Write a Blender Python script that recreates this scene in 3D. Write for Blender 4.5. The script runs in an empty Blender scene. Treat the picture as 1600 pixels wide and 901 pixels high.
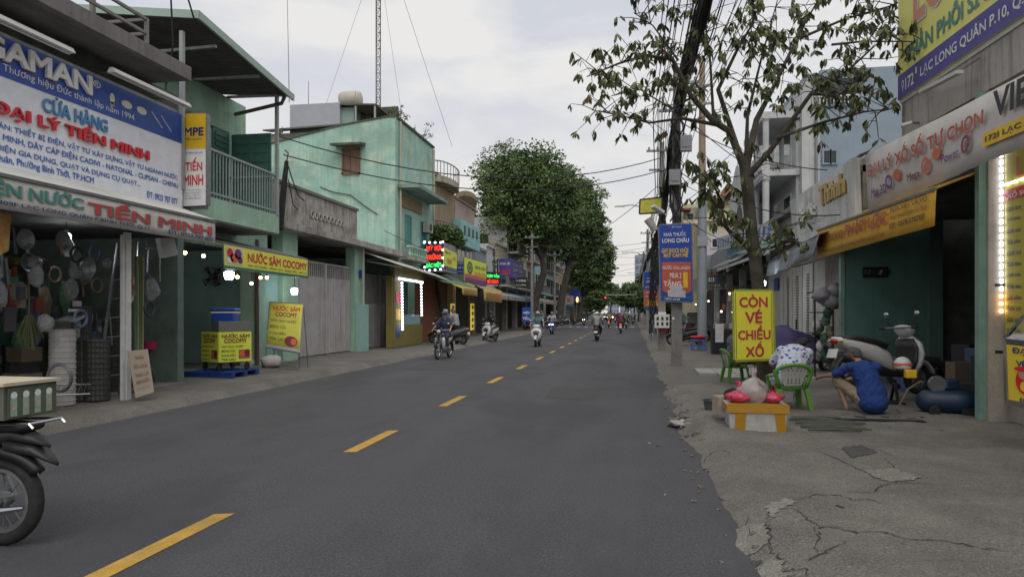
import bpy, math, random, numpy as np
from mathutils import Vector, Matrix, Euler
random.seed(7)
R = math.radians
S = bpy.context.scene
COL = S.collection
# ---------------------------------------------------------------- camera
FPX, HORIZ, CAMH = 1110.0, 488.0, 1.6
YAW = R(9.61)
cam = bpy.data.objects.new('camera', bpy.data.cameras.new('camera'))
COL.objects.link(cam)
cam.data.sensor_width = 36.0
cam.data.lens = 36.0 * FPX / 1600.0
cam.data.shift_y = (HORIZ - 450.5) / 1600.0
cam.data.clip_start = 0.05
cam.data.clip_end = 3000
cam.location = (0, 0, CAMH)
cam.rotation_euler = (R(90), 0, YAW)
S.camera = cam
# ---------------------------------------------------------------- sky, sun, exposure
S.view_settings.view_transform = 'Standard'
S.view_settings.look = 'None'
S.view_settings.exposure = 0.0
S.view_settings.gamma = 1.0
W = bpy.data.worlds.new('World'); S.world = W; W.use_nodes = True
nt = W.node_tree; nt.nodes.clear()
SUN_EL, SUN_AZ = R(55), R(165)
out = nt.nodes.new('ShaderNodeOutputWorld')
bg = nt.nodes.new('ShaderNodeBackground'); bg.inputs[1].default_value = 0.1
sky = nt.nodes.new('ShaderNodeTexSky'); sky.sky_type = 'NISHITA'; sky.sun_disc = False
sky.sun_elevation = SUN_EL; sky.sun_rotation = SUN_AZ; sky.dust_density = 3.0; sky.air_density = 1.0
tc = nt.nodes.new('ShaderNodeTexCoord')
mp = nt.nodes.new('ShaderNodeMapping'); mp.inputs['Scale'].default_value = (1.0, 1.0, 2.6)
mp.inputs['Rotation'].default_value = (0, 0, 0.6)
nz = nt.nodes.new('ShaderNodeTexNoise'); nz.inputs['Scale'].default_value = 2.9; nz.inputs['Detail'].default_value = 8
nz.inputs['Roughness'].default_value = 0.55; nz.inputs['Distortion'].default_value = 0.5
cr = nt.nodes.new('ShaderNodeValToRGB')
cr.color_ramp.elements[0].position = 0.40; cr.color_ramp.elements[0].color = (6.9, 7.1, 7.7, 1)
cr.color_ramp.elements[1].position = 0.57; cr.color_ramp.elements[1].color = (9.2, 9.0, 8.7, 1)
sp = nt.nodes.new('ShaderNodeSeparateXYZ')
hr = nt.nodes.new('ShaderNodeValToRGB')       # warm towards the horizon all round
hr.color_ramp.elements[0].position = 0.0; hr.color_ramp.elements[0].color = (9.3, 8.75, 7.8, 1)
hr.color_ramp.elements[1].position = 0.30; hr.color_ramp.elements[1].color = (8.6, 8.5, 8.4, 1)
hm = nt.nodes.new('ShaderNodeMapRange'); hm.inputs[1].default_value = 0.0; hm.inputs[2].default_value = 0.38
hm.inputs[3].default_value = 0.8; hm.inputs[4].default_value = 0.05
mx1 = nt.nodes.new('ShaderNodeMix'); mx1.data_type = 'RGBA'
mx2 = nt.nodes.new('ShaderNodeMix'); mx2.data_type = 'RGBA'; mx2.inputs[0].default_value = 0.88
L = nt.links.new
L(tc.outputs['Generated'], mp.inputs[0]); L(mp.outputs[0], nz.inputs[0]); L(nz.outputs[0], cr.inputs[0])
L(tc.outputs['Generated'], sp.inputs[0]); L(sp.outputs[2], hr.inputs[0]); L(sp.outputs[2], hm.inputs[0])
L(hm.outputs[0], mx1.inputs[0]); L(cr.outputs[0], mx1.inputs[6]); L(hr.outputs[0], mx1.inputs[7])
L(sky.outputs[0], mx2.inputs[6]); L(mx1.outputs[2], mx2.inputs[7])
L(mx2.outputs[2], bg.inputs[0]); L(bg.outputs[0], out.inputs[0])
sl = bpy.data.lights.new('sun', 'SUN'); sl.energy = 1.5; sl.angle = R(50); sl.color = (1.0, 0.96, 0.9)
so = bpy.data.objects.new('sun', sl); COL.objects.link(so)
_sd = Vector((math.cos(SUN_EL) * math.sin(SUN_AZ), math.cos(SUN_EL) * math.cos(SUN_AZ), math.sin(SUN_EL)))
so.rotation_euler = _sd.to_track_quat('Z', 'Y').to_euler()
so.location = _sd * 60
# ---------------------------------------------------------------- survey: a point seen at (u, v) of the photo, on a known plane of the place
_c, _s = math.cos(YAW), math.sin(YAW)
def P(u, v, X=None, Y=None, Z=None, d=None):
    t = (u - 800.0) / FPX; k = (HORIZ - v) / FPX
    if X is not None: d = X / (_c * t - _s)
    elif Y is not None: d = Y / (_c + _s * t)
    elif Z is not None: d = (Z - CAMH) / k
    return Vector((d * (_c * t - _s), d * (_c + _s * t), CAMH + d * k))
# ---------------------------------------------------------------- mesh helpers
def origin_of(o):
    p = Vector((0, 0, 0))
    while o is not None:
        p += o.location; o = o.parent
    return p
def tag(o, label=None, cat=None, group=None, kind=None):
    if label: o['label'] = label
    if cat: o['category'] = cat
    if group: o['group'] = group
    if kind: o['kind'] = kind
    return o
def thing(name, label, cat, loc=(0, 0, 0), group=None):
    o = bpy.data.objects.new(name, None); o.empty_display_size = 0.2
    o.location = loc; COL.objects.link(o)
    return tag(o, label, cat, group)
class MB:
    def __init__(s): s.v = []; s.f = []
    def add(s, vs, fs):
        b = len(s.v); s.v += [Vector(p) for p in vs]; s.f += [tuple(b + i for i in f) for f in fs]; return s
    def hexa(s, p):                     # 0-3 bottom ring, 4-7 top ring
        return s.add(p, [(3, 2, 1, 0), (4, 5, 6, 7), (0, 1, 5, 4), (1, 2, 6, 5), (2, 3, 7, 6), (3, 0, 4, 7)])
    def box(s, a, b):                   # two opposite corners
        (x0, y0, z0), (x1, y1, z1) = a, b
        x0, x1 = min(x0, x1), max(x0, x1); y0, y1 = min(y0, y1), max(y0, y1); z0, z1 = min(z0, z1), max(z0, z1)
        return s.hexa([(x0, y0, z0), (x1, y0, z0), (x1, y1, z0), (x0, y1, z0), (x0, y0, z1), (x1, y0, z1), (x1, y1, z1), (x0, y1, z1)])
    def cbox(s, c, d, rz=0.0, rx=0.0, ry=0.0):  # centre, full size
        m = Euler((rx, ry, rz)).to_matrix(); c = Vector(c); h = Vector(d) / 2
        return s.hexa([c + m @ Vector((sx * h.x, sy * h.y, sz * h.z)) for sz in (-1, 1) for sx, sy in ((-1, -1), (1, -1), (1, 1), (-1, 1))])
    def slab(s, a, b, c, d, t):         # quad a b c d extruded by vector t
        t = Vector(t); a, b, c, d = map(Vector, (a, b, c, d))
        return s.hexa([a, b, c, d, a + t, b + t, c + t, d + t])
    def bar(s, p, q, w, h=None):        # rectangular bar
        p, q = Vector(p), Vector(q); h = h or w; z = (q - p).normalized()
        x = z.cross(Vector((0, 0, 1))); x = x.normalized() if x.length > 1e-3 else Vector((1, 0, 0))
        y = z.cross(x).normalized(); x = x * w / 2; y = y * h / 2
        return s.hexa([p - x - y, p + x - y, p + x + y, p - x + y, q - x - y, q + x - y, q + x + y, q - x + y])
    def loft(s, rings, cap=True, closed=True):
        n = len(rings[0]); b = len(s.v)
        for r in rings: s.v += [Vector(p) for p in r]
        for i in range(len(rings) - 1):
            for j in range(n if closed else n - 1):
                k = (j + 1) % n
                s.f.append((b + i * n + j, b + i * n + k, b + (i + 1) * n + k, b + (i + 1) * n + j))
        if cap:
            s.f.append(tuple(b + j for j in reversed(range(n)))); m = b + (len(rings) - 1) * n
            s.f.append(tuple(m + j for j in range(n)))
        return s
    def cyl(s, p, q, r, r2=None, n=10, cap=True):
        return s.tube([p, q], [r, r if r2 is None else r2], n, cap)
    def tube(s, pts, r, n=6, cap=True):
        pts = [Vector(p) for p in pts]; m = len(pts)
        rr = r if isinstance(r, (list, tuple)) else [r] * m
        rings = []; X = None
        for i, p in enumerate(pts):
            t = (pts[min(i + 1, m - 1)] - pts[max(i - 1, 0)])
            t = t.normalized() if t.length > 1e-6 else Vector((0, 0, 1))
            if X is None:
                X = t.cross(Vector((0, 0, 1)))
                if X.length < 1e-2: X = t.cross(Vector((1, 0, 0)))
            X = (X - t * X.dot(t)).normalized(); Yv = t.cross(X)
            rings.append([p + (X * math.cos(2 * math.pi * j / n) + Yv * math.sin(2 * math.pi * j / n)) * rr[i] for j in range(n)])
        return s.loft(rings, cap)
    def ball(s, c, r, n=12, m=8, rot=None):
        c = Vector(c); r = (r, r, r) if not hasattr(r, '__len__') else r
        rot = rot or Matrix.Identity(3); rings = []
        for i in range(1, m):
            a = math.pi * i / m
            rings.append([c + rot @ Vector((r[0] * math.sin(a) * math.cos(2 * math.pi * j / n), r[1] * math.sin(a) * math.sin(2 * math.pi * j / n), -r[2] * math.cos(a))) for j in range(n)])
        b = len(s.v); s.loft(rings, cap=False)
        s.v += [c + rot @ Vector((0, 0, -r[2])), c + rot @ Vector((0, 0, r[2]))]; lo, hi = len(s.v) - 2, len(s.v) - 1
        e = b + (m - 2) * n
        for j in range(n):
            k = (j + 1) % n
            s.f.append((lo, b + k, b + j)); s.f.append((hi, e + j, e + k))
        return s
    def capsule(s, p, q, r0, r1, n=10):
        p, q = Vector(p), Vector(q); d = (q - p)
        if d.length < 1e-5: return s.ball(p, r0)
        d.normalize(); pts = []; rs = []
        for a in (85, 60, 30): pts.append(p - d * r0 * math.sin(R(a))); rs.append(r0 * math.cos(R(a)))
        for k in range(5): pts.append(p.lerp(q, k / 4)); rs.append(r0 + (r1 - r0) * k / 4)
        for a in (30, 60, 85): pts.append(q + d * r1 * math.sin(R(a))); rs.append(r1 * math.cos(R(a)))
        return s.tube(pts, rs, n)
    def lathe(s, prof, c=(0, 0, 0), n=16, axis='z', cap=True):
        c = Vector(c); rings = []
        for r, h in prof:
            ring = []
            for j in range(n):
                a = 2 * math.pi * j / n; x, y = r * math.cos(a), r * math.sin(a)
                ring.append(c + (Vector((x, y, h)) if axis == 'z' else Vector((h, x, y)) if axis == 'x' else Vector((y, h, x))))
            rings.append(ring)
        return s.loft(rings, cap)
    def torus(s, c, R0, r, axis='x', n=24, m=8):
        c = Vector(c); rings = []
        for i in range(n + 1):
            a = 2 * math.pi * i / n; ring = []
            for j in range(m):
                b = 2 * math.pi * j / m; rad = R0 + r * math.cos(b); h = r * math.sin(b)
                x, y = rad * math.cos(a), rad * math.sin(a)
                ring.append(c + (Vector((h, x, y)) if axis == 'x' else Vector((x, y, h)) if axis == 'z' else Vector((x, h, y))))
            rings.append(ring)
        return s.loft(rings, cap=False)
    def mesh(s, name, off=Vector((0, 0, 0))):
        me = bpy.data.meshes.new(name)
        me.from_pydata([tuple(p - off) for p in s.v], [], s.f); me.update(); return me
    def build(s, name, mat, parent=None, smooth=False, bevel=0.0):
        if parent is None:
            xs = [p.x for p in s.v]; ys = [p.y for p in s.v]; zs = [p.z for p in s.v]
            off = Vector(((min(xs) + max(xs)) / 2, (min(ys) + max(ys)) / 2, min(zs)))
        else: off = origin_of(parent)
        me = s.mesh(name, off); me.materials.append(mat)
        if smooth:
            me.polygons.foreach_set('use_smooth', [True] * len(me.polygons))
        o = bpy.data.objects.new(name, me); COL.objects.link(o)
        if parent is None: o.location = off
        else: o.parent = parent
        if bevel:
            b = o.modifiers.new('bevel', 'BEVEL'); b.width = bevel; b.segments = 2; b.limit_method = 'ANGLE'
        return o
def ring(y, zc, hw, hh, n=14, e=2.6, x=0.0, lean=0.0):      # super-ellipse section across the y axis
    pts = []
    for j in range(n):
        a = 2 * math.pi * (j + .5) / n; ca, sa = math.cos(a), math.sin(a)
        px = hw * math.copysign(abs(ca) ** (2 / e), ca); pz = hh * math.copysign(abs(sa) ** (2 / e), sa)
        pts.append((x + px, y + lean * pz, zc + pz))
    return pts
def children(o): return [c for c in bpy.data.objects if c.parent == o]
_kids = {}
def copy_tree(root, loc, rz=0.0, label=None, recolor=None, lean=None, skip=()):
    tree = _kids.get(root.name)
    if tree is None:
        tree = [(c, children(c)) for c in children(root)]; _kids[root.name] = tree
    def cp(o, par):
        n = o.copy(); COL.objects.link(n); n.parent = par
        if recolor and n.type == 'MESH' and n.data.materials and n.data.materials[0] and n.data.materials[0].name in recolor:
            n.material_slots[0].link = 'OBJECT'; n.material_slots[0].material = recolor[o.data.materials[0].name]
        return n
    r = root.copy(); COL.objects.link(r); r.location = loc
    r.rotation_euler = (0, lean or 0, rz)
    if label: r['label'] = label
    for c, gs in tree:
        if c.name.split('.')[0] in skip: continue
        n = cp(c, r)
        for g in gs: cp(g, n)
    return r
# ---------------------------------------------------------------- materials
MATS = {}
def mat(name, col, rough=0.7, var=0.25, scale=6.0, bump=0.15, metal=0.0, dirt=0.0, dirtcol=(0.03, 0.028, 0.024), streak=0.0,
        emit=0.0, fine=0.0, fsc=150, lanes=0.0, alpha=1.0, trans=0.0, coat=0.0, col2=None, bscale=None, patch=None):
    if name in MATS: return MATS[name]
    m = bpy.data.materials.new(name); m.use_nodes = True; MATS[name] = m
    t = m.node_tree; N = t.nodes; b = N['Principled BSDF']; Lk = t.links.new
    b.inputs['Roughness'].default_value = rough; b.inputs['Metallic'].default_value = metal
    if coat: b.inputs['Coat Weight'].default_value = coat; b.inputs['Coat Roughness'].default_value = 0.15
    if trans: b.inputs['Transmission Weight'].default_value = trans; b.inputs['IOR'].default_value = 1.2
    if alpha < 1: b.inputs['Alpha'].default_value = alpha
    tc = N.new('ShaderNodeTexCoord'); co = tc.outputs['Object']
    n1 = N.new('ShaderNodeTexNoise'); n1.inputs['Scale'].default_value = scale; n1.inputs['Detail'].default_value = 6; n1.inputs['Roughness'].default_value = .62
    Lk(co, n1.inputs[0])
    mixc = N.new('ShaderNodeMix'); mixc.data_type = 'RGBA'
    c = Vector(col); c2 = Vector(col2) if col2 else None
    a = c * (1 - var); bb = c2 if c2 else c * (1 + var * .6)
    mixc.inputs[6].default_value = (*a, 1); mixc.inputs[7].default_value = (*bb, 1)
    mr = N.new('ShaderNodeMapRange'); mr.inputs[1].default_value = .3; mr.inputs[2].default_value = .7
    Lk(n1.outputs[0], mr.inputs[0]); Lk(mr.outputs[0], mixc.inputs[0]); cur = mixc.outputs[2]
    def over(fac, color):
        nonlocal cur
        mx = N.new('ShaderNodeMix'); mx.data_type = 'RGBA'; Lk(fac, mx.inputs[0]); Lk(cur, mx.inputs[6]); mx.inputs[7].default_value = (*color, 1); cur = mx.outputs[2]
    def noisefac(sc, lo, hi, amt, stretch=None, det=5):
        src = co
        if stretch:
            mp = N.new('ShaderNodeMapping'); mp.inputs['Scale'].default_value = stretch; Lk(co, mp.inputs[0]); src = mp.outputs[0]
        n = N.new('ShaderNodeTexNoise'); n.inputs['Scale'].default_value = sc; n.inputs['Detail'].default_value = det; n.inputs['Roughness'].default_value = .65; Lk(src, n.inputs[0])
        r = N.new('ShaderNodeMapRange'); r.inputs[1].default_value = lo; r.inputs[2].default_value = hi; r.inputs[4].default_value = amt; Lk(n.outputs[0], r.inputs[0]); return r.outputs[0]
    if patch: over(noisefac(1.1, .5, .62, .75), patch)
    if fine: over(noisefac(fsc, .5, .62, fine), tuple(min(1, x * 1.9 + .06) for x in col)); over(noisefac(fsc * .62, .52, .62, fine), tuple(x * .3 for x in col))
    if lanes: over(noisefac(1, .42, .62, lanes, (1.1, .04, 1)), tuple(x * 1.35 for x in col)); over(noisefac(.5, .5, .6, lanes, (1, .35, 1)), tuple(x * .72 for x in col))
    if dirt: over(noisefac(scale * .35 + .4, .48, .72, dirt), dirtcol)
    if streak: over(noisefac(2.2, .5, .75, streak, (4.0, 4.0, .25)), dirtcol)
    Lk(cur, b.inputs['Base Color'])
    if bump:
        bn = N.new('ShaderNodeBump'); bn.inputs['Strength'].default_value = min(1, bump * 2.2); bn.inputs['Distance'].default_value = .01
        n3 = N.new('ShaderNodeTexNoise'); n3.inputs['Scale'].default_value = bscale or scale * 6; n3.inputs['Detail'].default_value = 5; Lk(co, n3.inputs[0])
        Lk(n3.outputs[0], bn.inputs['Height']); Lk(bn.outputs[0], b.inputs['Normal'])
    if emit:
        b.inputs['Emission Color'].default_value = (*col, 1); b.inputs['Emission Strength'].default_value = emit
    return m
def paint(name, col, rough=.45, **k): return mat(name, col, rough, k.pop('var', .12), k.pop('scale', 5), k.pop('bump', .04), **k)
white = paint('white_paint', (.62, .62, .6), dirt=.25, dirtcol=(.2, .19, .17))
black = paint('black_plastic', (.018, .018, .02), .4)
rubber = mat('rubber', (.02, .02, .021), .85, .3, 20, .2, dirt=.3, dirtcol=(.07, .06, .05))
chrome = mat('chrome', (.5, .5, .52), .22, .1, 8, .03, metal=1)
steel = mat('dull_steel', (.24, .25, .26), .45, .2, 8, .08, metal=.7, dirt=.3)
concrete = mat('concrete', (.24, .235, .22), .9, .25, 3, .3, dirt=.4, streak=.4, fine=.3)
pole_conc = mat('pole_concrete', (.22, .21, .195), .9, .25, 4, .3, dirt=.3, fine=.4)
glass = mat('window_glass', (.03, .04, .045), .12, .3, 1.5, .02)
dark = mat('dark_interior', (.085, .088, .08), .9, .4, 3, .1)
cable = mat('cable', (.016, .016, .017), .7, .3, 9, .05)
wood = mat('wood', (.2, .12, .06), .7, .3, 4, .1, streak=.3)
skin = mat('skin', (.42, .24, .16), .55, .12, 8, .06)
hair_m = mat('black_hair', (.012, .011, .01), .6, .3, 40, .3)
red_ink = paint('red_ink', (.6, .02, .03)); blue_ink = paint('blue_ink', (.015, .07, .4)); white_ink = paint('white_ink', (.75, .75, .75))
navy_ink = paint('navy_ink', (.03, .03, .16)); green_ink = paint('green_ink', (.02, .2, .14)); dkgreen_ink = paint('dark_green_ink', (.05, .14, .03))
yellow_ink = paint('yellow_ink', (.8, .5, .03)); black_ink = paint('black_ink', (.02, .02, .02)); maroon_ink = paint('maroon_ink', (.2, .02, .05)); orange_ink = paint('orange_ink', (.6, .14, .06))
purple_ink = paint('purple_ink', (.16, .03, .22)); grey_ink = paint('grey_ink', (.3, .3, .32)); sky_ink = paint('sky_blue_ink', (.06, .25, .5))
led_w = mat('white_led', (.75, .8, 1), emit=4); led_r = mat('red_led', (1, .03, .015), emit=2.4); led_g = mat('green_led', (.05, 1, .18), emit=1.6)
warm_b = mat('warm_bulb', (1, .62, .28), emit=14); cool_b = mat('cool_bulb', (.9, .95, 1), emit=24); headlamp = mat('lit_headlamp', (1, .97, .9), emit=12); tail_m = mat('lit_tail_lamp', (1, .06, .03), emit=2.6)
lit_y = mat('backlit_yellow', (.95, .75, .1), emit=.35)
# ---------------------------------------------------------------- lettering and signs
_tc = {}

def glyphs(s, bold):
    """outline loops of the lettering, thickened, each outer loop filled with its own holes"""
    key = (s, bold)
    if key in _tc: return _tc[key]
    cu = bpy.data.curves.new('lettering', 'FONT'); cu.body = s; cu.resolution_u = 3; cu.fill_mode = 'NONE'
    o = bpy.data.objects.new('lettering', cu); me = o.to_mesh()
    V = [(v.co.x, v.co.y) for v in me.vertices]; nb = {}
    for e in me.edges:
        a, b = e.vertices; nb.setdefault(a, []).append(b); nb.setdefault(b, []).append(a)
    order = {}
    for e in me.edges: order[e.vertices[0]] = e.vertices[1]
    o.to_mesh_clear(); bpy.data.objects.remove(o); bpy.data.curves.remove(cu)
    loops = []; seen = set()
    for st in sorted(nb):
        if st in seen: continue
        lp = [st]; seen.add(st); cur = order.get(st, nb[st][0])
        if len(nb[st]) > 1 and order.get(st) is None: cur = nb[st][0]
        while cur not in seen:
            lp.append(cur); seen.add(cur); nx = [q for q in nb[cur] if q not in seen]
            if not nx: break
            cur = nx[0]
        pts = []
        for i in lp:
            if not pts or (V[i][0] - pts[-1][0]) ** 2 + (V[i][1] - pts[-1][1]) ** 2 > 4e-5: pts.append(V[i])
        if len(pts) > 2: loops.append(pts)
    def area(l): return sum(l[i - 1][0] * l[i][1] - l[i][0] * l[i - 1][1] for i in range(len(l))) / 2
    def inside(p, l):
        c = False
        for i in range(len(l)):
            (x1, y1), (x2, y2) = l[i - 1], l[i]
            if (y1 > p[1]) != (y2 > p[1]) and p[0] < (x2 - x1) * (p[1] - y1) / (y2 - y1) + x1: c = not c
        return c
    def fat(l, hole):
        if not bold: return l
        out = []; n = len(l); sg = (1 if area(l) > 0 else -1) * (-1 if hole else 1); bold_ = min(bold, .032)
        for i in range(n):
            ax, ay = l[i][0] - l[i - 1][0], l[i][1] - l[i - 1][1]; bx, by = l[(i + 1) % n][0] - l[i][0], l[(i + 1) % n][1] - l[i][1]
            la, lb = math.hypot(ax, ay) or 1, math.hypot(bx, by) or 1
            n1 = (ay / la * sg, -ax / la * sg); n2 = (by / lb * sg, -bx / lb * sg); m = (n1[0] + n2[0], n1[1] + n2[1]); q = m[0] * n1[0] + m[1] * n1[1]
            k = bold_ * min(1 / max(q, .5), 1.6); out.append((l[i][0] + m[0] * k, l[i][1] + m[1] * k))
        return out
    ar_ = [abs(area(l)) for l in loops]; bb = [(min(p[0] for p in l), max(p[0] for p in l)) for l in loops]
    par = [[j for j in range(len(loops)) if ar_[j] > ar_[i] and bb[j][0] <= bb[i][0] and bb[j][1] >= bb[i][1] and all(inside(p, loops[j]) for p in l)] for i, l in enumerate(loops)]
    oi = [i for i in range(len(loops)) if len(par[i]) % 2 == 0]; outer = [loops[i] for i in oi]; own = [[] for _ in oi]
    for i in range(len(loops)):
        if len(par[i]) % 2: j = min(par[i], key=lambda q: ar_[q]); own[oi.index(j)].append(loops[i]) if j in oi else None
    from mathutils.geometry import tessellate_polygon
    OV, OF, OZ = [], [], []
    for k, l in enumerate(outer):
        polys = [fat(l, False)] + [fat(h, True) for h in own[k]]
        b = len(OV)
        for tr in range(2):
            fl = [q for p in polys for q in p]; tri = tessellate_polygon([[Vector((x, y, 0)) for x, y in p] for p in polys])
            ta = sum(abs((fl[t[1]][0] - fl[t[0]][0]) * (fl[t[2]][1] - fl[t[0]][1]) - (fl[t[2]][0] - fl[t[0]][0]) * (fl[t[1]][1] - fl[t[0]][1])) for t in tri) / 2
            pa = abs(area(polys[0])) - sum(abs(area(p)) for p in polys[1:])
            if abs(ta - pa) < .02 * pa: break

            polys = [l] + own[k]
        for p in polys: OV += p; OZ += [(k % 3) * .0006] * len(p)
        for t in tri:
            (x0, y0), (x1, y1), (x2, y2) = OV[b + t[0]], OV[b + t[1]], OV[b + t[2]]
            ar = (x1 - x0) * (y2 - y0) - (x2 - x0) * (y1 - y0)
            OF.append(tuple(b + i for i in (t if ar > 0 else t[::-1])))
    x0 = min(v[0] for v in OV); x1 = max(v[0] for v in OV); y0 = min(v[1] for v in OV); y1 = max(v[1] for v in OV)
    _tc[key] = ([((v[0] - x0) / (x1 - x0), (v[1] - y0) / (y1 - y0), z) for v, z in zip(OV, OZ)], OF)
    return _tc[key]
class Sign:
    def __init__(s, TL, TR, BL, BR, root, mt, thick=.06, name='panel', wave=0.0, k=3.0, res=1, frame=None, ph=0.0, fw=.03):
        s.c = [Vector(p) for p in (TL, TR, BL, BR)]; s.root = root; s.wave = wave; s.k = k; s.ph = ph
        TL, TR, BL, BR = s.c; s.N = (TR - TL).cross(TL - BL).normalized()
        mb = MB(); n = max(res, int(12 * k) if wave else res); rows = 3 if wave else 1
        for side in (0, 1):
            b = len(mb.v)
            for j in range(rows + 1):
                for i in range(n + 1): mb.v.append(s.at(i / n, j / rows) - s.N * (thick * side + .001))
            for j in range(rows):
                for i in range(n):
                    q = (b + j * (n + 1) + i, b + j * (n + 1) + i + 1, b + (j + 1) * (n + 1) + i + 1, b + (j + 1) * (n + 1) + i)
                    mb.f.append(q if side else q[::-1])
        H = (rows + 1) * (n + 1)
        for i in range(n):
            mb.f.append((i, i + 1, H + i + 1, H + i)); e = rows * (n + 1); mb.f.append((e + i + 1, e + i, H + e + i, H + e + i + 1))
        for j in range(rows):
            a = j * (n + 1); b2 = a + n + 1; mb.f.append((b2, a, H + a, H + b2)); mb.f.append((a + n, b2 + n, H + b2 + n, H + a + n))
        s.panel = mb.build(name, mt, root, smooth=bool(wave))
        if frame:
            f = MB()
            for p, q in ((TL, TR), (TR, BR), (BR, BL), (BL, TL)): f.bar(p - s.N * thick / 2, q - s.N * thick / 2, fw, thick + fw)
            f.build('frame', frame, root)
    def at(s, u, v):
        TL, TR, BL, BR = s.c
        p = TL.lerp(TR, u).lerp(BL.lerp(BR, u), v)
        if s.wave: p = p + s.N * s.wave * (math.sin(u * s.k * 6.28 + v * 2 + s.ph) + .4 * math.sin(u * s.k * 15 + s.ph)) * (.3 + .7 * v)
        return p
    def text(s, t, u0, v0, u1, v1, mt, bold=.0, off=.006, name='lettering', shadow=None, depth=0.0):
        V, F = glyphs(t, bold)
        def put(dx, dy, o2, m2, nm):
            mb = MB(); pts = [s.at(u0 + (u1 - u0) * x + dx, v1 + (v0 - v1) * y + dy) + s.N * (o2 + z) for x, y, z in V]
            mb.add(pts, F)
            if depth:
                e = {}
                for f in F:
                    for a, b in zip(f, f[1:] + f[:1]): e[(a, b)] = 1
                n = len(V); mb.v += [p - s.N * depth for p in pts]
                for (a, b) in e:
                    if (b, a) not in e: mb.f.append((b, a, a + n, b + n))
            return mb.build(nm, m2, s.root)
        if shadow: put(.004, .01, off - .003, shadow, 'lettering_shadow')
        return put(0, 0, off + depth, mt, name)
    def rect(s, u0, v0, u1, v1, mt, off=.003, name='colour_band', n=1):
        n = max(n, int(12 * s.k * (u1 - u0)) if s.wave else 1); mb = MB()
        for i in range(n):
            a = u0 + (u1 - u0) * i / n; b = u0 + (u1 - u0) * (i + 1) / n
            mb.add([s.at(a, v1) + s.N * off, s.at(b, v1) + s.N * off, s.at(b, v0) + s.N * off, s.at(a, v0) + s.N * off], [(0, 1, 2, 3)])
        return mb.build(name, mt, s.root)
    def blob(s, cu, cv, ru, rv, mt, off=.004, name='emblem', n=18, inner=0.0):
        mb = MB(); pts = [s.at(cu + ru * math.cos(6.2832 * j / n), cv - rv * math.sin(6.2832 * j / n)) + s.N * off for j in range(n)]
        if inner:
            q = [s.at(cu + ru * inner * math.cos(6.2832 * j / n), cv - rv * inner * math.sin(6.2832 * j / n)) + s.N * off for j in range(n)]
            mb.add(pts + q, [(j, (j + 1) % n, n + (j + 1) % n, n + j) for j in range(n)])
        else: mb.add(pts, [tuple(range(n))])
        return mb.build(name, mt, s.root)
# ================================================================ GROUND
asph = mat('asphalt', (.058, .057, .064), .82, .16, 1.2, .6, fine=.6, fsc=62, lanes=.6, dirt=.25, dirtcol=(.055, .054, .056), bscale=70)
pave = mat('worn_concrete_pavement', (.152, .141, .125), .9, .36, 1.3, .6, fine=.55, fsc=75, dirt=.6, dirtcol=(.075, .07, .062), bscale=45, patch=(.115, .11, .105))
earth = mat('bare_ground', (.1, .095, .085), .95, .3, 1, .3)
MB().add([(-500, -60, -.05), (500, -60, -.05), (500, 1600, -.05), (-500, 1600, -.05)], [(0, 1, 2, 3)]).build('ground', earth)['kind'] = 'structure'
road = MB().add([(-7.6, -15, 0), (.85, -15, 0), (.85, 420, 0), (-7.6, 420, 0)], [(0, 1, 2, 3)]).build('road', asph); road['kind'] = 'structure'
ylane = mat('worn_yellow_road_paint', (.5, .3, .045), .8, .18, 5, .3, fine=.35, dirt=.5, dirtcol=(.12, .1, .06), bscale=60)
wlane = mat('worn_white_road_paint', (.42, .42, .41), .8, .18, 5, .2, dirt=.5, dirtcol=(.1, .1, .1))
def dash(y):
    x = -3.2 - .07
    return MB().add([(x, y, .004), (x + .15, y + .03, .004), (x + .15, y + 1.55, .004), (x, y + 1.5, .004)], [(0, 1, 2, 3)]).build('lane_dash', ylane, road)
for k in range(-1, 18): dash(3.66 + 4.04 * k)
for k in range(9):
    x = -7.0 + k * .85
    MB().add([(x, 78, .004), (x + .42, 78, .004), (x + .42, 81, .004), (x, 81, .004)], [(0, 1, 2, 3)]).build('crosswalk_bar', wlane, road)
def vnoise(x, y, seed=0):
    def h(i, j): return (np.sin(i * 127.1 + j * 311.7 + seed * 74.7) * 43758.5453) % 1
    i, j = np.floor(x), np.floor(y); fx, fy = x - i, y - j; fx = fx * fx * (3 - 2 * fx); fy = fy * fy * (3 - 2 * fy)
    return (h(i, j) * (1 - fx) + h(i + 1, j) * fx) * (1 - fy) + (h(i, j + 1) * (1 - fx) + h(i + 1, j + 1) * fx) * fy
def fbm(x, y, s=0): return vnoise(x, y, s) * .55 + vnoise(x * 2.1, y * 2.1, s + 1) * .28 + vnoise(x * 4.3, y * 4.3, s + 2) * .17
def heightfield(name, xs, ys, f, m, kind='structure'):
    X, Y = np.meshgrid(xs, ys); Z = f(X, Y); n = len(xs)
    v = np.stack([X, Y, Z], -1).reshape(-1, 3); idx = np.arange(len(ys) * n).reshape(len(ys), n)
    F = np.stack([idx[:-1, :-1], idx[:-1, 1:], idx[1:, 1:], idx[1:, :-1]], -1).reshape(-1, 4)
    me = bpy.data.meshes.new(name); me.from_pydata(v.tolist(), [], F.tolist()); me.materials.append(m)
    me.polygons.foreach_set('use_smooth', [True] * len(me.polygons)); me.update()
    o = bpy.data.objects.new(name, me); COL.objects.link(o); o['kind'] = kind; return o
def sstep(a, b, x): t = np.clip((x - a) / (b - a), 0, 1); return t * t * (3 - 2 * t)
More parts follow.
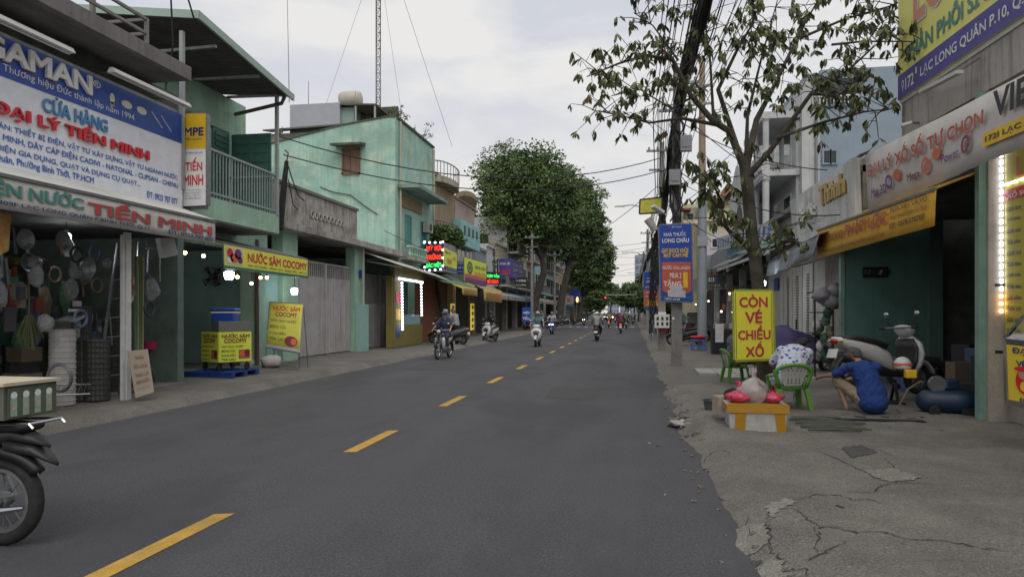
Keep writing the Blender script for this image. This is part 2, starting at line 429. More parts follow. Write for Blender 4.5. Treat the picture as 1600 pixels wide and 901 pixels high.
def left_h(X, Y):
    e = -7.42 + (fbm(Y * .8, Y * 0 + 3, 5) - .5) * .14
    k = sstep(0, .32, e - X)
    return -.03 + .15 * k + .03 * sstep(.3, 2.6, e - X) + (fbm(X * 2, Y * 2, 9) - .5) * .035 * k
heightfield('pavement', np.concatenate([np.arange(-16, -8.2, .6), np.arange(-8.2, -7.1, .06)]), np.concatenate([np.arange(-6, 34, .12), np.arange(34, 240, 1.2)]), left_h, pave)
SP = [[(520, 450), (580, 415), (640, 390), (740, 360), (820, 365), (900, 390), (960, 390), (1020, 408)], [(860, 350), (970, 352), (1010, 328), (1090, 318), (1170, 315), (1230, 322)],
      [(530, 450), (540, 500), (545, 560), (600, 600), (605, 640), (690, 655), (700, 696)], [(640, 425), (700, 470), (750, 500), (830, 505), (900, 525), (1000, 520), (1100, 550), (1250, 560), (1420, 590), (1600, 610)],
      [(850, 560), (780, 590), (720, 615), (690, 640)], [(730, 500), (745, 530), (725, 600)], [(830, 180), (870, 165), (920, 175), (1000, 180), (1060, 205)], [(250, 190), (300, 160), (350, 165), (385, 190)],
      [(215, 215), (240, 290), (330, 320), (380, 345)], [(440, 400), (455, 500), (420, 560), (500, 590)], [(650, 660), (560, 670), (500, 640)], [(1000, 300), (940, 265), (880, 240), (700, 160)], [(1040, 320), (1130, 290), (1060, 255), (1020, 205)]]
def right_h(X, Y):
    e = .60 + (fbm(Y * 1.1, Y * 0 + 7, 2) - .5) * .30 + np.clip(4.8 - Y, 0, 3) * .12
    k = sstep(-.02, .42, X - e)
    root = np.exp(-((X - 1.05) ** 2 / .12 + (Y - 10.1) ** 2 / .8)) * .10 * (.4 + fbm(X * 6, Y * 6, 4)) + np.exp(-((X - .85) ** 2 / .06 + (Y - 13.5) ** 2 / 1.5)) * .07 * fbm(X * 7, Y * 5, 6)
    st = np.floor(fbm(X * .9, Y * .9, 21) * 5) * .008
    return -.03 + .12 * k + (fbm(X * 1.7, Y * 1.7, 3) - .5) * .05 * k + (fbm(X * 9, Y * 9, 8) - .5) * .012 * k + st * k + root + .02 * sstep(0, 3, X - e)
rp = heightfield('pavement', np.concatenate([np.arange(.3, 2.6, .03), np.arange(2.6, 5.6, .06), np.arange(5.6, 9.5, .5)]), np.arange(1.0, 16, .04), right_h, pave)
heightfield('pavement', np.concatenate([np.arange(.3, 1.6, .06), np.arange(1.6, 9.5, .5)]), np.concatenate([np.arange(15.96, 34, .12), np.arange(34, 240, 1.2)]), right_h, pave)
crackm = mat('crack_dirt', (.05, .044, .036), .95, .4, 12, .2)
for pl in SP:
    mb = MB(); pts = []
    for (a, b), (a2, b2) in zip(pl, pl[1:]):
        for k in range(8):
            t = k / 8; p = P(1000 + (a + (a2 - a) * t) / 2.667, 640 + (b + (b2 - b) * t) / 2.667, Z=.1)
            pts.append(p + Vector((random.uniform(-.018, .018), random.uniform(-.018, .018), 0)))
    n = len(pts)
    for i, p in enumerate(pts):
        p.z = float(right_h(np.array(p.x), np.array(p.y)))
        w = random.uniform(.0015, .0065) * (.3 + min(1, min(i, n - 1 - i) / 6)); d = (pts[min(i + 1, n - 1)] - pts[max(i - 1, 0)]); q = Vector((-d.y, d.x, 0)).normalized() * w
        mb.v += [p - q + Vector((0, 0, .006)), p + q + Vector((0, 0, .006))]
        if i: b = 2 * i; mb.f.append((b - 2, b, b + 1, b - 1))
    mb.build('crack', crackm, rp)
light_tile = mat('pale_floor_tile', (.36, .36, .34), .7, .15, 3, .1, dirt=.5, dirtcol=(.16, .155, .14))
for i in range(8):
    for j in range(5):
        x0 = 1.55 + i * .42 + (j > 3) * .0; y0 = 16.1 + j * .52
        if x0 + .4 < 5.0 and not (i < 1 and j < 2): MB().box((x0, y0, .09), (x0 + .405, y0 + .505, .185)).build('paving_tile', light_tile, rp)
litter = mat('litter', (.4, .38, .34), .8)
for i in range(26):
    x, y = random.choice([(random.uniform(.6, 4.6), random.uniform(4, 13)), (random.uniform(.2, .9), random.uniform(4, 24))]); z = float(right_h(np.array(x), np.array(y)))
    if x < .7: z = max(z, 0)
    tag(MB().cbox((x, y, z + .006), (random.uniform(.02, .09), random.uniform(.008, .02), .006), random.uniform(0, 3)).build('litter', random.choice([litter, wood, crackm])), 'small scrap of litter or dry twig lying on the right-hand pavement', 'litter', 'scraps of litter on the right pavement')
for k in range(9):    # broken kerb stones by the root
    x, y = .75 + random.uniform(-.2, .35), 9.6 + k * .22; mb = MB().ball((x, y, .06), (random.uniform(.08, .2), random.uniform(.07, .14), random.uniform(.04, .08)), 7, 5)
    for p in mb.v: p += Vector((random.uniform(-.03, .03), random.uniform(-.03, .03), random.uniform(-.02, .02)))
    tag(mb.build('broken_concrete', pave), '%s broken kerb lump from the near end, by the foam box' % ('first', 'second', 'third', 'fourth', 'fifth', 'sixth', 'seventh', 'eighth', 'ninth')[k], 'rubble', 'broken kerb lumps at the right road edge')
# ================================================================ LEFT ROW
teal = mat('aged_teal_render', (.335, .54, .455), .88, .24, .8, .25, dirt=.45, dirtcol=(.21, .27, .22), streak=.6, patch=(.5, .62, .49))
teal2 = mat('teal_wall_paint', (.2, .34, .3), .8, .15, 1.2, .12, dirt=.25, dirtcol=(.12, .17, .15), streak=.2)
ltgreen = mat('light_green_render', (.36, .55, .42), .85, .18, 1.5, .15, dirt=.4, dirtcol=(.15, .19, .15), streak=.35)
grime = mat('grimy_plaster', (.42, .39, .35), .92, .35, 2.2, .3, dirt=.8, dirtcol=(.06, .055, .05), streak=.8)
slabm = mat('grey_slab', (.2, .19, .18), .9, .2, 2, .2, dirt=.4, streak=.4)
rust_roof = mat('rusty_roof_sheet', (.13, .12, .11), .8, .3, 2, .15, dirt=.5, dirtcol=(.07, .05, .04))
shutter_m = mat('grey_steel_shutter', (.42, .41, .4), .6, .15, 2, .1, dirt=.35, dirtcol=(.12, .09, .07), streak=.45)
green_sh = mat('green_painted_shutter', (.06, .17, .135), .6, .2, 3, .08, dirt=.2, streak=.2)
canvas_w = mat('off_white_canvas', (.62, .61, .57), .85, .12, 2, .1, dirt=.35, dirtcol=(.25, .24, .2), streak=.3)
def wall(name, a, b, m, parent): return MB().box(a, b).build(name, m, parent)
def shutter_window(parent, X, y0, y1, z0, z1, m, frame_m=None, leaves=2, depth=.05):
    w = MB().box((X, y0 - .06, z0 - .06), (X + depth, y1 + .06, z0)).box((X, y0 - .06, z1), (X + depth, y1 + .06, z1 + .06)).box((X, y0 - .06, z0), (X + depth, y0, z1)).box((X, y1, z0), (X + depth, y1 + .06, z1)).build('window', frame_m or m, parent)
    n = leaves
    for k in range(n):
        a = y0 + (y1 - y0) * k / n + .01; b = y0 + (y1 - y0) * (k + 1) / n - .01
        mb = MB().box((X - .02, a, z0), (X + .012, b, z1))
        q = int((z1 - z0) / .1)
        for i in range(q):
            z = z0 + .06 + (z1 - z0 - .12) * i / q; mb.hexa([(X + .012, a + .05, z), (X + .035, a + .05, z), (X + .035, b - .05, z), (X + .012, b - .05, z), (X + .012, a + .05, z + .06), (X + .016, a + .05, z + .06), (X + .016, b - .05, z + .06), (X + .012, b - .05, z + .06)])
        mb.build('shutter_leaf', m, w)
    return w
# ---- L1 the electrical and plumbing shop
t = thing('shop_building', 'hardware shop building with grey roof slab above its big blue and white signboard', 'building', (-11, 9, 0))
wall('floor_slab', (-16, 2, .02), (-9.0, 13.3, .17), slabm, t)
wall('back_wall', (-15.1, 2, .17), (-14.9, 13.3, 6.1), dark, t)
wall('party_wall', (-14.9, 13.3, .1), (-9.25, 13.5, 6.1), mat('dim_green_wall', (.17, .23, .2), .85, .3, 1.5, .1, dirt=.5), t)
wall('upper_wall', (-9.6, 2, 3.3), (-9.25, 13.3, 6.07), mat('dark_olive_wall', (.09, .1, .08), .9, .4, 2, .15, dirt=.6), t)
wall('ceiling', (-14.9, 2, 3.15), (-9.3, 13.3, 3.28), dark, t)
roof = wall('roof_slab', (-12.5, 2, 6.07), (-8.4, 12.5, 6.33), slabm, t)
MB().box((-12.5, 2, 6.33), (-9.4, 12.2, 6.6)).build('roof_kerb', slabm, t)
rl = MB(); rail_m = paint('weathered_rail', (.17, .16, .15), dirt=.4)
for z in (6.98, 6.72): rl.bar((-8.8, 5, z), (-8.8, 11.75, z), .05)
rl.bar((-8.8, 11.75, 6.98), (-9.9, 11.75, 6.98), .05).bar((-8.8, 11.75, 6.72), (-9.9, 11.75, 6.72), .05)
for y in (7.1, 9.4, 11.75): rl.bar((-8.8, y, 6.33), (-8.8, y, 7.0), .06)
for y in (8.6, 10.9): rl.bar((-9.2, y, 6.33), (-9.2, y, 8.5), .07)
for y in (6.6, 8.6): rl.bar((-9.2, y, 7.6), (-9.2, y + 2.3, 7.6), .05)
rl.build('roof_railing', rail_m, t)
s = Sign((-9, 6.3, 5.6), (-9, 13.1, 5.6), (-9, 6.3, 3.65), (-9, 13.1, 3.65), thing('signboard', 'large blue and white raised-letter signboard over the hardware shop', 'signboard', (-9.1, 9.7, 3.65)), paint('signboard_white', (.78, .8, .86)), .12, frame=steel)
s.rect(0, 0, 1, .3, paint('signboard_blue', (.012, .07, .36)), .004)
s.text('MEGAMAN', .215, .02, .632, .185, white_ink, .03, .012, depth=.05, name='raised_letters', shadow=maroon_ink)
s.blob(.655, .06, .013, .03, white_ink, .008, inner=.75); s.text('R', .649, .045, .661, .075, white_ink, .01, .008)
s.text('Thương hiệu Đức thành lập năm 1994', .385, .195, .79, .27, white_ink, .0, .008)
for cu, ru, rv in ((.708, .009, .05), (.762, .02, .035), (.82, .02, .035)): s.blob(cu, .13, ru, rv, paint('lamp_picture', (.7, .68, .6)), .008)
s.rect(.70, .16, .716, .2, grey_ink, .008); 
for a in (.86, .9):
    MB().bar(s.at(a, .1) + s.N * .01, s.at(a + .045, .22) + s.N * .01, .012).build('tube_picture', white_ink, s.root)
s.text('CỬA HÀNG', .487, .31, .69, .455, sky_ink, .02, .008, depth=.02)
s.text('ĐẠI LÝ TIẾN MINH', .355, .45, .845, .61, red_ink, .035, .012, depth=.04, name='raised_letters')
for txt, a, b, c, d in (('CHUYÊN BÁN: THIẾT BỊ ĐIỆN, VẬT TƯ XÂY DỰNG, VẬT TƯ NGÀNH NƯỚC', .275, .625, .975, .70), ('BÌNH MINH, DÂY CÁP ĐIỆN CADIVI - NATONAL - CLIPSAN - CHENLI', .33, .71, .978, .785),
                        ('ĐỒ ĐIỆN GIA DỤNG, QUẠT VÀ DỤNG CỤ QUẠT...', .33, .79, .815, .865), ('409F Lạc Long Quân, Phường Bình Thới, TP.HCM', .24, .875, .645, .95), ('ĐT: 0923 707 077', .84, .88, .975, .945)):
    s.text(txt, a, b, c, d, paint('sign_blue_text', (.03, .12, .42)), .02, .008)
# awning
aw = thing('awning', 'off-white fabric awning lettered in green and red under the big signboard', 'awning', (-8.5, 9, 2.93))
MB().slab((-8.0, 5.2, 3.38), (-8.0, 12.65, 3.38), (-9.05, 13.0, 3.72), (-9.05, 5.2, 3.72), (0, 0, .02)).build('canopy_cloth', canvas_w, aw)
MB().bar((-8.0, 5.2, 3.37), (-8.0, 12.68, 3.37), .045).bar((-8.0, 12.65, 3.36), (-9.05, 13.0, 3.7), .04).build('frame', steel, aw)
MB().slab((-8.0, 12.66, 2.93), (-8.9, 12.95, 3.3), (-8.9, 12.95, 3.66), (-8.0, 12.66, 3.37), (0, -.01, 0)).build('end_flap', canvas_w, aw)
s = Sign((-8, 5.2, 3.36), (-8, 12.65, 3.36), (-8, 5.2, 2.93), (-8, 12.65, 2.93), aw, canvas_w, .012, 'valance', wave=.008, k=2)
def yf(u, X, y0, y1): return (P(u, 400, X=X).y - y0) / (y1 - y0)
f8 = lambda u: yf(u, -8, 5.2, 12.65)
s.text('ĐIỆN NƯỚC', .30, .08, f8(128), .68, paint('faded_green', (.05, .25, .2)), .03, .02, shadow=grey_ink)
s.text('TIẾN MINH', f8(135), .05, f8(329), .66, paint('awning_red', (.5, .05, .06)), .04, .02, shadow=green_ink)
s.text('409F LẠC LONG QUÂN P.BÌNH THỚI, Q.11', .355, .70, f8(232), .9, navy_ink, .015, .02)
s.text('ĐT: 0923.797.077', f8(262), .72, f8(332), .9, navy_ink, .015, .02)
# perpendicular box sign
x0, x1 = -9.07, -8.54
r = thing('hanging_box_sign', 'narrow white box sign with yellow top, TIẾN MINH in red, beside the balcony', 'sign', (-8.8, 13.25, 3.75))
s = Sign((x0, 13.2, 5.66), (x1, 13.2, 5.64), (x0, 13.2, 3.77), (x1, 13.2, 3.78), r, paint('box_sign_white', (.8, .79, .76)), .14, frame=steel, fw=.012)
s.rect(0, .0, 1, .38, paint('box_sign_yellow', (.75, .48, .02)), .004)
s.text('MPE', .08, .15, .9, .24, navy_ink, .04, .008); s.text('ĐIỆN QUANG', .1, .26, .85, .29, navy_ink, .0, .008); s.text('CỬA HÀNG ĐIỆN NƯỚC', .1, .41, .88, .44, blue_ink, 0, .008)
s.text('TIẾN', .14, .475, .84, .62, red_ink, .02, .008); s.text('MINH', .07, .665, .88, .78, red_ink, .02, .008)
for k, a in enumerate((.82, .85, .88, .91)): s.text(('THIẾT BỊ ĐIỆN', 'VẬT TƯ NƯỚC', 'ĐÈN - QUẠT', 'ĐT 0923 707 077')[k], .12, a, .8, a + .018, blue_ink, 0, .008)
for k, (y0, y1) in enumerate(((6.9, 9.75), (10.6, 12.7))):
    r = thing('tube_lamp', ('unlit fluorescent strip above the blue sign at the frame edge', 'unlit fluorescent strip above the right end of the blue sign')[k], 'lamp', (-8.6, (y0 + y1) / 2, 5.62))
    MB().hexa([(-8.68, y0, 5.62), (-8.52, y0, 5.62), (-8.52, y1, 5.62), (-8.68, y1, 5.62), (-8.63, y0, 5.7), (-8.57, y0, 5.7), (-8.57, y1, 5.7), (-8.63, y1, 5.7)]).build('reflector', paint('lamp_white', (.7, .7, .68)), r)
    MB().cyl((-8.6, y0 + .04, 5.6), (-8.6, y1 - .04, 5.6), .014).build('tube', white, r)
    b = MB()
    for y in (y0 + .3, y1 - .3): b.bar((-8.6, y, 5.68), (-9.3, y, 5.76), .02)
    b.build('bracket', steel, r)
# shop interior goods
hw = ['shelf_box', 'paint_tin', 'jar']
shelfm = paint('shelf_metal', (.09, .09, .09)); goods_cols = [paint('goods_%d' % i, c, .6) for i, c in enumerate([(.2, .15, .1), (.32, .3, .26), (.08, .12, .22), (.3, .07, .04), (.07, .16, .09), (.4, .32, .08), (.45, .45, .45), (.04, .04, .05)])]
CN = {'goods_%d' % i: c for i, c in enumerate(('brown', 'beige', 'navy', 'rust red', 'dark green', 'mustard', 'pale grey', 'black'))}
def ordw(n):
    o = 'first second third fourth fifth sixth seventh eighth ninth tenth eleventh twelfth thirteenth fourteenth fifteenth sixteenth seventeenth eighteenth nineteenth'.split(); t = 'twentieth thirtieth fortieth fiftieth sixtieth seventieth eightieth ninetieth'.split(); tn = 'twenty thirty forty fifty sixty seventy eighty ninety'.split()
    return o[n - 1] if n < 20 else (t[n // 10 - 2] if n % 10 == 0 else tn[n // 10 - 2] + '-' + o[n % 10 - 1])
sh = thing('shelving', 'dark metal shelving full of hardware at the back of the shop', 'shelves', (-12.6, 9.2, .17))
fr = MB()
for y in np.arange(6.4, 12.9, 1.6): fr.bar((-12.3, y, .17), (-12.3, y, 2.95), .04).bar((-12.9, y, .17), (-12.9, y, 2.95), .04)
fr.build('upright', shelfm, sh)
for z in (.55, 1.05, 1.55, 2.05, 2.55): MB().box((-12.9, 6.4, z), (-12.3, 12.8, z + .03)).build('shelf', shelfm, sh)
for z in (.58, 1.08, 1.58, 2.08, 2.58):
    y = 6.5; nth = 0
    while y < 12.6:
        w = random.uniform(.1, .32); h = random.uniform(.12, .4); x = -12.5 + random.uniform(-.05, .1); m = random.choice(goods_cols)
        if random.random() < .4: o = MB().lathe([(w * .42, 0), (w * .45, .02), (w * .45, h * .8), (w * .3, h * .9), (w * .3, h)], (x, y + w / 2, z), 10).build('jar', m)
        else: o = MB().cbox((x, y + w / 2, z + h / 2), (.25, w * .9, h)).build('carton', m, bevel=.008)
        nth += 1; tag(o, '%s on the %s shelf of the hardware shop, %s from the left' % (CN[m.name] + (' jar' if o.name[0] == 'j' else ' carton'), {.58: 'lowest', 1.08: 'second', 1.58: 'middle', 2.08: 'fourth', 2.58: 'top'}[z], ordw(nth)), 'stock', 'stock on the hardware shop shelves'); y += w + random.uniform(.0, .04)
# stuff hanging under the awning: bags, coils, strainers, pans
plas = mat('clear_plastic_bag', (.4, .42, .43), .35, .2, 8, .5, alpha=.45)
def lumpy(mb, amt):
    for p in mb.v: p += Vector((random.uniform(-amt, amt), random.uniform(-amt, amt), random.uniform(-amt, amt)))
    return mb
k = 0
for i in range(84):
    y = 7.0 + i * .0645; x = random.uniform(-10.2, -8.6); z = random.uniform(1.5, 2.9); kind = random.choice('pbcsk'); h = random.uniform(.18, .38)
    m = random.choice(goods_cols)
    if kind == 'p': o = lumpy(MB().ball((x, y, z - h / 2), (.1, .12, h / 2), 9, 7), .015).build('hanging_bag', plas)
    elif kind == 'b': o = MB().cbox((x, y, z - h / 2), (.05, .16, h), random.uniform(-.5, .5)).build('hanging_packet', m)
    elif kind == 'c': o = MB().torus((x, y, z - .15), .13, .022, 'x', 18, 6).build('hanging_coil', random.choice([cable, goods_cols[0], goods_cols[2], goods_cols[7]]))
    elif kind == 's': o = MB().lathe([(.02, 0), (.1, .02), (.15, .07), (.155, .07), (.1, .0), (.02, -.02)], (x, y, z - .16), 14, 'x').build('hanging_strainer', steel)
    else: o = MB().cyl((x, y, z), (x, y + .05, z - .8 * h * 2), .013, .02).build('hanging_tool', random.choice([wood, steel, goods_cols[2]]))
    tag(o, '%s, %s from the left among the hardware hanging under the lettered awning' % ({'p': 'clear bag', 'b': 'flat packet', 'c': 'thin coil', 's': 'steel strainer', 'k': 'long tool'}[kind], ordw(i + 1)), 'stock', 'hardware hanging in the shop front'); k += 1
def hung(u, v, X): return P(u, v, X=X)
o = MB(); a, b, c, d = [P(*q, X=-8.35) for q in ((0, 400), (0, 330), (19, 333), (15, 392))]
o.slab(a, b, c, d, (-.12, 0, 0)); tag(o.build('orange_snack_bag', mat('orange_print', (.55, .16, .05), .4, .3, 5, .3, col2=(.5, .4, .1)), bevel=.02), 'orange and yellow plastic packet hanging at the far left under the awning', 'packet')
a, b, c, d = [P(*q, X=-8.9) for q in ((256, 403), (250, 372), (272, 372), (279, 398))]
tag(MB().slab(a, b, c, d, (-.1, 0, 0)).build('foam_box', mat('white_styrofoam', (.5, .5, .5), .8, .1, 20, .2)), 'pale foam box hanging below the right end of the awning lettering', 'box')
tag(MB().lathe([(.001, -.02), (.16, 0), (.17, .03), (.14, .05)], P(29, 457, X=-9.6), 20, 'x').build('wall_clock', paint('clock_grey', (.2, .2, .18))), 'round grey dish hanging in the dim left part of the shop', 'dish')
# leaning ladder, white post, buckets, mesh rolls, board, broom, hose
r = thing('step_ladder', 'dull metal ladder standing behind the white post of the hardware shop', 'ladder', (-8.9, 11.2, .17))
a0, a1 = P(186, 560, X=-8.9), P(205, 375, X=-8.9); b0, b1 = P(150, 560, X=-9.0), P(184, 380, X=-9.0)
for q, w in ((a0, a1), (b0, b1)): MB().bar((q.x, q.y, .17), w, .035).build('rail', steel, r)
for k in range(7):
    tt = (k + 1) / 8; MB().bar(Vector((b0.x, b0.y, .17)).lerp(b1, tt), Vector((a0.x, a0.y, .17)).lerp(a1, tt), .022).build('rung', steel, r)
tag(MB().box((-8.47, 10.72, .12), (-8.4, 10.83, 2.95)).box((-8.47, 10.65, .12), (-8.42, 10.70, 2.9)).build('awning_post', white), 'white painted steel post holding the awning front', 'post')
r = thing('bucket_stack', 'tall stack of white plastic buckets nested beside the mesh rolls', 'buckets', (-8.85, 9.85, .15))
wb = mat('white_plastic', (.42, .41, .4), .5, .12, 6, .05, dirt=.4, dirtcol=(.2, .18, .15))
for k in range(14):
    z = .15 + k * .085
    MB().lathe([(.18, z), (.186, z + .07), (.193, z + .072), (.194, z + .08), (.19, z + .0845), (.16, z + .0845)], (-8.85, 9.85, 0), 18).build('bucket', wb, r, smooth=False)
bk = lumpy(MB().lathe([(.14, 1.34), (.19, 1.42), (.2, 1.46), (.05, 1.5)], (-8.85, 9.85, 0), 12), .01).build('lid', dark, r)
o = lumpy(MB().cbox((-8.75, 9.95, 1.52), (.25, .4, .05), .3, .2).cbox((-8.85, 10.1, 1.58), (.2, .35, .04), .8, -.3), .01); tag(o.build('foil_bundle', mat('crumpled_foil', (.3, .31, .32), .3, .4, 12, .6, metal=.5)), 'crumpled shiny bundle lying on top of the bucket stack', 'bundle')
meshm = paint('black_mesh', (.045, .047, .05), .6)
for i, (x, y, rr, h, lb) in enumerate(((-8.75, 10.45, .2, 1.0, 'dark grey wire mesh roll standing between buckets and white post'), (-8.95, 10.35, .15, 1.55, 'taller dark mesh roll standing behind the short one'), (-9.3, 11.5, .16, 1.3, 'dark roll of netting behind the cardboard notice'))):
    r = thing('mesh_roll', lb, 'roll', (x, y, .15)); MB().lathe([(rr * .9, .15), (rr * .9, .15 + h)], (x, y, 0), 16).build('core', dark, r)
    g = MB()
    for k in range(12): z = .17 + k * (h - .04) / 11; g.torus((x, y, z), rr, .008, 'z', 16, 4)
    for k in range(20): a = k * .314; g.bar((x + rr * math.cos(a), y + rr * math.sin(a), .15), (x + rr * math.cos(a), y + rr * math.sin(a), .15 + h), .009)
    g.build('wire_grid', meshm, r)
A, B, C, D = P(200, 548, X=-8.25), P(231, 545, X=-8.15), P(241, 612, X=-7.98), P(212, 621, X=-8.1)
r = thing('cardboard_notice', 'brown cardboard notice with faded red lettering leaning on the white post', 'notice', (-8.1, 10.8, .12))
s = Sign(A, B, D, C, r, mat('cardboard', (.36, .31, .24), .9, .12, 4, .1, dirt=.3, dirtcol=(.2, .16, .12)), .012)
for txt, a in (('NHẬN', .1), ('SỬA CHỮA', .28), ('THÁO LẮP', .46), ('ĐIỆN NƯỚC', .63)): s.text(txt, .15 if a > .2 else .3, a, .85 if a > .2 else .7, a + .12, paint('faded_red_marker', (.3, .1, .08)), .01)
s.text('ĐT: 0923 707 077', .15, .8, .85, .86, grey_ink)
tag(MB().torus(P(92, 590, X=-8.4) , .2, .018, 'y', 24, 6).torus(P(92, 590, X=-8.4) + Vector((.03, -.03, 0)), .19, .016, 'y', 24, 6).torus(P(92, 590, X=-8.4) + Vector((-.02, .04, 0)), .21, .016, 'y', 24, 6).build('hose_coil', mat('grey_hose', (.14, .14, .15), .4, .2, 6, .05)), 'coil of grey hose leaning in front of the white bucket stack', 'hose')
r = thing('broom', 'straw broom with green skirt hanging head down in the dim shop', 'broom', (-9.0, 8.9, .9))
q = P(45, 500, X=-9.0); MB().cyl(q + Vector((0, 0, .7)), q + Vector((0, 0, .05)), .012).build('handle', wood, r)
g = MB()
for k in range(60):
    a = random.uniform(-.22, .22); bb = random.uniform(-.1, .1); g.tube([q + Vector((bb * .2, a * .2, .08)), q + Vector((bb, a, -.45 + abs(a)))], [.008, .004], 4)
g.build('bristles', mat('straw', (.2, .17, .08), .9, .4, 5, .1, col2=(.12, .2, .08)), r)['kind'] = 'stuff'
r = thing('wire_rack', 'low chrome wire rack lying on the pavement in front of the buckets', 'rack', (-8.0, 9.4, .14))
pts = [P(u, v, X=x) for u, v, x in ((60, 618, -8.3), (140, 615, -8.0), (142, 600, -8.3), (80, 600, -8.5), (60, 618, -8.3))]
for p in pts: p.z = max(p.z, .17)
MB().tube(pts, .012, 6).build('rim', chrome, r); g = MB()
for k in range(9): g.bar(pts[0].lerp(pts[1], k / 8), pts[3].lerp(pts[2], k / 8), .006)
g.build('wires', steel, r)
# ---- L2 green house with balcony
t = thing('balcony_house', 'light green two-storey house with steel-railed balcony and overhanging metal roof', 'house', (-11.5, 16, 0))
wall('floor_slab', (-15, 13.5, .03), (-10.0, 18.6, .15), concrete, t)
wall('far_side_wall', (-15, 18.5, .15), (-10.6, 18.7, 3.6), mat('dim_teal_room_wall', (.22, .36, .33), .8, .15, 1, .08, dirt=.35, dirtcol=(.09, .13, .12)), t)
wall('back_wall', (-15.2, 13.5, .15), (-15, 18.7, 3.6), dark, t)
wall('ceiling', (-15, 13.5, 3.35), (-10.4, 18.5, 3.6), dark, t)
wall('pier', (-10.62, 18.0, .12), (-10.25, 18.7, 3.6), ltgreen, t)
wall('side_panel', (-10.5, 18.7, .12), (-10.3, 19.5, 3.1), mat('pale_teal_panel', (.3, .5, .45), .8, .1, 2, .05, dirt=.3, dirtcol=(.2, .3, .27), streak=.3), t)
wall('lintel', (-10.6, 13.5, 3.3), (-10.2, 18.7, 4.1), ltgreen, t)
wall('balcony_slab', (-10.2, 13.4, 3.63), (-9.0, 17.1, 4.1), ltgreen, t)
wall('balcony_soffit', (-10.2, 13.42, 3.6), (-9.03, 17.08, 3.628), grime, t)
wall('upper_wall', (-10.6, 13.5, 4.1), (-10.4, 14.4, 7.2), ltgreen, t); wall('upper_wall', (-10.6, 17.1, 4.1), (-10.4, 17.9, 7.2), ltgreen, t)
wall('upper_wall', (-10.6, 14.4, 6.3), (-10.4, 17.1, 7.2), ltgreen, t); wall('upper_back_wall', (-14.2, 13.5, 4.1), (-14, 17.9, 7.4), dark, t)
wall('upper_side_wall', (-14, 17.75, 4.1), (-10.6, 17.9, 7.2), ltgreen, t)
for y0, y1 in ((14.4, 15.2), (16.4, 17.1)):
    sh2 = MB().box((-10.46, y0, 4.1), (-10.42, y1, 6.3)).build('door', green_sh, t); g = MB()
    for k in range(14): g.box((-10.42, y0 + .08, 4.3 + k * .14), (-10.395, y1 - .08, 4.38 + k * .14))
    g.build('louvre', green_sh, sh2)
lf = MB().box((-10.35, 17.12, 4.12), (-9.25, 17.17, 6.25)).build('open_shutter', green_sh, t); g = MB()
for k in range(2):
    for j in range(8): g.box((-10.3 + k * .55, 17.1, 4.3 + j * .24), (-9.85 + k * .55, 17.12, 4.45 + j * .24))
g.build('louvre', green_sh, lf)
rp2 = MB(); rm = paint('galvanised_rail', (.3, .34, .34), .5, dirt=.2)
rp2.bar((-9.03, 13.45, 5.15), (-9.03, 17.1, 5.12), .05).bar((-9.03, 13.45, 4.2), (-9.03, 17.1, 4.2), .04).bar((-9.03, 17.08, 5.12), (-10.4, 17.08, 5.12), .04)
rp2.build('handrail', rm, t)
for k in range(30): MB().bar((-9.03, 13.5 + k * .122, 4.1), (-9.03, 13.5 + k * .122, 5.12), .02).build('baluster', rm, t)
for y in (13.1, 17.0): wall('roof_post', (-9.05, y - .04, 4.1), (-8.97, y + .04, 7.3), paint('grey_post', (.3, .33, .33)), t)
q = [Vector((-8.6, 13.05, 7.58)), Vector((-8.6, 17.1, 7.12)), Vector((-13.8, 17.6, 7.7)), Vector((-13.8, 13.05, 8.2))]
g = MB(); n = 46
for k in range(n):
    a0, a1 = q[0].lerp(q[1], k / n), q[0].lerp(q[1], (k + .55) / n); b0, b1 = q[3].lerp(q[2], k / n), q[3].lerp(q[2], (k + .55) / n)
    g.slab(a0, a1, b1, b0, (0, 0, .03))
g.slab(*[p + Vector((0, 0, .028)) for p in q], (0, 0, .02)); g.build('roof_sheet', rust_roof, t)
MB().bar(q[0] + Vector((0, 0, 0)), q[1], .05, .16).bar(q[0] + Vector((.02, -.02, .0)), q[3], .05, .16).build('roof_trim', mat('pale_green_trim', (.32, .42, .36), .6, .1, 3, .05), t)
MB().tube([(-8.75, 16.9, 7.1), (-8.85, 16.95, 6.95), (-10.3, 17.2, 6.8)], .05, 8).build('gutter_pipe', paint('brown_pipe', (.12, .09, .08)), t)
MB().cyl((-10.18, 18.1, .14), (-10.18, 18.1, 3.6), .06).build('drain_pipe', paint('brown_pipe', (.12, .09, .08)), t)
g = MB()
for y in (13.8, 15.6, 17.0): g.bar((-10.4, y, 7.2), (-8.7, y, 7.25 - (y - 13) * .02), .06)
g.build('rafter', steel, t)
o = MB()
for pl in ([(-9.3, 13.0, 6.2), (-9.0, 12.8, 6.9), (-8.7, 12.2, 9)], [(-9.3, 13, 6.3), (-9.25, 12.9, 4.8)], [(-8.7, 13.1, 7.4), (-8.6, 12.6, 7.9), (-8.2, 12, 9)]): o.tube(pl, .018, 5)
tag(o.build('electric_cable', cable), 'loose black cables hanging off the slab corner beside the balcony roof', 'cable')
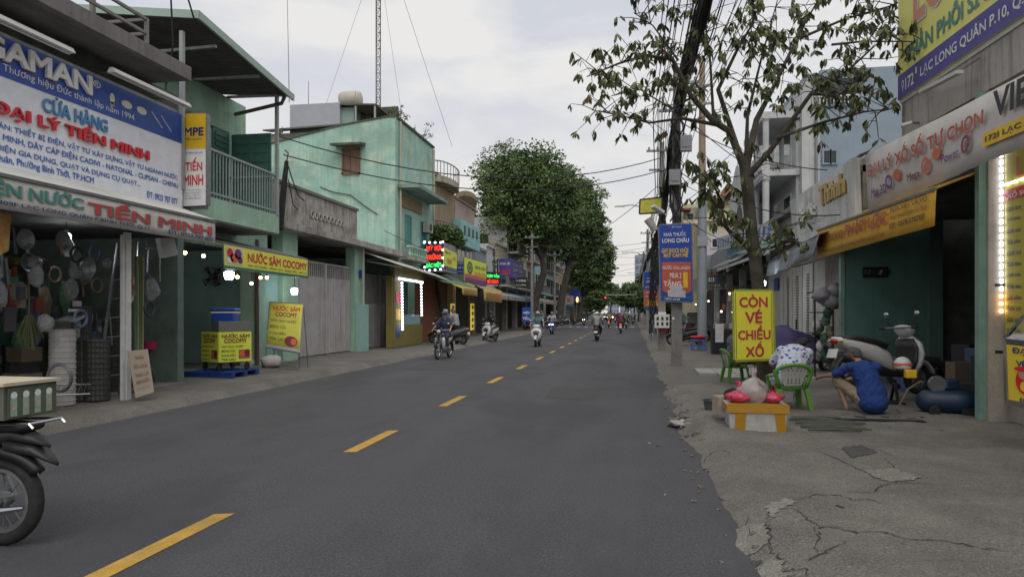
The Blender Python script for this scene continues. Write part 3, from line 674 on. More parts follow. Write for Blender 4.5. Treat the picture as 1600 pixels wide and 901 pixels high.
# small awning + lit banner of the drink stall
AWm = mat('grey_tarpaulin', (.2, .2, .2), .8, .2, 3, .15, dirt=.4)
xs = lambda u: None
aw = thing('drink_stall_awning', 'small grey awning carrying the lit NƯỚC SÂM banner', 'awning', (-9, 15.5, 3.3))
p0, p1 = P(349, 380, X=-9.0), P(481, 405, X=-9.0)
MB().slab(p0, p1, p1 + Vector((-1.4, .3, .35)), p0 + Vector((-1.4, 0, .35)), (0, 0, .02)).build('canopy_cloth', AWm, aw)
r = thing('banner', 'yellow NƯỚC SÂM COCOMY banner with fruit picture hanging under the small awning', 'banner', (-9, 15.8, 2.9))
s = Sign(P(349, 380, X=-9), P(481, 405, X=-9), P(350, 418, X=-9), P(481, 434, X=-9), r, mat('bright_yellow_vinyl', (.8, .8, .1), .6, .06, 3, .05), .015, 'panel', frame=steel, fw=.02)
s.text('NƯỚC SÂM COCOMY', .24, .1, .985, .62, red_ink, .03); s.text('SÂM GIẢI NHIỆT - BÔNG CÚC - RONG BIỂN - MÍA LAU', .24, .68, .985, .84, dkgreen_ink, .01)
s.rect(0, .9, 1, 1, green_ink, .003); s.rect(.02, .12, .19, .82, paint('fruit_photo_bg', (.6, .6, .45)), .004, 'picture')
for cu, cv, ru, rv, m in ((.06, .35, .03, .2, red_ink), (.1, .55, .04, .2, orange_ink), (.14, .35, .035, .22, purple_ink), (.16, .6, .025, .15, maroon_ink), (.06, .65, .03, .12, white_ink)): s.blob(cu, cv, ru, rv, m, .007, 'picture_detail')
BULB = thing('hanging_bulb', 'small warm bulb on a black lead', 'bulb')
MB().tube([(0, 0, .05), (0, 0, .45)], .006, 4).build('lead', cable, BULB); MB().lathe([(.02, .02), (.025, .08)], n=8).build('socket', black, BULB); MB().ball((0, 0, -.01), .042, 10, 8).build('bulb', warm_b, BULB)
def bulbs(lst, X, txt, grp):
    for i, (u, v, x, lb) in enumerate(lst):
        p = P(u, v, X=x); o = copy_tree(BULB, p, 0, lb); o['group'] = grp
bulbs([(289, 394, -9.6, 'left one of two warm bulbs below the TIẾN MINH awning end'), (318, 399, -9.6, 'right one of two warm bulbs below the TIẾN MINH awning end'), (371, 432, -9.4, 'warm bulb right beside the large white lamp of the drink stall'), (393, 442, -9.4, 'lower warm bulb left under the NƯỚC SÂM banner'),
       (407, 433, -9.4, 'warm bulb under the middle of the NƯỚC SÂM banner, left of its twin'), (417, 433, -9.4, 'warm bulb under the middle of the NƯỚC SÂM banner, right of its twin')], 0, '', 'bulbs round the drink stall')
def big_lamp(p, lb, r=.11):
    r_ = thing('hanging_lamp', lb, 'lamp', p); MB().lathe([(r * .7, -.1), (r, -.02), (r, .07), (r * .4, .1)], p, 14).build('lamp_cover', cool_b, r_); MB().lathe([(.03, .1), (.04, .16)], p, 8).build('socket', black, r_); MB().tube([p + Vector((0, 0, .15)), p + Vector((0, 0, .6))], .008, 4).build('lead', cable, r_)
    return r_
big_lamp(P(358, 430, X=-9.3), 'big glowing white lamp at the left end of the NƯỚC SÂM banner'); big_lamp(P(460, 455, X=-9.6), 'big glowing white lamp in front of the grey folding gate', .09)
# fans on the teal wall
for (u, v, lb) in ((268, 437, 'larger dark wall fan on the teal wall behind the drink cart'), (331, 432, 'dark wall fan seen edge-on near the green pier')):
    p = P(u, v, Y=18.2); r = thing('wall_fan', lb, 'fan', p)
    MB().torus(p, .38 if u < 300 else .25, .014, 'y', 24, 5).torus(p, .2, .008, 'y', 20, 4).build('guard', steel, r)
    MB().cyl(p, p + Vector((0, .3, -.05)), .09).build('motor', black, r)
    for k in range(4):
        a = k * math.pi / 2 + .4; d1 = Vector((math.cos(a), 0, math.sin(a))); d2 = Vector((-math.sin(a), .3, math.cos(a)))
        MB().slab(p + d1 * .06, p + d1 * .3 - d2 * .02, p + d1 * .3 + d2 * .16, p + d1 * .06 + d2 * .06, (0, .005, 0)).build('blade', black, r)
# drink cart on blue pallet
blu = paint('blue_pallet_plastic', (.015, .055, .26), .5, dirt=.2)
r = thing('plastic_pallet', 'blue plastic pallet under the yellow drink cart', 'pallet', (-9.2, 14.8, .14))
pc = Vector((-9.35, 15.1, .14))
for k in range(5): MB().cbox(pc + Vector((-.48 + k * .24, 0, .12)), (.18, 1.2, .03)).build('deck_slat', blu, r)
for k in range(3): MB().cbox(pc + Vector((0, -.52 + k * .52, .055)), (1.18, .12, .1)).build('bearer', blu, r)
yel = mat('yellow_green_print', (.72, .78, .08), .55, .08, 3, .04)
r = thing('drink_cart', 'yellow drink cart lettered NƯỚC SÂM COCOMY standing on the blue pallet', 'cart', pc)
cz = .5; c0 = Vector((-9.78, 14.78, 0)); 
fl, fm, frr = Vector((-9.78, 14.95, 0)), Vector((-9.15, 14.62, 0)), Vector((-8.72, 15.25, 0))
A = P(284, 515, Y=15.2); 
def up(p, z): return Vector((p.x, p.y, z))
bl = fl + (frr - fm)
MB().hexa([up(fl, .47), up(fm, .47), up(frr, .47), up(bl, .47), up(fl, 1.18), up(fm, 1.18), up(frr, 1.18), up(bl, 1.18)]).build('body', steel, r)
for (a, b, left) in ((fl, fm, 1), (fm, frr, 0)):
    N = (b - a).cross(Vector((0, 0, 1))).normalized() * .012
    s = Sign(up(a, 1.16) + N, up(b, 1.16) + N, up(a, .48) + N, up(b, .48) + N, r, yel, .01, 'print_panel')
    s.text('NƯỚC SÂM', .08, .05, .93, .2, maroon_ink, .03); s.text('COCOMY', .15, .22, .85, .37, maroon_ink, .03)
    for k, q in enumerate(('SÂM GIẢI NHIỆT', 'BÔNG CÚC', 'RONG BIỂN', 'MÍA LAU')): s.text(q, .08, .44 + k * .14, .75 if k == 0 else .5, .53 + k * .14, dkgreen_ink, .02)
    s.rect(.6, .6, .95, .9, paint('dark_fruit_photo', (.3, .12, .1)), .004, 'picture'); s.blob(.7, .75, .08, .12, orange_ink, .006, 'picture_detail'); s.blob(.85, .72, .08, .12, maroon_ink, .006, 'picture_detail')
MB().hexa([up(fl.lerp(fm, .55), 1.18), up(fm, 1.18), up(frr, 1.18), up(bl.lerp(frr, .55), 1.18), up(fl.lerp(fm, .55), 1.4), up(fm, 1.4), up(frr, 1.4), up(bl.lerp(frr, .55), 1.4)]).build('tray', mat('tray_steel', (.3, .31, .3), .35, .15, 8, .05, metal=.6), r)
for p in (fl, fm, frr, bl):
    q = p.lerp(pc, .15); w = MB().lathe([(.085, -.02), (.09, 0), (.085, .02)], (q.x, q.y, .37), 14, 'x').build('wheel', rubber, r); MB().bar((q.x, q.y, .37), (q.x, q.y, .48), .03).build('wheel_fork', steel, r)
cm = (fl + bl) / 2 + Vector((.22, -.05, 0))
r = thing('cool_box', 'blue cool box with white rim standing on the drink cart', 'cool box', (cm.x, cm.y, 1.19))
blue_p = paint('blue_plastic', (.01, .06, .35), .4)
MB().cbox((cm.x, cm.y, 1.39), (.52, .38, .38), .2).build('body', blue_p, r, bevel=.03); MB().cbox((cm.x, cm.y, 1.6), (.55, .41, .04), .2).build('rim', white, r, bevel=.01); MB().cbox((cm.x, cm.y, 1.66), (.56, .42, .08), .2).build('lid', blue_p, r, bevel=.03)
bp = P(274, 540, X=-9.9); o = lumpy(MB().ball(bp, (.16, .16, .2), 10, 8), .025); tag(o.build('plastic_bag', plas, smooth=True), 'clear plastic bag hanging off the left side of the drink cart', 'bag')
r = thing('pink_basket', 'bright pink plastic basket on a small stand left of the drink cart', 'basket', (-9.9, 13.9, .15))
bp = P(236, 538, X=-9.9); MB().lathe([(.16, -.1), (.2, .07), (.21, .08), (.19, .07), (.15, -.08)], bp, 14).build('basket', paint('pink_plastic', (.55, .04, .16)), r); MB().lathe([(.1, -.1), (.05, -.2), (.05, bp.z * -1 + .45), (.15, -bp.z + .3), (.15, .15 - bp.z)], bp, 10).build('stand', dark, r)
# green bamboo/pipe bundle
g = thing('pipe_bundle', 'green and brown poles leaning beside the white awning post', 'poles', (-8.9, 11.6, .15))
for k in range(6):
    u = 212 + k * 2; a = P(u, 555, X=-8.9); a.z = .15; MB().cyl(a, P(u - 3 + k, 400, X=-9.0), .018).build('pole', (green_sh, wood, paint('lime_pole', (.2, .3, .1)))[k % 3], g)
q = P(237, 452, X=-9.0); tag(lumpy(MB().ball(q, (.12, .16, .22), 8, 6), .03).build('plastic_bag', plas), 'pointed clear bag hanging right of the green poles', 'bag')
g = MB().tube([P(215, 400, X=-9), P(216, 378, X=-9), P(226, 376, X=-9), P(232, 390, X=-9), P(230, 425, X=-9), P(238, 437, X=-9)], .014, 6).tube([P(228, 388, X=-9.1), P(250, 388, X=-9.1), P(250, 440, X=-9.1)], .014, 6)
tag(g.build('bent_pipe', chrome), 'bent chrome pipes hanging below the awning near its right end', 'pipes')
# A-frame sign
r = thing('standing_sign', 'yellow NƯỚC SÂM COCOMY board on a thin steel stand', 'sign', (-8.9, 17.3, .13))
A, B, C, D = P(421, 472, Y=17.7), P(474, 475, Y=17.9), P(416, 542, Y=17.4), P(468, 551, Y=17.4)
s = Sign(A, B, C, D, r, mat('dull_yellow_print', (.62, .6, .08), .6, .1, 3, .05), .02, frame=steel, fw=.02, wave=.0005, k=1)
s.text('NƯỚC SÂM', .12, .05, .92, .17, red_ink, .03); s.text('COCOMY', .2, .2, .85, .3, maroon_ink, .03)
for k, q in enumerate(('SÂM GIẢI NHIỆT', 'BÔNG CÚC', 'RONG BIỂN', 'MÍA LAU')): s.text(q, .08, .35 + k * .13, .85 if k == 0 else .55, .43 + k * .13, dkgreen_ink, .01)
s.rect(.0, .93, 1, 1, paint('strip_grey', (.4, .42, .42))); s.blob(.72, .8, .2, .11, maroon_ink, name='picture'); s.blob(.8, .8, .09, .07, orange_ink, .006, name='picture_detail')
for a, b in ((A, C), (B, D)):
    e = Vector((b.x, b.y, .13)); MB().bar(b, e + Vector((0, -.02, 0)), .02).bar(e, e + Vector((.0, -.35, 0)), .02).bar(a, e + Vector((0, .5, 0)), .02).build('leg', steel, r)
MB().bar(Vector((C.x - .1, C.y - .3, .14)), Vector((D.x + .1, D.y - .3, .14)), .02).build('foot_bar', steel, r)
q = P(424, 556, X=-9.4); tag(lumpy(MB().ball((q.x, q.y, .3), (.3, .25, .18), 10, 7), .04).build('white_sack', mat('white_sack_cloth', (.45, .44, .42), .8, .15, 6, .4), smooth=True), 'white sack slumped on the pavement behind the yellow standing sign', 'sack')
q = P(388, 560, X=-9.9); tag(lumpy(MB().ball((q.x, q.y, .28), (.12, .18, .16), 8, 6), .04).build('plastic_bag', plas), 'crumpled clear bag by the foot of the brown drain pipe', 'bag')
# ---- L3 low building with steel folding gates
t = thing('low_shopfront', 'low grimy building with grey folding gates and stained concrete parapet', 'building', (-12, 24, 0))
wall('floor_slab', (-15, 18.8, .03), (-10.3, 30.2, .17), concrete, t)
wall('back_wall', (-15.1, 18.8, .1), (-15, 30.2, 4), dark, t)
wall('roof_slab', (-15, 18.8, 4.02), (-9.75, 30.25, 4.22), grime, t)
wall('parapet', (-10.3, 19.0, 4.22), (-10.1, 25.1, 5.36), grime, t)
wall('parapet_cap', (-10.34, 18.97, 5.36), (-10.04, 25.13, 5.45), slabm, t)
for k in range(9):
    y = 21.3 + k * .3; MB().torus((-10.08, y, 4.72), .1, .03, 'x', 10, 4).build('vent_ring', grime, t)
for y0, y1 in ((19.5, 20.45), (25.0, 26.0), (29.95, 30.28)): wall('pier', (-10.5, y0, .1), (-10.15, y1, 4.02), ltgreen, t)
wall('pier_base', (-10.14, 25.05, .1), (-9.95, 25.9, 1.9), mat('pale_teal_panel'.strip(), (.3, .5, .45)), t)
tag(MB().box((-10.13, 25.35, 2.9), (-10.1, 25.65, 3.2)).build('number_plate', blue_ink), 'small blue house number plate on the pier between the gates', 'plate')
def gate(y0, y1, ztop, bars_top, tone, lb):
    g = thing('folding_gate', lb, 'gate', (-10.35, (y0 + y1) / 2, .17)); n = int((y1 - y0) / .14)
    half = n // 2
    for h in (0, 1):
        mb = MB()
        for k in range(half):
            y = y0 + (h * half + k) * (y1 - y0) / (2 * half); w = (y1 - y0) / (2 * half)
            mb.hexa([(-10.36, y, .2), (-10.3, y + w * .3, .2), (-10.3, y + w * .7, .2), (-10.36, y + w, .2), (-10.36, y, ztop), (-10.3, y + w * .3, ztop), (-10.3, y + w * .7, ztop), (-10.36, y + w, ztop)])
        lfm = mb.build('gate_leaf', tone, g); bm_ = MB()
        for k in range(half): y = y0 + (h * half + k + .5) * (y1 - y0) / (2 * half); bm_.bar((-10.33, y, ztop), (-10.33, y, bars_top), .035)
        bm_.bar((-10.33, y0 + h * (y1 - y0) / 2, bars_top), (-10.33, y0 + (h + 1) * (y1 - y0) / 2, bars_top), .05).build('bars', tone, lfm)
    MB().box((-10.3, (y0 + y1) / 2 - .06, .2), (-10.24, (y0 + y1) / 2 + .06, bars_top)).build('centre_post', tone, g)
    return g
gate(20.5, 24.95, 2.78, 3.25, shutter_m, 'wide grey steel folding gate below the stained parapet')
gate(26.05, 29.9, 1.95, 3.1, mat('brownish_gate_steel', (.21, .2, .19), .65, .2, 2, .1, dirt=.45, dirtcol=(.08, .07, .06), streak=.5), 'shorter brownish folding gate with dark upper grille under the white awning')
MB().box((-11.2, 26, 1.95), (-11.1, 30, 3.3)).build('inner_panel', dark, t)
r = thing('slanted_awning', 'off-white flat metal awning sloping out over the second folding gate', 'awning', (-9.5, 30, 3.4))
a, b = P(560, 405, X=-9.7), P(630, 418, X=-8.9); c = P(661, 431, X=-8.7)
MB().slab((-10.3, 26, 3.95), (-10.3, 33.2, 3.75), (-8.7, 33.2, 3.15), (-8.7, 26.3, 3.38), (0, 0, .04)).build('awning_sheet', canvas_w, r)
MB().bar((-10.2, 26.2, 3.6), (-8.75, 26.3, 3.33), .04).bar((-10.2, 33, 3.5), (-8.75, 33, 3.1), .04).build('bracket', steel, r)
# ---- L4 tall green house
t = thing('tall_green_house', 'tall weathered turquoise house with one small shuttered window in its side wall', 'house', (-13, 33, 0))
prof = [(-17.5, 0), (-10.4, 0), (-10.4, 10.28), (-10.75, 10.3), (-12.9, 10.02), (-16.2, 9.35), (-17.5, 9.1)]
m0 = MB(); n = len(prof); m0.v = [Vector((x, 30.3, z)) for x, z in prof] + [Vector((x, 30.55, z)) for x, z in prof]
m0.f = [tuple(range(n)), tuple(reversed(range(n, 2 * n)))] + [(i, i + n, (i + 1) % n + n, (i + 1) % n) for i in range(n)]; m0.build('side_wall', teal, t)
cap = MB(); cm_ = mat('mossy_cap', (.09, .1, .07), .95, .4, 3, .3)
for (x, z), (x2, z2) in zip(prof[2:], prof[3:]): cap.bar((x, 30.42, z + .03), (x2, 30.42, z2 + .03), .32, .07)
cap.build('wall_cap', cm_, t)
wall('front_wall', (-10.65, 30.55, 3.6), (-10.4, 36.4, 10.28), teal, t); wall('front_lower_wall', (-10.65, 34.6, .1), (-10.42, 36.4, 3.6), mat('brick_orange_wall', (.28, .1, .05), .8, .2, 2, .1, dirt=.3), t)
wall('far_wall', (-17.5, 36.2, .1), (-10.66, 36.42, 9.9), teal, t); wall('floor_slab', (-15, 30.3, .03), (-10.3, 36.4, .17), concrete, t); wall('back_wall', (-15.5, 30.55, .1), (-15.3, 36.2, 3.6), dark, t)
wall('front_cap', (-10.7, 30.5, 10.28), (-10.32, 36.45, 10.38), cm_, t)
wp, wq = P(535, 273, Y=30.3), P(563, 232, Y=30.3)
w = MB().box((wp.x, 30.2, wp.z), (wq.x, 30.35, wp.z + .08)).box((wp.x, 30.2, wq.z - .06), (wq.x, 30.35, wq.z)).box((wp.x, 30.2, wp.z), (wp.x + .07, 30.35, wq.z)).box((wq.x - .07, 30.2, wp.z), (wq.x, 30.35, wq.z)).build('window', wood, t)
for k in range(2):
    a = wp.x + .07 + k * (wq.x - wp.x - .14) / 2; b = a + (wq.x - wp.x - .14) / 2 - .02
    MB().box((a, 30.24, wp.z + .08), (b, 30.29, wq.z - .06)).build('shutter_leaf', mat('weathered_brown_wood', (.2, .12, .085), .85, .3, 3, .2, streak=.5), w)
MB().hexa([(wp.x - .3, 29.6, wq.z + .02), (wq.x + .25, 29.6, wq.z + .02), (wq.x + .25, 30.32, wq.z + .12), (wp.x - .3, 30.32, wq.z + .12), (wp.x - .3, 29.6, wq.z + .12), (wq.x + .25, 29.6, wq.z + .12), (wq.x + .25, 30.32, wq.z + .25), (wp.x - .3, 30.32, wq.z + .25)]).build('window_hood', cm_, t)
wall('canopy_slab', (-10.38, 30.6, 7.2), (-9.4, 35.7, 7.36), mat('teal_slab', (.22, .32, .28), .9, .2, 2, .2, dirt=.5, streak=.4), t)
for y0, y1 in ((31.7, 32.5), (34.2, 35.1)): shutter_window(t, -10.4, y0, y1, 4.75, 6.1, mat('turquoise_shutter', (.09, .3, .26), .6, .15, 3, .05))
wall('brown_panel', (-10.39, 31.0, 6.45), (-10.33, 34.2, 7.0), mat('brown_stain_panel', (.28, .2, .09), .8, .4, 3, .1), t)
wall('ledge', (-10.38, 30.6, 4.0), (-9.8, 33.6, 4.12), grime, t)
for k in range(8): MB().lathe([(.05, 0), (.08, .1), (.04, .22), (.07, .34), (.05, .42)], (-9.9, 30.8 + k * .36, 4.12), 8).build('baluster', ltgreen, t)
wall('ledge_rail', (-9.98, 30.6, 4.54), (-9.82, 33.6, 4.62), ltgreen, t)
# rooftop of L4 and the house behind
t = thing('rear_house', 'pale grey rooftop block with water tank and lean-to behind the tall green house', 'building', (-16, 37, 0))
a, b = P(453, 165, Y=37), P(531, 160, Y=37); a2 = P(610, 165, Y=37)
wall('block_wall', (a.x, 37, 0), (b.x, 41, b.z), mat('pale_grey_render', (.36, .38, .42), .85, .08, 2, .08, dirt=.2, dirtcol=(.3, .3, .3)), t)
wall('cream_lower_wall', (a.x - 1, 36.6, 0), (a2.x, 36.9, P(480, 207, Y=36.6).z), mat('cream_render', (.4, .37, .28), .88, .15, 2, .1, dirt=.4, streak=.5), t)
MB().slab((a.x - 1.2, 36.2, P(440, 205, Y=36.4).z), (b.x + 1.5, 36.2, P(540, 196, Y=36.4).z), (b.x + 1.5, 37.2, P(540, 190, Y=36.4).z), (a.x - 1.2, 37.2, P(440, 200, Y=36.4).z), (0, 0, .08)).build('roof_sheet', rust_roof, t)
wall('lean_to_wall', (b.x, 37.2, 8), (P(551, 160, Y=37).x, 41, P(551, 166, Y=37).z), mat('grey_green_sheet', (.25, .34, .31), .7, .1, 2, .05), t)
wall('dark_opening', (P(551, 160, Y=38).x, 38.2, 8), (a2.x, 38.4, P(551, 168, Y=38).z), dark, t)
MB().slab(P(531, 164, Y=36.9), P(588, 164, Y=36.9), P(612, 186, Y=36.9) + Vector((0, 3, 0)), P(531, 160, Y=40), (0, 0, .08)).build('lean_to_roof', rust_roof, t)
for u in (556, 586): q = P(u, 166, Y=36.95); MB().bar((q.x, q.y, 8.5), q, .09).build('post', paint('grey_post', (.3, .33, .33)), t)
q = P(548, 156, Y=38); r = thing('water_tank', 'cream horizontal water tank on the roof beside the antenna mast', 'tank', q)
MB().lathe([(.1, -.62), (.4, -.58), (.46, -.42), (.46, .42), (.4, .58), (.1, .62)], q, 16, 'x').build('tank_body', mat('cream_tank', (.42, .4, .33), .5, .1, 2, .05), r, smooth=True); MB().cbox(q - Vector((0, 0, .5)), (1.0, .5, .15)).build('cradle', steel, r)
r = thing('antenna_mast', 'tall red and white lattice antenna mast rising out of frame above the green house', 'mast', P(590, 190, Y=42))
q0 = P(590, 190, Y=42); H = 15; g = [MB(), MB()]; wd = .17; zz = q0.z - 1.5
for k in range(int((H) / .5)):
    z = zz + k * .5; mb = g[(k // 6) % 2]
    c4 = [(q0.x + math.cos(a) * wd, q0.y + math.sin(a) * wd) for a in (.3, 2.4, 4.5)]
    for i in range(3):
        x, y = c4[i]; x2, y2 = c4[(i + 1) % 3]; mb.bar((x, y, z), (x, y, z + .5), .05).bar((x, y, z), (x2, y2, z + .5), .028).bar((x, y, z), (x2, y2, z), .028)
g[0].build('mast_section', paint('mast_red', (.1, .06, .07)), r); g[1].build('mast_section', paint('mast_grey', (.16, .15, .16)), r)
gw = MB()
for dx, dy, zt in ((-3, -3, 14), (3, -3, 14), (5, 1, 16)): gw.tube([(q0.x, q0.y, zz + zt - 2), (q0.x + dx * .9, q0.y + dy, zz)], .012, 4)
gw.build('guy_wire', steel, r)
for u, v0, v1, Yy, lb in ((482, 127, 165, 38, 'thin aerial rod on the pale grey rooftop'), (452, 0, 160, 36, 'very tall thin rod rising behind the green balcony roof'), (555, 143, 165, 37, 'bent pipe beside the rooftop water tank')):
    tag(MB().cyl(P(u, v1, Y=Yy), P(u - (3 if u == 452 else 0), v0, Y=Yy), .025, .015).build('aerial', steel), lb, 'aerial')
# dead stump pole in front of the turquoise wall
r = thing('broken_post', 'blackened broken timber post with twisted wires against the turquoise wall', 'post', P(440, 335, X=-9.8))
a, b = P(437, 330, X=-9.8), P(448, 252, X=-9.8); c = P(436, 275, X=-9.8)
MB().tube([a + Vector((0, 0, -.5)), a.lerp(b, .5) + Vector((0, .05, 0)), b], [.11, .09, .06], 7).build('trunk', mat('charred_wood', (.03, .026, .022), .95, .4, 8, .5), r)
MB().tube([a + Vector((0, -.15, -.5)), c + Vector((0, -.1, -.2))], [.06, .05], 6).build('side_post', MATS['charred_wood'], r)
MB().tube([b, b + Vector((0, .3, -.4)), b + Vector((.1, .5, -.9)), b + Vector((.1, .9, -1.0))], .018, 5).tube([b, b + Vector((0, .1, .25)), b + Vector((0, -.1, .3))], .018, 5).tube([b + Vector((0, .1, -.5)), b + Vector((0, .4, -1.2)), b + Vector((0, .7, -1.3))], .015, 5).build('loose_wire', cable, r)
# ================================================================ generic row house
cream = mat('cream_render', (.4, .37, .28), .88, .15, 2, .1, dirt=.4, streak=.5)
tan = mat('tan_render', (.32, .24, .15), .85, .15, 2, .1, dirt=.3, streak=.4)
whiter = mat('white_render', (.48, .49, .5), .85, .1, 2, .1, dirt=.35, dirtcol=(.25, .25, .24), streak=.4)
greyr = mat('grey_render', (.26, .27, .29), .85, .12, 2, .1, dirt=.3, streak=.4)
cyanr = mat('cyan_render', (.26, .5, .5), .85, .1, 2, .1, dirt=.2, streak=.3)
pinkr = mat('pinkish_render', (.42, .32, .28), .85, .1, 2, .1, dirt=.3, streak=.4)
bluer = mat('blue_grey_render', (.25, .31, .37), .85, .08, 1.5, .08, dirt=.15, dirtcol=(.15, .2, .24), streak=.2)
def row_house(side, y0, y1, H, m, label, X=10.4, roof=None, open_m=dark, balcony=True, ledge=.0, win=2, awn=None, gate_m=None):
    sg = -1 if side == 'L' else 1; xf = X * sg; xb = xf + sg * 6
    t = thing('row_house', label, 'building', (xf + sg * 3, (y0 + y1) / 2, 0))
    yb = y0 + .02; ye = y1 - .02
    wall('upper_wall', (xf, yb, 3.5), (xb, ye, H), m, t)
    wall('floor_slab', (xf - sg * .1, yb, .03), (xb, ye, .16), concrete, t)
    for a, b in ((yb, yb + .25), (ye - .25, ye)): wall('pier', (xf + sg * .01, a, .1), (xf + sg * .4, b, 3.5), m, t)
    wall('side_wall', (xf + sg * .4, yb, .1), (xb, yb + .15, 3.5), m, t)
    wall('back_wall', (xb - sg * .3, yb + .2, .1), (xb, ye, 3.5), open_m, t)
    if gate_m: wall('roller_gate', (xf + sg * .12, yb + .25, .16), (xf + sg * .17, ye - .25, 3.1), gate_m, t)
    else: wall('shop_front', (xf + sg * 1.2, yb + .2, .16), (xf + sg * 1.3, ye - .25, 2.9), random.choice([dark, MATS['dim_teal_room_wall'], glass]), t)
    wall('parapet_band', (xf - sg * .12, yb - .01, H), (xb, ye + .01, H + .18), m, t)
    nf = int((H - 3.6) / 2.9)
    for f in range(nf):
        z = 3.6 + f * 3.0
        if balcony:
            wall('balcony_slab', (xf - sg * .9, yb + .1, z), (xf - sg * .002, ye - .1, z + .14), m, t)
            g = MB()
            for k in range(int((y1 - y0) / .16)): yy = yb + .15 + k * .16; g.bar((xf - sg * .86, yy, z + .14), (xf - sg * .86, yy, z + .95), .025)
            g.bar((xf - sg * .86, yb + .12, z + .95), (xf - sg * .86, ye - .12, z + .95), .05); g.bar((xf - sg * .86, yb + .12, z + .95), (xf, yb + .12, z + .95), .05)
            g.build('balcony_rail', rail_m, t)
        for k in range(win):
            a = yb + .5 + k * (y1 - y0 - .7) / win; b = a + (y1 - y0 - .7) / win - .35; z0 = z + (.2 if balcony else .9); z1 = z + 2.2
            w = MB().box((xf - sg * .05, a - .07, z0 - .07), (xf - sg * .001, b + .07, z0)).box((xf - sg * .05, a - .07, z1), (xf - sg * .001, b + .07, z1 + .07)).box((xf - sg * .05, a - .07, z0), (xf - sg * .001, a, z1)).box((xf - sg * .05, b, z0), (xf - sg * .001, b + .07, z1)).box((xf - sg * .04, (a + b) / 2 - .03, z0), (xf - sg * .001, (a + b) / 2 + .03, z1)).build('window', white, t)
            MB().box((xf - sg * .02, a, z0), (xf - sg * .004, b, z1)).build('pane', glass, w)
    if roof:
        MB().slab((xf - sg * .4, yb - .1, H + .2), (xf - sg * .4, ye + .1, H + .2), (xb, ye + .1, H + .9), (xb, yb - .1, H + .9), (0, 0, .1)).build('roof', roof, t)
    if awn:
        MB().slab((xf - sg * .01, yb + .1, 3.3), (xf - sg * .01, ye - .1, 3.3), (xf - sg * 1.6, ye - .1, 2.75), (xf - sg * 1.6, yb + .1, 2.75), (0, 0, .03)).build('shop_awning', awn, t)
        wall('awning_valance', (xf - sg * 1.6, yb + .1, 2.5), (xf - sg * 1.62, ye - .1, 2.76), awn, t)
    return t
aw_green = mat('green_canvas', (.14, .22, .16), .85, .15, 3, .1, dirt=.3); aw_beige = mat('beige_canvas', (.35, .3, .22), .85, .15, 3, .1, dirt=.3); aw_grey = mat('grey_canvas', (.25, .26, .27), .85, .15, 3, .1, dirt=.3); aw_blue = mat('blue_canvas', (.08, .16, .28), .8, .15, 3, .1, dirt=.3)
redroof = mat('red_tile_roof', (.22, .06, .04), .8, .2, 4, .2)
# left row beyond the tall green house
t = row_house('L', 36.5, 41.0, 8.9, tan, 'tan house with rounded balconies just beyond the tall green house', balcony=False)
for z, Rr in ((8.6, .65), (5.4, .6)):
    g = MB(); n = 14; ring1 = []
    for k in range(n + 1):
        a = math.pi * k / n; ring1.append(Vector((-10.4 + Rr * math.sin(a), 38.75 - 2.1 * math.cos(a), z)))
    g.add([p for p in ring1] + [p + Vector((0, 0, .35)) for p in ring1], [tuple(reversed(range(n + 1))), tuple(range(n + 1, 2 * n + 2))] + [(k, k + 1, n + 2 + k, n + 1 + k) for k in range(n)] + [(n, 0, n + 1, 2 * n + 1)])
    g.build('curved_balcony', cream, t); g = MB()
    for k in range(0, n + 1): g.bar(ring1[k] + Vector((0, 0, .35)), ring1[k] + Vector((0, 0, 1.1)), .03)
    g.tube([p + Vector((0, 0, 1.1)) for p in ring1], .035, 5); g.build('balcony_rail', rail_m, t)
t = row_house('L', 41.1, 46.4, 8.4, pinkr, 'brownish house with a rounded canopy beyond the tan house', balcony=False)
g = MB(); n = 12
r1 = [Vector((-10.4 + .55 * math.sin(math.pi * k / n), 43.7 - 2.4 * math.cos(math.pi * k / n), 8.4 + .4 * math.sin(math.pi * k / n))) for k in range(n + 1)]
g.add(r1 + [p + Vector((0, 0, .3)) for p in r1], [tuple(reversed(range(n + 1))), tuple(range(n + 1, 2 * n + 2))] + [(k, k + 1, n + 2 + k, n + 1 + k) for k in range(n)]); g.build('curved_canopy', tan, t)
wall('cyan_storey', (-10.39, 40.6, 5.6), (-9.9, 45.8, 7.1), cyanr, t)
for k in range(4): wall('slot_window', (-9.89, 41.3 + k * 1.1, 6.3), (-9.87, 41.7 + k * 1.1, 6.8), dark, t)
row_house('L', 46.5, 50.2, 5.9, greyr, 'grey two-storey shophouse behind the first yellow signs', balcony=False, awn=aw_beige)
row_house('L', 50.3, 53.4, 6.4, whiter, 'narrow white shophouse with one tall window', win=1, balcony=False, awn=aw_grey)
row_house('L', 53.5, 58.8, 6.9, cream, 'cream shophouse behind the purple signboard', awn=aw_grey)
row_house('L', 58.9, 64, 9.5, whiter, 'white three-storey house behind the first tree trunk', awn=aw_blue)
row_house('L', 64.1, 70, 7, cream, 'cream house between the first and second trunks', awn=aw_grey)
row_house('L', 70.1, 76, 10, pinkr, 'pinkish three-storey house seen below the second crown', awn=aw_beige)
row_house('L', 76.1, 84, 8, cyanr, 'pale cyan house behind the second leaning trunk', awn=aw_grey)
row_house('L', 86, 96, 11, whiter, 'white four-storey block far down the left side', awn=aw_beige)
row_house('L', 96.1, 108, 8, tan, 'tan block far down the left side near the crossing', awn=aw_blue)
row_house('L', 112, 135, 12, greyr, 'grey block beyond the crossing on the left', win=4)
row_house('L', 136, 170, 10, cream, 'long cream block at the far end of the left side', win=5)
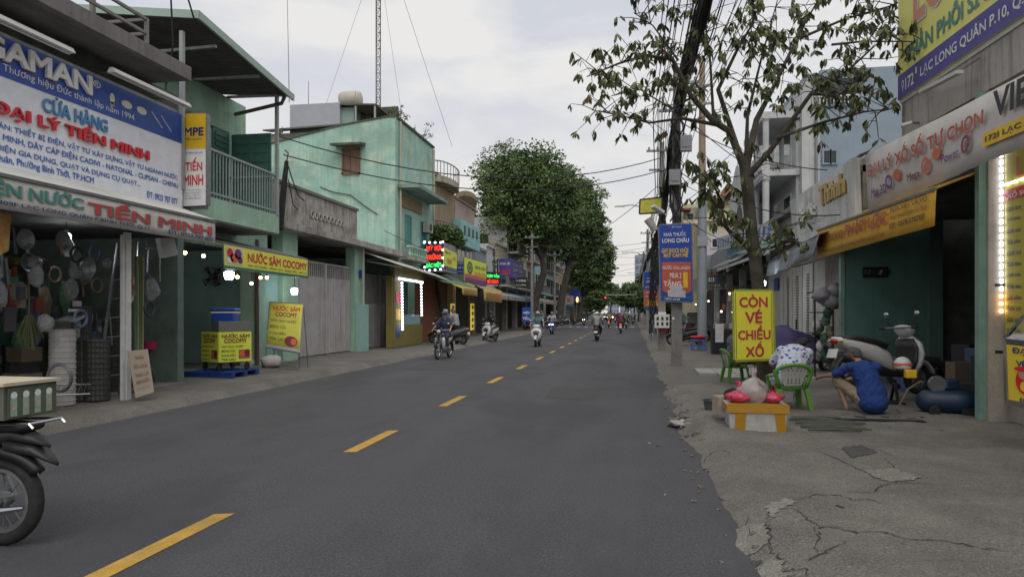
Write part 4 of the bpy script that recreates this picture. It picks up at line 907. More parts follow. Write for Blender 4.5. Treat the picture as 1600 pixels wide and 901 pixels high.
row_house('L', 171, 215, 13, whiter, 'tallest far white block at the end of the left side', win=5)
# ---- yellow LED stall
yv = mat('yellow_vinyl_wall', (.24, .2, .05), .6, .15, 2, .08, dirt=.4, dirtcol=(.2, .15, .05))
t = thing('food_stall', 'yellow food stall framed in white LED strips beside the folding gate', 'stall', (-9.8, 31, .17))
A, B = P(615, 436, X=-9.6), P(622, 436, X=-9.6); ys0 = P(615, 436, X=-9.6).y; ys1 = P(660, 436, X=-9.6).y
wall('side_panel', (-9.85, ys0 - .2, .17), (-9.6, ys0, 3.1), yv, t); wall('front_strip', (-9.62, ys0, .17), (-9.57, ys0 + .9, 3.1), yv, t)
wall('top_fascia', (-9.62, ys0, 3.02), (-9.56, ys1 + .2, 3.6), yv, t); wall('counter', (-10.2, ys0 + .9, .17), (-9.6, ys1, 1.05), yv, t); wall('back_panel', (-10.39, ys0 + .9, 1.05), (-10.3, ys1, 3.0), dark, t)
MB().box((-10.15, ys0 + 1.1, 1.07), (-9.65, ys1 - .2, 1.5)).build('glass_case', mat('case_glass', (.2, .3, .3), .15, .1, 3, .02, alpha=.6, emit=.25), t)  # faint glow put into the glass material itself, no lamp inside
for (u0, v0), (u1, v1), n in (((624, 435), (660, 441), 14), ((628, 442), (629, 514), 16), ((658, 444), (659, 492), 11)):
    mb = MB()
    for k in range(n):
        p = P(u0 + (u1 - u0) * k / (n - 1), v0 + (v1 - v0) * k / (n - 1), X=-9.45); mb.ball(p, .055, 6, 5)
    mb.build('led_strip', led_w, t)
for k in range(3): wall('menu_card', (-9.565, ys0 + .15, .6 + k * .7), (-9.555, ys0 + .75, 1.05 + k * .7), (goods_cols[2], yellow_ink, red_ink)[k], t)
r = thing('green_awning', 'faded green fabric awning over the stall and orange wall', 'awning', (-9.3, 34.5, 3))
MB().slab((-10.35, 31.8, 3.75), (-10.35, 39, 3.75), (-8.6, 39, 2.95), (-8.6, 31.8, 3.0), (0, 0, .03)).build('canopy_cloth', aw_green, r)
s = Sign((-8.58, 35.4, 2.97), (-8.58, 39.0, 2.95), (-8.58, 35.4, 2.5), (-8.58, 39.0, 2.5), r, mat('yellow_valance', (.5, .38, .12), .7, .1, 3, .1), .01, 'valance', wave=.02, k=1)
s.text('CƠM GÀ - CƠM TẤM', .08, .2, .92, .75, orange_ink, .02, .03)
wall('orange_wall', (-10.4, 33.2, .17), (-10.25, 34.5, 3.6), MATS['brick_orange_wall'], r) if False else tag(MB().box((-10.38, 33.1, .17), (-10.2, 36.3, 3.55)).build('orange_wall', MATS['brick_orange_wall']), 'plain brick-orange wall between the LED stall and the lit yellow doorway', 'wall')
# double sided box sign with LED front
r = thing('led_box_sign', 'box sign with flashing red and green LED face and yellow street side', 'sign', (-9.2, 35, 3.35))
Yl = 33.8; A, B, C, D = P(663, 378, Y=Yl), P(693, 378, Y=Yl), P(663, 424, Y=Yl), P(693, 421, Y=Yl)
xr = B.x; MB().box((A.x, Yl + .02, C.z), (xr - .01, Yl + 2.75, B.z)).build('box_body', greyr, r)
s = Sign(A, B, C, D, r, black, .03)
for txt, v0, v1, m in (('MỸ SỢI', .1, .34, led_r), ('TRỨNG', .4, .62, led_r), ('BÁC NIỆT', .7, .92, led_g)): s.text(txt, .12, v0, .88, v1, m, .05, .02, name='led_lettering')
mb = MB()
for k in range(8):
    for (a, b) in ((k / 7, .02), (k / 7, .98), (.03, k / 7), (.97, k / 7)):
        if k % 2 == 0: mb.cbox(s.at(a, b) + s.N * .03, (.09, .03, .09))
mb.build('led_border', led_w, r)
s = Sign((xr, Yl, B.z - .25), (xr, Yl + 2.7, B.z - .35), (xr, Yl, C.z + .15), (xr, Yl + 2.7, C.z + .12), r, yel, .02, 'side_panel')
s.rect(0, .86, 1, 1, navy_ink); s.text('CHÁY', .25, .38, .6, .72, red_ink, .03); s.text('TIỆM MÌ', .1, .08, .5, .28, navy_ink, .02); s.text('MỲ', .68, .2, .9, .5, orange_ink, .02); s.text('NHẬN TIỆC - CƠM PHẦN', .3, .88, .9, .97, white_ink)
# small blue sign, then yellow sign 2, led 2, purple sign, office signs
def flat_sign(label, corners, X, m, thick=.08, **k):
    pts = [P(u, v, X=X) if X is not None else None for u, v in corners]
    c = sum(pts, Vector()) / 4
    r = thing('signboard', label, 'sign', (c.x, c.y, min(p.z for p in pts)))
    return Sign(*pts, r, m, thick, **k)
def facing_sign(label, corners, Y, m, thick=.08, **k):
    pts = [P(u, v, Y=Y) for u, v in corners]; c = sum(pts, Vector()) / 4
    return Sign(*pts, thing('signboard', label, 'sign', (c.x, c.y, min(p.z for p in pts))), m, thick, **k)
s = facing_sign('grey board with a small blue panel between the LED box sign and the yellow sign', [(700, 408), (726, 408), (700, 441), (726, 441)], 39.8, greyr); s.rect(.5, .15, .98, .6, blue_ink); s.text('SỐ 8', .6, .22, .9, .35, white_ink, .02); s.text('LẠC LONG QUÂN', .55, .43, .95, .53, white_ink)
s = flat_sign('yellow signboard with a dark round emblem and purple lower band', [(726, 402), (760, 412), (726, 439), (760, 446)], -9.2, yel, frame=steel); s.rect(0, .82, 1, 1, purple_ink); s.rect(0, .66, 1, .82, paint('orange_red_band', (.6, .12, .05))); s.blob(.22, .38, .12, .28, dkgreen_ink, inner=.55); s.blob(.22, .38, .05, .12, dkgreen_ink); s.text('BÁNH CUỐN', .45, .14, .95, .36, dkgreen_ink, .03); s.text('LÁ SÀI GÒN', .42, .45, .95, .64, orange_ink, .03)
s = facing_sign('small LED sign with green line over red line', [(760, 424), (781, 426), (760, 444), (781, 444)], 46.5, black, frame=None); s.text('CƠM TẤM', .05, .1, .95, .45, led_g, .05, .02, name='led_lettering'); s.text('BÌ CHẢ', .1, .55, .9, .92, led_r, .05, .02, name='led_lettering')
s = facing_sign('purple-blue signboard with white line above red lettering', [(765, 404), (800, 404), (765, 434), (800, 434)], 55, mat('purple_blue_board', (.06, .05, .22), .6, .1, 3)); s.text('A CHẬU - CƠ KHÍ - SẮT', .08, .15, .92, .35, white_ink, .03); s.text('HƯNG PHÁT', .08, .5, .92, .85, red_ink, .04)
s = Sign(*[P(u, v, X=P(800, 404, Y=55).x) for u, v in ((800, 404), (818, 411), (800, 434), (818, 438))], s.root, MATS['purple_blue_board'], .05, 'side_panel')
for k in range(3): s.text(('CỬA SẮT', 'LAN CAN', 'CẦU THANG')[k], .1, .15 + k * .28, .9, .35 + k * .28, grey_ink, .02)
s = facing_sign('small teal-blue signboard below the purple one', [(771, 438), (800, 438), (771, 449), (800, 450)], 56, mat('teal_blue_board', (.04, .2, .3), .6, .1, 3)); s.text('VĂN PHÒNG', .1, .25, .9, .75, white_ink, .03)
s = facing_sign('dark signboard with two white lines below the side of the purple sign', [(801, 433), (824, 433), (801, 449), (824, 449)], 58, black); s.text('VĂN PHÒNG', .1, .15, .9, .45, white_ink, .03); s.text('TƯ VẤN', .1, .6, .9, .85, white_ink, .02)
s = flat_sign('lit yellow fascia above the orange doorway', [(708, 434), (742, 443), (708, 444), (742, 458)], -9.9, lit_y, .06); s.text('BÁNH MÌ 0 Ế 1 LÀNG', .08, .2, .92, .75, navy_ink, .03)
for (u0, u1, lb) in ((705, 711, 'left lit yellow menu strip beside the doorway'), (736, 741, 'right lit yellow menu strip beside the doorway')):
    s = flat_sign(lb, [(u0, 474 - (u1 - u0) * 0), (u1, 474), (u0, 516), (u1, 514)], -9.7, lit_y, .05)
    for k in range(4): s.blob(.5, .14 + k * .24, .35, .08, orange_ink)
s = flat_sign('pale yellow awning valance with orange lettering, farther along', [(756, 451), (784, 455), (756, 470), (784, 473)], -8.7, MATS['yellow_valance'], .02, wave=.02, k=1); s.text('CƠM NIÊU', .1, .2, .9, .75, orange_ink, .03, .03)
r = thing('beige_awning', 'beige sloping awning behind the pale yellow valance', 'awning', (-9.5, 46, 2.9)); p, q = P(756, 451, X=-8.72), P(784, 455, X=-8.72)
MB().slab(p, q, q + Vector((-1.6, 0, .6)), p + Vector((-1.6, 0, .6)), (0, 0, .03)).build('canopy_cloth', aw_beige, r)
s = facing_sign('blue standing board lettered VIỆT TIẾN beside the first tree trunk', [(816, 480), (830, 480), (815, 502), (828, 503)], 55, blue_ink); s.text('VIỆT', .1, .25, .9, .5, white_ink, .04); s.text('TIẾN', .1, .6, .9, .85, white_ink, .04)
s = facing_sign('white board with red BÒ lettering beyond the second trunk', [(877, 461), (896, 462), (877, 474), (896, 474)], 88, whiter); s.text('BÒ', .5, .15, .9, .85, red_ink, .05)
s = facing_sign('plain dark blue board above the red-lettered one', [(893, 452), (906, 452), (893, 468), (906, 468)], 90, blue_ink)
o = MB().ball(P(902, 468, Y=88), (.16, .08, .36), 10, 6); tag(o.build('lit_sign', mat('warm_lit_sign', (1, .55, .2), emit=2)), 'small glowing orange sign right of the dark blue board', 'sign')
# water bottles outside
for k in range(6):
    p = P(722 + k * 6, 510, Z=.14); tag(MB().lathe([(.13, 0), (.15, .05), (.15, .3), (.12, .36), (.15, .4), (.04, .5), (.04, .54)], (min(p.x, -9.0), p.y, .14), 10).build('water_bottle', mat('blue_bottle', (.05, .12, .35), .3, .1, 3, .02)), 'large blue water bottle in the row outside the lit yellow doorway', 'bottle', 'water bottles outside the yellow doorway')
# ================================================================ TREES
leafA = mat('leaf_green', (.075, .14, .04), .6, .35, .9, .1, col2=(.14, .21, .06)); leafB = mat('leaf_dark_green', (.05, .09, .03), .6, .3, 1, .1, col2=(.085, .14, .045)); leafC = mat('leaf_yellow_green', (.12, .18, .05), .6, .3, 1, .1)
bark = mat('bark', (.07, .058, .048), .95, .35, 4, .6, bscale=30); bark_l = mat('pale_bark', (.085, .075, .062), .95, .45, 4, .5, dirt=.4, bscale=40)
def leaves(mb, c, r, n, size, rng, hang=.0):
    for _ in range(n):
        d = Vector((rng.gauss(0, 1), rng.gauss(0, 1), rng.gauss(0, 1))); d.normalize()
        p = Vector(c) + Vector((d.x * r[0], d.y * r[1], d.z * r[2])) * (rng.random() ** .35)
        a = Vector((rng.gauss(0, 1), rng.gauss(0, 1), rng.gauss(0, .7) - hang)).normalized(); b = a.cross(Vector((rng.gauss(0, 1), rng.gauss(0, 1), rng.gauss(0, 1)))).normalized()
        s = size * rng.uniform(.6, 1.3); i = len(mb.v)
        mb.v += [p, p + a * s * .5 + b * s * .28, p + a * s, p + a * s * .5 - b * s * .28]; mb.f.append((i, i + 1, i + 2, i + 3))
def big_tree(label, base, trunk, lobes, nblob, nleaf, size, seed, r0=.35, mA=leafA, mB=leafB, name='tree'):
    rng = random.Random(seed); t = thing(name, label, 'tree', base, 'big street trees on the left side' if name == 'street_tree' else None)
    mb = MB(); L_ = [Vector(p) for p in trunk]; mb.tube(L_, [r0 * (1 - .5 * i / (len(L_) - 1)) * (1.25 if i == 0 else 1) for i in range(len(L_))], 10)
    top = L_[-1]
    for c, r in lobes:
        for k in range(4):
            d = Vector((rng.uniform(-1, 1) * r[0], rng.uniform(-1, 1) * r[1], rng.uniform(-.3, .8) * r[2])) * .7; e = Vector(c) + d; m = top.lerp(e, .5) + Vector((0, 0, -.3 + rng.uniform(0, .6)))
            mb.tube([top - Vector((0, 0, .3)), m, e], [r0 * .45, r0 * .25, .05], 6)
    mb.build('trunk', bark, t)
    g = [MB(), MB()]
    tot = sum(r[0] * r[2] for c, r in lobes)
    for c, r in lobes:
        nb = int(nblob * r[0] * r[2] / tot)
        for k in range(nb):
            d = Vector((rng.gauss(0, 1), rng.gauss(0, 1), rng.gauss(0, 1))).normalized(); q = rng.uniform(.55, 1.0)
            p = Vector(c) + Vector((d.x * r[0], d.y * r[1], d.z * r[2])) * q; br = rng.uniform(.6, 1.0) * min(r[0], r[2]) * .25
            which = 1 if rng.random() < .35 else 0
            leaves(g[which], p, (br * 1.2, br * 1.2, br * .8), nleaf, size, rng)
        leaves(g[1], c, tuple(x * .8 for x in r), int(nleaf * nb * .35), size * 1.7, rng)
    g[0].build('crown', mA, t)['kind'] = 'stuff'; g[1].build('crown_shaded_leaves', mB, t)['kind'] = 'stuff'  # darker green set: random clumps plus the inner fill of the crown
    return t
def at(u, v, Y): return P(u, v, Y=Y)
b1 = Vector((-8.6, 60.5, .1)); big_tree('largest street tree, round crown over the left row, nearest of the three', b1, [b1, at(836, 470, 60.5), at(850, 425, 60.5), at(847, 400, 60.5)],
         [(at(812, 308, 60.5), (4.2, 4.2, 5.0)), (at(852, 318, 61), (3.6, 4, 4.5))], 420, 95, .25, 11, .42, name='street_tree')
b2 = Vector((-8.8, 84, .1)); big_tree('second street tree, leaning dark trunk behind the largest one', b2, [b2, at(880, 455, 84), at(890, 410, 84), at(893, 380, 84)],
         [(at(890, 325, 84), (4.2, 4.5, 4.6)), (at(916, 360, 85), (2.6, 3, 3.6)), (at(880, 380, 84), (3.5, 3.5, 2.6))], 250, 75, .34, 12, .5, name='street_tree')
b3 = Vector((-8.2, 112, .1)); big_tree('third street tree, farthest of the big crowns with a pale straight trunk', b3, [b3, at(917, 450, 112), at(922, 410, 112)],
         [(at(922, 402, 112), (3.9, 4.5, 5.6)), (at(942, 412, 113), (2.0, 3, 3.8)), (at(915, 430, 112), (3.2, 3.5, 3))], 220, 60, .42, 13, .5, name='street_tree')
b4 = Vector((-7.6, 92, .1)); big_tree('small round bright green tree under the third crown', b4, [b4, at(932, 485, 92), at(932, 478, 92)], [(at(932, 470, 92), (1.6, 1.5, 1.5))], 60, 40, .3, 14, .12, leafC, leafA, name='small_tree')
b5 = Vector((-9.6, 36.2, .1)); big_tree('bushy yellow-green tree growing above the LED box sign', b5, [b5, at(676, 410, 36.2), at(680, 385, 36.2)], [(at(675, 368, 36.4), (.9, .8, .55)), (at(698, 366, 36.4), (.9, .8, .55)), (at(715, 378, 36.6), (.5, .6, .35))], 90, 45, .15, 15, .1, leafC, leafA, name='small_tree')
b6 = Vector((-9.9, 53, 3.4)); big_tree('dark hanging shrub on the facade above the purple sign', b6, [b6, at(762, 400, 53), at(758, 380, 53)], [(at(757, 398, 53), (.8, .6, 1.2)), (at(763, 415, 53), (.6, .6, .7)), (at(750, 372, 53), (.7, .6, .5))], 60, 40, .2, 16, .06, leafA, leafB, name='climbing_shrub')
for k, (u, v, Y, sz, lb) in enumerate(((615, 180, 31, .35, 'small wild shrub rooted on the top corner of the turquoise house'), (627, 188, 32, .3, 'second wild shrub on the roof edge of the turquoise house'), (659, 208, 36, .45, 'sparse spindly shrub at the far roof corner of the turquoise house'), (437, 206, 36, .2, 'tiny weed tuft on the rusty roof edge'))):
    p = P(u, v, Y=Y); r = thing('roof_shrub', lb, 'shrub', p); rng = random.Random(k); g = MB(); st = MB()
    for j in range(9):
        e = p + Vector((rng.uniform(-sz, sz), rng.uniform(-sz, sz), rng.uniform(-.1, sz * 1.2))); st.tube([p - Vector((0, 0, sz)), e], [.015, .006], 4); leaves(g, e, (sz * .3,) * 3, 14, .11, rng)
    st.build('stem', bark, r); g.build('foliage', leafA, r)['kind'] = 'stuff'
# right side far trees and vines
big_tree('slender leafy tree behind the second blue banner on the right', Vector((1.75, 43, .1)), [Vector((1.75, 43, .1)), Vector((1.7, 43, 2.5)), Vector((1.6, 43, 4))], [(Vector((1.75, 43, 3.6)), (.55, .6, 2.6)), (Vector((1.9, 43.5, 1.6)), (.55, .6, 1.4))], 110, 45, .2, 21, .1, leafA, leafB, name='small_tree')
for k, (x, y, s_) in enumerate(((1.6, 70, 2.0), (2.2, 95, 2.6), (1.0, 120, 3.2), (-1.0, 165, 4.0), (3.0, 150, 4.5), (.5, 210, 5), (4, 240, 6), (-9.5, 150, 5), (-9, 190, 6), (-3, 330, 7), (-9, 300, 7))):
    big_tree(('far right-hand tree nearest the crossing', 'far right-hand tree with drooping crown beside the crossing', 'far tree right of the road end', 'far tree almost in line with the road end', 'broad far tree on the right past the crossing', 'hazy tree at the right road end', 'largest hazy tree at the right road end', 'far left tree beyond the third crown', 'farthest left tree beyond the crossing', 'tiny tree at the vanishing point', 'tiny tree left of the vanishing point')[k],
             Vector((x, y, 0)), [Vector((x, y, 0)), Vector((x + .2, y, s_ * .8)), Vector((x, y, s_ * 1.2))], [(Vector((x, y, s_ * 1.35)), (s_ * .75, s_ * .75, s_ * .7))], 50, 40, s_ * .13, 30 + k, .12 * s_ * .4, leafA, leafB, name='far_tree')
# far tower and end blocks, bluish distance haze put into their colours
t = thing('distant_tower', 'pale grey apartment tower far down the road right of the wires', 'tower', (4.5, 300, 0))
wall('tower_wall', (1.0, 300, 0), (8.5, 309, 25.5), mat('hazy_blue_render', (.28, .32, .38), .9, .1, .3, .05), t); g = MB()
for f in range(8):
    for k in range(4): g.box((1.5 + k * 1.8, 299.9, 2 + f * 2.9), (2.6 + k * 1.8, 300.05, 3.6 + f * 2.9))
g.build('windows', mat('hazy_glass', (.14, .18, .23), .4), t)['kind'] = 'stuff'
for x0, x1, y, z, lb in ((-7, -2, 420, 13, 'hazy low block closing the view at the road end'), (-1.5, 4, 430, 17, 'taller hazy block right at the vanishing point'), (-14, -7.5, 410, 18, 'hazy block at the road end behind the left trees')):
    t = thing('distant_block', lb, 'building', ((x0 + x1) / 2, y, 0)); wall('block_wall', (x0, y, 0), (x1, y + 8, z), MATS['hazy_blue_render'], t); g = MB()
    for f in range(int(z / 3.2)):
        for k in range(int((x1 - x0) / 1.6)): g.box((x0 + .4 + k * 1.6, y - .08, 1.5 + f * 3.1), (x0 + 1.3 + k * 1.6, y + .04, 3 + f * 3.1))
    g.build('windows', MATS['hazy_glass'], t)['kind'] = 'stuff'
# ================================================================ RIGHT ROW
beige = mat('beige_render', (.38, .34, .3), .9, .15, 2.5, .3, dirt=.4, streak=.35, fine=.3)
bandm = mat('stained_concrete_band', (.42, .4, .37), .9, .15, 2, .2, dirt=.4, dirtcol=(.1, .09, .08), streak=.8)
def fx(y): return 4.6 + (13.25 - y) * .0607
t = thing('lottery_shop_building', 'nearest right-hand building with stained concrete band under its yellow sign', 'building', (6.5, 8, 0))
def rwall(name, y0, y1, off0, off1, z0, z1, m):
    return MB().hexa([(fx(y0) + off0, y0, z0), (fx(y0) + off1, y0, z0), (fx(y1) + off1, y1, z0), (fx(y1) + off0, y1, z0), (fx(y0) + off0, y0, z1), (fx(y0) + off1, y0, z1), (fx(y1) + off1, y1, z1), (fx(y1) + off0, y1, z1)]).build(name, m, t)
rwall('concrete_band', 2, 13.25, 0, .5, 4.62, 5.24, bandm); rwall('upper_wall', 2, 13.25, .15, 5, 5.24, 9.5, whiter)
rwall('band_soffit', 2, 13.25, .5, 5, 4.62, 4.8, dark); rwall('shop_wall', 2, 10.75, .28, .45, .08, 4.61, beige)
wall('front_pillar', (4.75, 10.55, .08), (5.06, 10.75, 4.6), beige, t); wall('green_pillar_edge', (4.655, 10.6, .08), (4.748, 10.72, 4.6), mat('mint_paint', (.2, .33, .28), .6, .15, 4, .08, dirt=.3), t)
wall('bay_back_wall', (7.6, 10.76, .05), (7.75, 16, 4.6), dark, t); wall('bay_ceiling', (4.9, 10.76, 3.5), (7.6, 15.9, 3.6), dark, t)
wall('near_bay_wall', (5.07, 10.65, .08), (7.6, 10.75, 3.5), mat('dark_green_wall', (.05, .08, .07), .85, .2, 2, .1), t)
MB().hexa([(5.4, 2, .02), (9, 2, .02), (9, 16, .02), (4.7, 16, .02), (5.4, 2, .1), (9, 2, .1), (9, 16, .1), (4.7, 16, .1)]).build('floor', concrete, t)
for z in (1.05, 1.95): wall('switch_plate', (4.83, 10.545, z), (4.95, 10.549, z + .04), black, t)
r = thing('signboard', 'large yellow lottery sign with blue address band above the concrete band', 'signboard', (4.65, 9, 5.25))
TL, TR = Vector((fx(13.25) - .06, 13.25, 8.2)), Vector((fx(6.5) - .06, 6.5, 8.2)); BL, BR = Vector((TL.x, TL.y, 5.27)), Vector((TR.x, TR.y, 5.27))
s = Sign(TL, TR, BL, BR, r, mat('faded_yellow_vinyl', (.8, .76, .22), .6, .08, 2, .04, dirt=.15, dirtcol=(.4, .4, .2)), .1, frame=white)
s.rect(0, .86, 1, 1, mat('address_blue', (.1, .09, .32), .6, .1, 2), .004)
s.blob(.03, .925, .006, .022, white_ink, .008, inner=.6); MB().add([s.at(.027, .94) + s.N * .008, s.at(.033, .94) + s.N * .008, s.at(.03, .975) + s.N * .008], [(0, 1, 2)]).build('pin_mark', white_ink, r)
s.text('172', .045, .90, .092, .97, white_ink, .02, .01); s.text('I', .1, .885, .107, .92, white_ink, .02, .01); s.text('LẠC LONG QUÂN P.10, Q.11', .125, .89, .56, .97, white_ink, .02, .01)
s.text('PHÂN PHỐI SỈ & LẺ', .05, .68, .50, .82, paint('teal_lettering', (.08, .27, .24)), .03, .01)
s.text('LÔ TÔ', .09, .25, .47, .64, mat('salmon_lettering', (.62, .27, .2), .6, .1, 3), .05, .015, shadow=white_ink)
s.text('Cty', .045, .28, .1, .46, grey_ink, .02, .01); s.text('XỔ SỐ KIẾN THIẾT', .1, .03, .75, .18, red_ink, .03, .01)
for y in (12.2,):
    p = P(1440, 143, X=4.45); q = P(1500, 112, X=4.42); r = thing('tube_lamp', 'unlit tube lamp on a bracket below the yellow sign', 'lamp', p); MB().bar(p, q, .09, .05).build('tube_casing', white, r); MB().bar(p.lerp(q, .9), p.lerp(q, .9) + Vector((.3, 0, .2)), .03).build('bracket', steel, r)
p = P(1427, 192, X=4.55); r = thing('bullet_camera', 'small bullet camera mounted on the stained concrete band', 'camera', p); MB().cyl(p + Vector((-.16, .05, -.03)), p + Vector((-.02, 0, 0)), .035).build('camera_body', white, r); MB().cyl(p + Vector((-.165, .052, -.031)), p + Vector((-.155, .05, -.03)), .028).build('lens', black, r); MB().cyl(p, p + Vector((.1, 0, 0)), .02).build('mount', steel, r)
# banner XO SO TU CHON
r = thing('vinyl_banner', 'creased pale banner lettered ĐẠI LÝ XỔ SỐ TỰ CHỌN strung below the concrete band', 'banner', (4.3, 10.5, 3.4))
A, B, C, D = P(1352, 243, X=4.25), P(1620, 106, X=4.35), P(1360, 330, X=4.25), P(1620, 222, X=4.35)
A = A + (A - B).normalized() * 0; s = Sign(A, B + (B - A) * .35, C, D + (D - C) * .35, r, mat('pale_banner', (.6, .57, .54), .7, .1, 2, .3, dirt=.35, dirtcol=(.28, .26, .24), bscale=5), .01, wave=.035, k=1.6)
br = paint('banner_red', (.5, .1, .06)); s.text('ĐẠI LÝ XỔ SỐ TỰ CHỌN', .03, .12, .60, .5, br, .04, .045); s.text('VIETLOTT', .63, .05, .97, .45, black_ink, .05, .045)
s.text('Max 3D', .05, .66, .14, .82, purple_ink, .02, .045); s.blob(.155, .66, .018, .12, purple_ink, .045, inner=.6); s.text('Mega', .25, .66, .32, .82, maroon_ink, .02, .045); s.blob(.35, .66, .02, .14, orange_ink, .045, inner=.6); s.text('6/45', .337, .6, .363, .72, orange_ink, .02, .047); s.text('Power', .42, .6, .5, .74, purple_ink, .02, .045); s.blob(.53, .62, .02, .14, maroon_ink, .045, inner=.6); s.text('6/55', .518, .57, .542, .67, maroon_ink, .02, .047); s.blob(.2, .6, .02, .1, orange_ink, .045); s.blob(.4, .55, .018, .09, orange_ink, .045)
s.rect(.6, .6, .9, .8, yellow_ink, .044); s.text('172I LẠC LONG QUÂN', .61, .64, .89, .76, black_ink, .02, .05)
g = MB(); 
for p in (A, C): g.tube([p, p + Vector((.4, .5, .4))], .008, 4)
g.build('tie_rope', cable, r)
# menu board with LED edge
bx = 4.93
r = thing('lottery_board', 'tall yellow board of prize rows edged by a bright white LED strip', 'board', (bx, 9.6, .4))
A, B = Vector((bx, 10.5, 3.75)), Vector((bx, 7.6, 3.75)); s = Sign(A, B, Vector((bx, 10.5, .5)), Vector((bx, 7.6, .5)), r, mat('olive_yellow_board', (.5, .42, .04), .55, .1, 2, .03), .04)
s.rect(0, .16, 1, .205, red_ink); s.text('XỔ SỐ HÔM NAY', .02, .168, .5, .198, white_ink, .02); s.text('LÔ TÔ', .1, .02, .5, .12, orange_ink, .04)
for k in range(15):
    y = .23 + k * .045; s.text(('Giải tám', 'Giải bảy', 'Giải sáu', 'Giải năm', 'Giải tư')[k % 5], .02, y, .14, y + .02, navy_ink, .01); s.text('%02d' % (7 * k + 11), .2, y, .25, y + .022, maroon_ink, .02); s.text('%04d' % (613 * k + 1071), .32, y, .42, y + .022, navy_ink, .02)
led = MB(); le2 = MB()
for k in range(22): z = 3.72 - k * .1; le2.cbox((4.9, 10.53, z), (.02, .05, .035)) if k > 18 else led.cbox((4.9, 10.53, z), (.02, .05, .06))
for k in range(16): led.cbox((4.9, 10.4 - k * .18, 3.3), (.02, .11, .022))
led.build('led_strip', mat('bright_white_led', (.9, .93, 1), emit=6), r); le2.build('warm_led_strip', warm_b, r)
# glass cart
r = thing('lottery_cart', 'steel and glass counter cart with yellow ĐẠI LÝ VÉ SỐ front panel', 'cart', (4.7, 8, .1))
c = Vector((4.43, 8.45, 0)); 
MB().hexa([(4.4, 6.9, .5), (4.95, 6.9, .5), (4.9, 8.3, .5), (4.35, 8.35, .5), (4.4, 6.9, 1.28), (4.95, 6.9, 1.28), (4.9, 8.3, 1.28), (4.35, 8.35, 1.28)]).build('body', steel, r)
pa, pb = P(1571, 533, Y=8.42), P(1640, 541, Y=8.0); s = Sign(pa, pb, P(1575, 628, Y=8.42), P(1640, 640, Y=8.0), r, mat('cart_yellow', (.68, .5, .03), .5, .05, 3, .02), .03, 'print_panel', frame=chrome, fw=.03)
s.text('ĐẠI LÝ', .16, .06, .9, .2, navy_ink, .04); s.text('VÉ SỐ', .24, .24, .8, .38, navy_ink, .04); s.text('ĐỔI SỐ', .3, .86, .8, .95, navy_ink, .04)
s.blob(.42, .62, .2, .2, red_ink, .006, 'picture'); s.blob(.42, .5, .12, .09, skin, .009, 'picture_detail'); s.blob(.42, .42, .22, .04, red_ink, .012, 'picture_detail'); s.blob(.42, .7, .09, .08, yellow_ink, .009, 'picture_detail')
a0, a1 = P(1571, 528, Y=8.45), P(1605, 487, Y=8.2)
MB().bar(a0, a1, .03).bar(a1, a1 + Vector((.6, -.9, .02)), .03).bar(a0, a0 + Vector((.6, -.25, 0)), .05, .1).build('frame', chrome, r)
MB().add([a0, a0 + Vector((.6, -.3, 0)), a1 + Vector((.6, -.2, 0)), a1], [(0, 1, 2, 3)]).build('glass_panel', mat('clear_cart_glass', (.5, .55, .55), .1, .05, 3, 0, alpha=.22), r)
o = lumpy(MB().cbox(a0 + Vector((.4, -.25, .06)), (.55, .35, .07)), .03).build('ticket_pile', litter, r)
for x in (4.5, 4.8): w = MB().lathe([(.13, -.02), (.14, 0), (.13, .02)], (x, 8.1, .24), 14, 'x').build('wheel', rubber, r)
MB().bar((4.5, 8.1, .24), (4.5, 8.1, .5), .03).bar((4.8, 8.1, .24), (4.8, 8.1, .5), .03).build('wheel_fork', steel, r)
pa, pb = P(1556, 657, Z=.12), P(1640, 690, Z=.12); tag(MB().slab((4.62, 9.4, .1), (4.66, 9.4, .1), (5.15, 8.3, .1), (5.1, 8.28, .1), (0, 0, .2)).build('wooden_plank', mat('raw_pine_plank', (.42, .25, .11), .7, .2, 3, .08)), 'raw pine plank standing on edge under the lottery cart', 'plank')
# ---- repair bay far side wall (belongs to the next building)
dteal = mat('dark_teal_painted_wall', (.12, .25, .22), .8, .2, 1.2, .12, dirt=.4, dirtcol=(.04, .07, .065), streak=.4)
t = thing('white_gate_house', 'house with grey-white louvred gates behind the weathered Phước Thành sign', 'house', (6.5, 21, 0))
wall('teal_side_wall', (4.42, 16, .08), (6.25, 16.18, 3.8), dteal, t); wall('wall_pilaster', (6.05, 15.88, .08), (6.3, 15.998, 3.8), mat('mid_teal_paint', (.1, .19, .165), .8, .15, 2, .1), t)
wall('inner_dark_wall', (6.3, 16.1, .08), (7.7, 16.2, 3.8), dark, t); wall('wall_edge_strip', (4.34, 15.95, .6), (4.418, 16.1, 3.2), mat('mint_paint', (.2, .33, .28)), t)
v0, v1 = P(1348, 434, Y=15.99), P(1387, 417, Y=15.99); vt = MB().box((v0.x, 15.97, v0.z), (v1.x, 15.998, v1.z)).build('vent_box', black, t)
for k in range(7): x = v0.x + .04 + k * .075; lumpy(MB().cbox((x, 15.95, (v0.z + v1.z) / 2), (.05, .03, .1), 0, 0, .3), .008).build('vent_fin', random.choice([grey_ink, black_ink, steel]), vt)
wall('front_wall', (4.85, 16.2, 3.0), (5.1, 26.5, 4.9), beige, t)
wall('roof_slab', (4.6, 16.2, 4.6), (9, 26.5, 4.75), slabm, t)
wall('door', (4.95, 16.35, .1), (5.0, 17.3, 2.95), mat('maroon_door', (.06, .02, .02), .5), t)
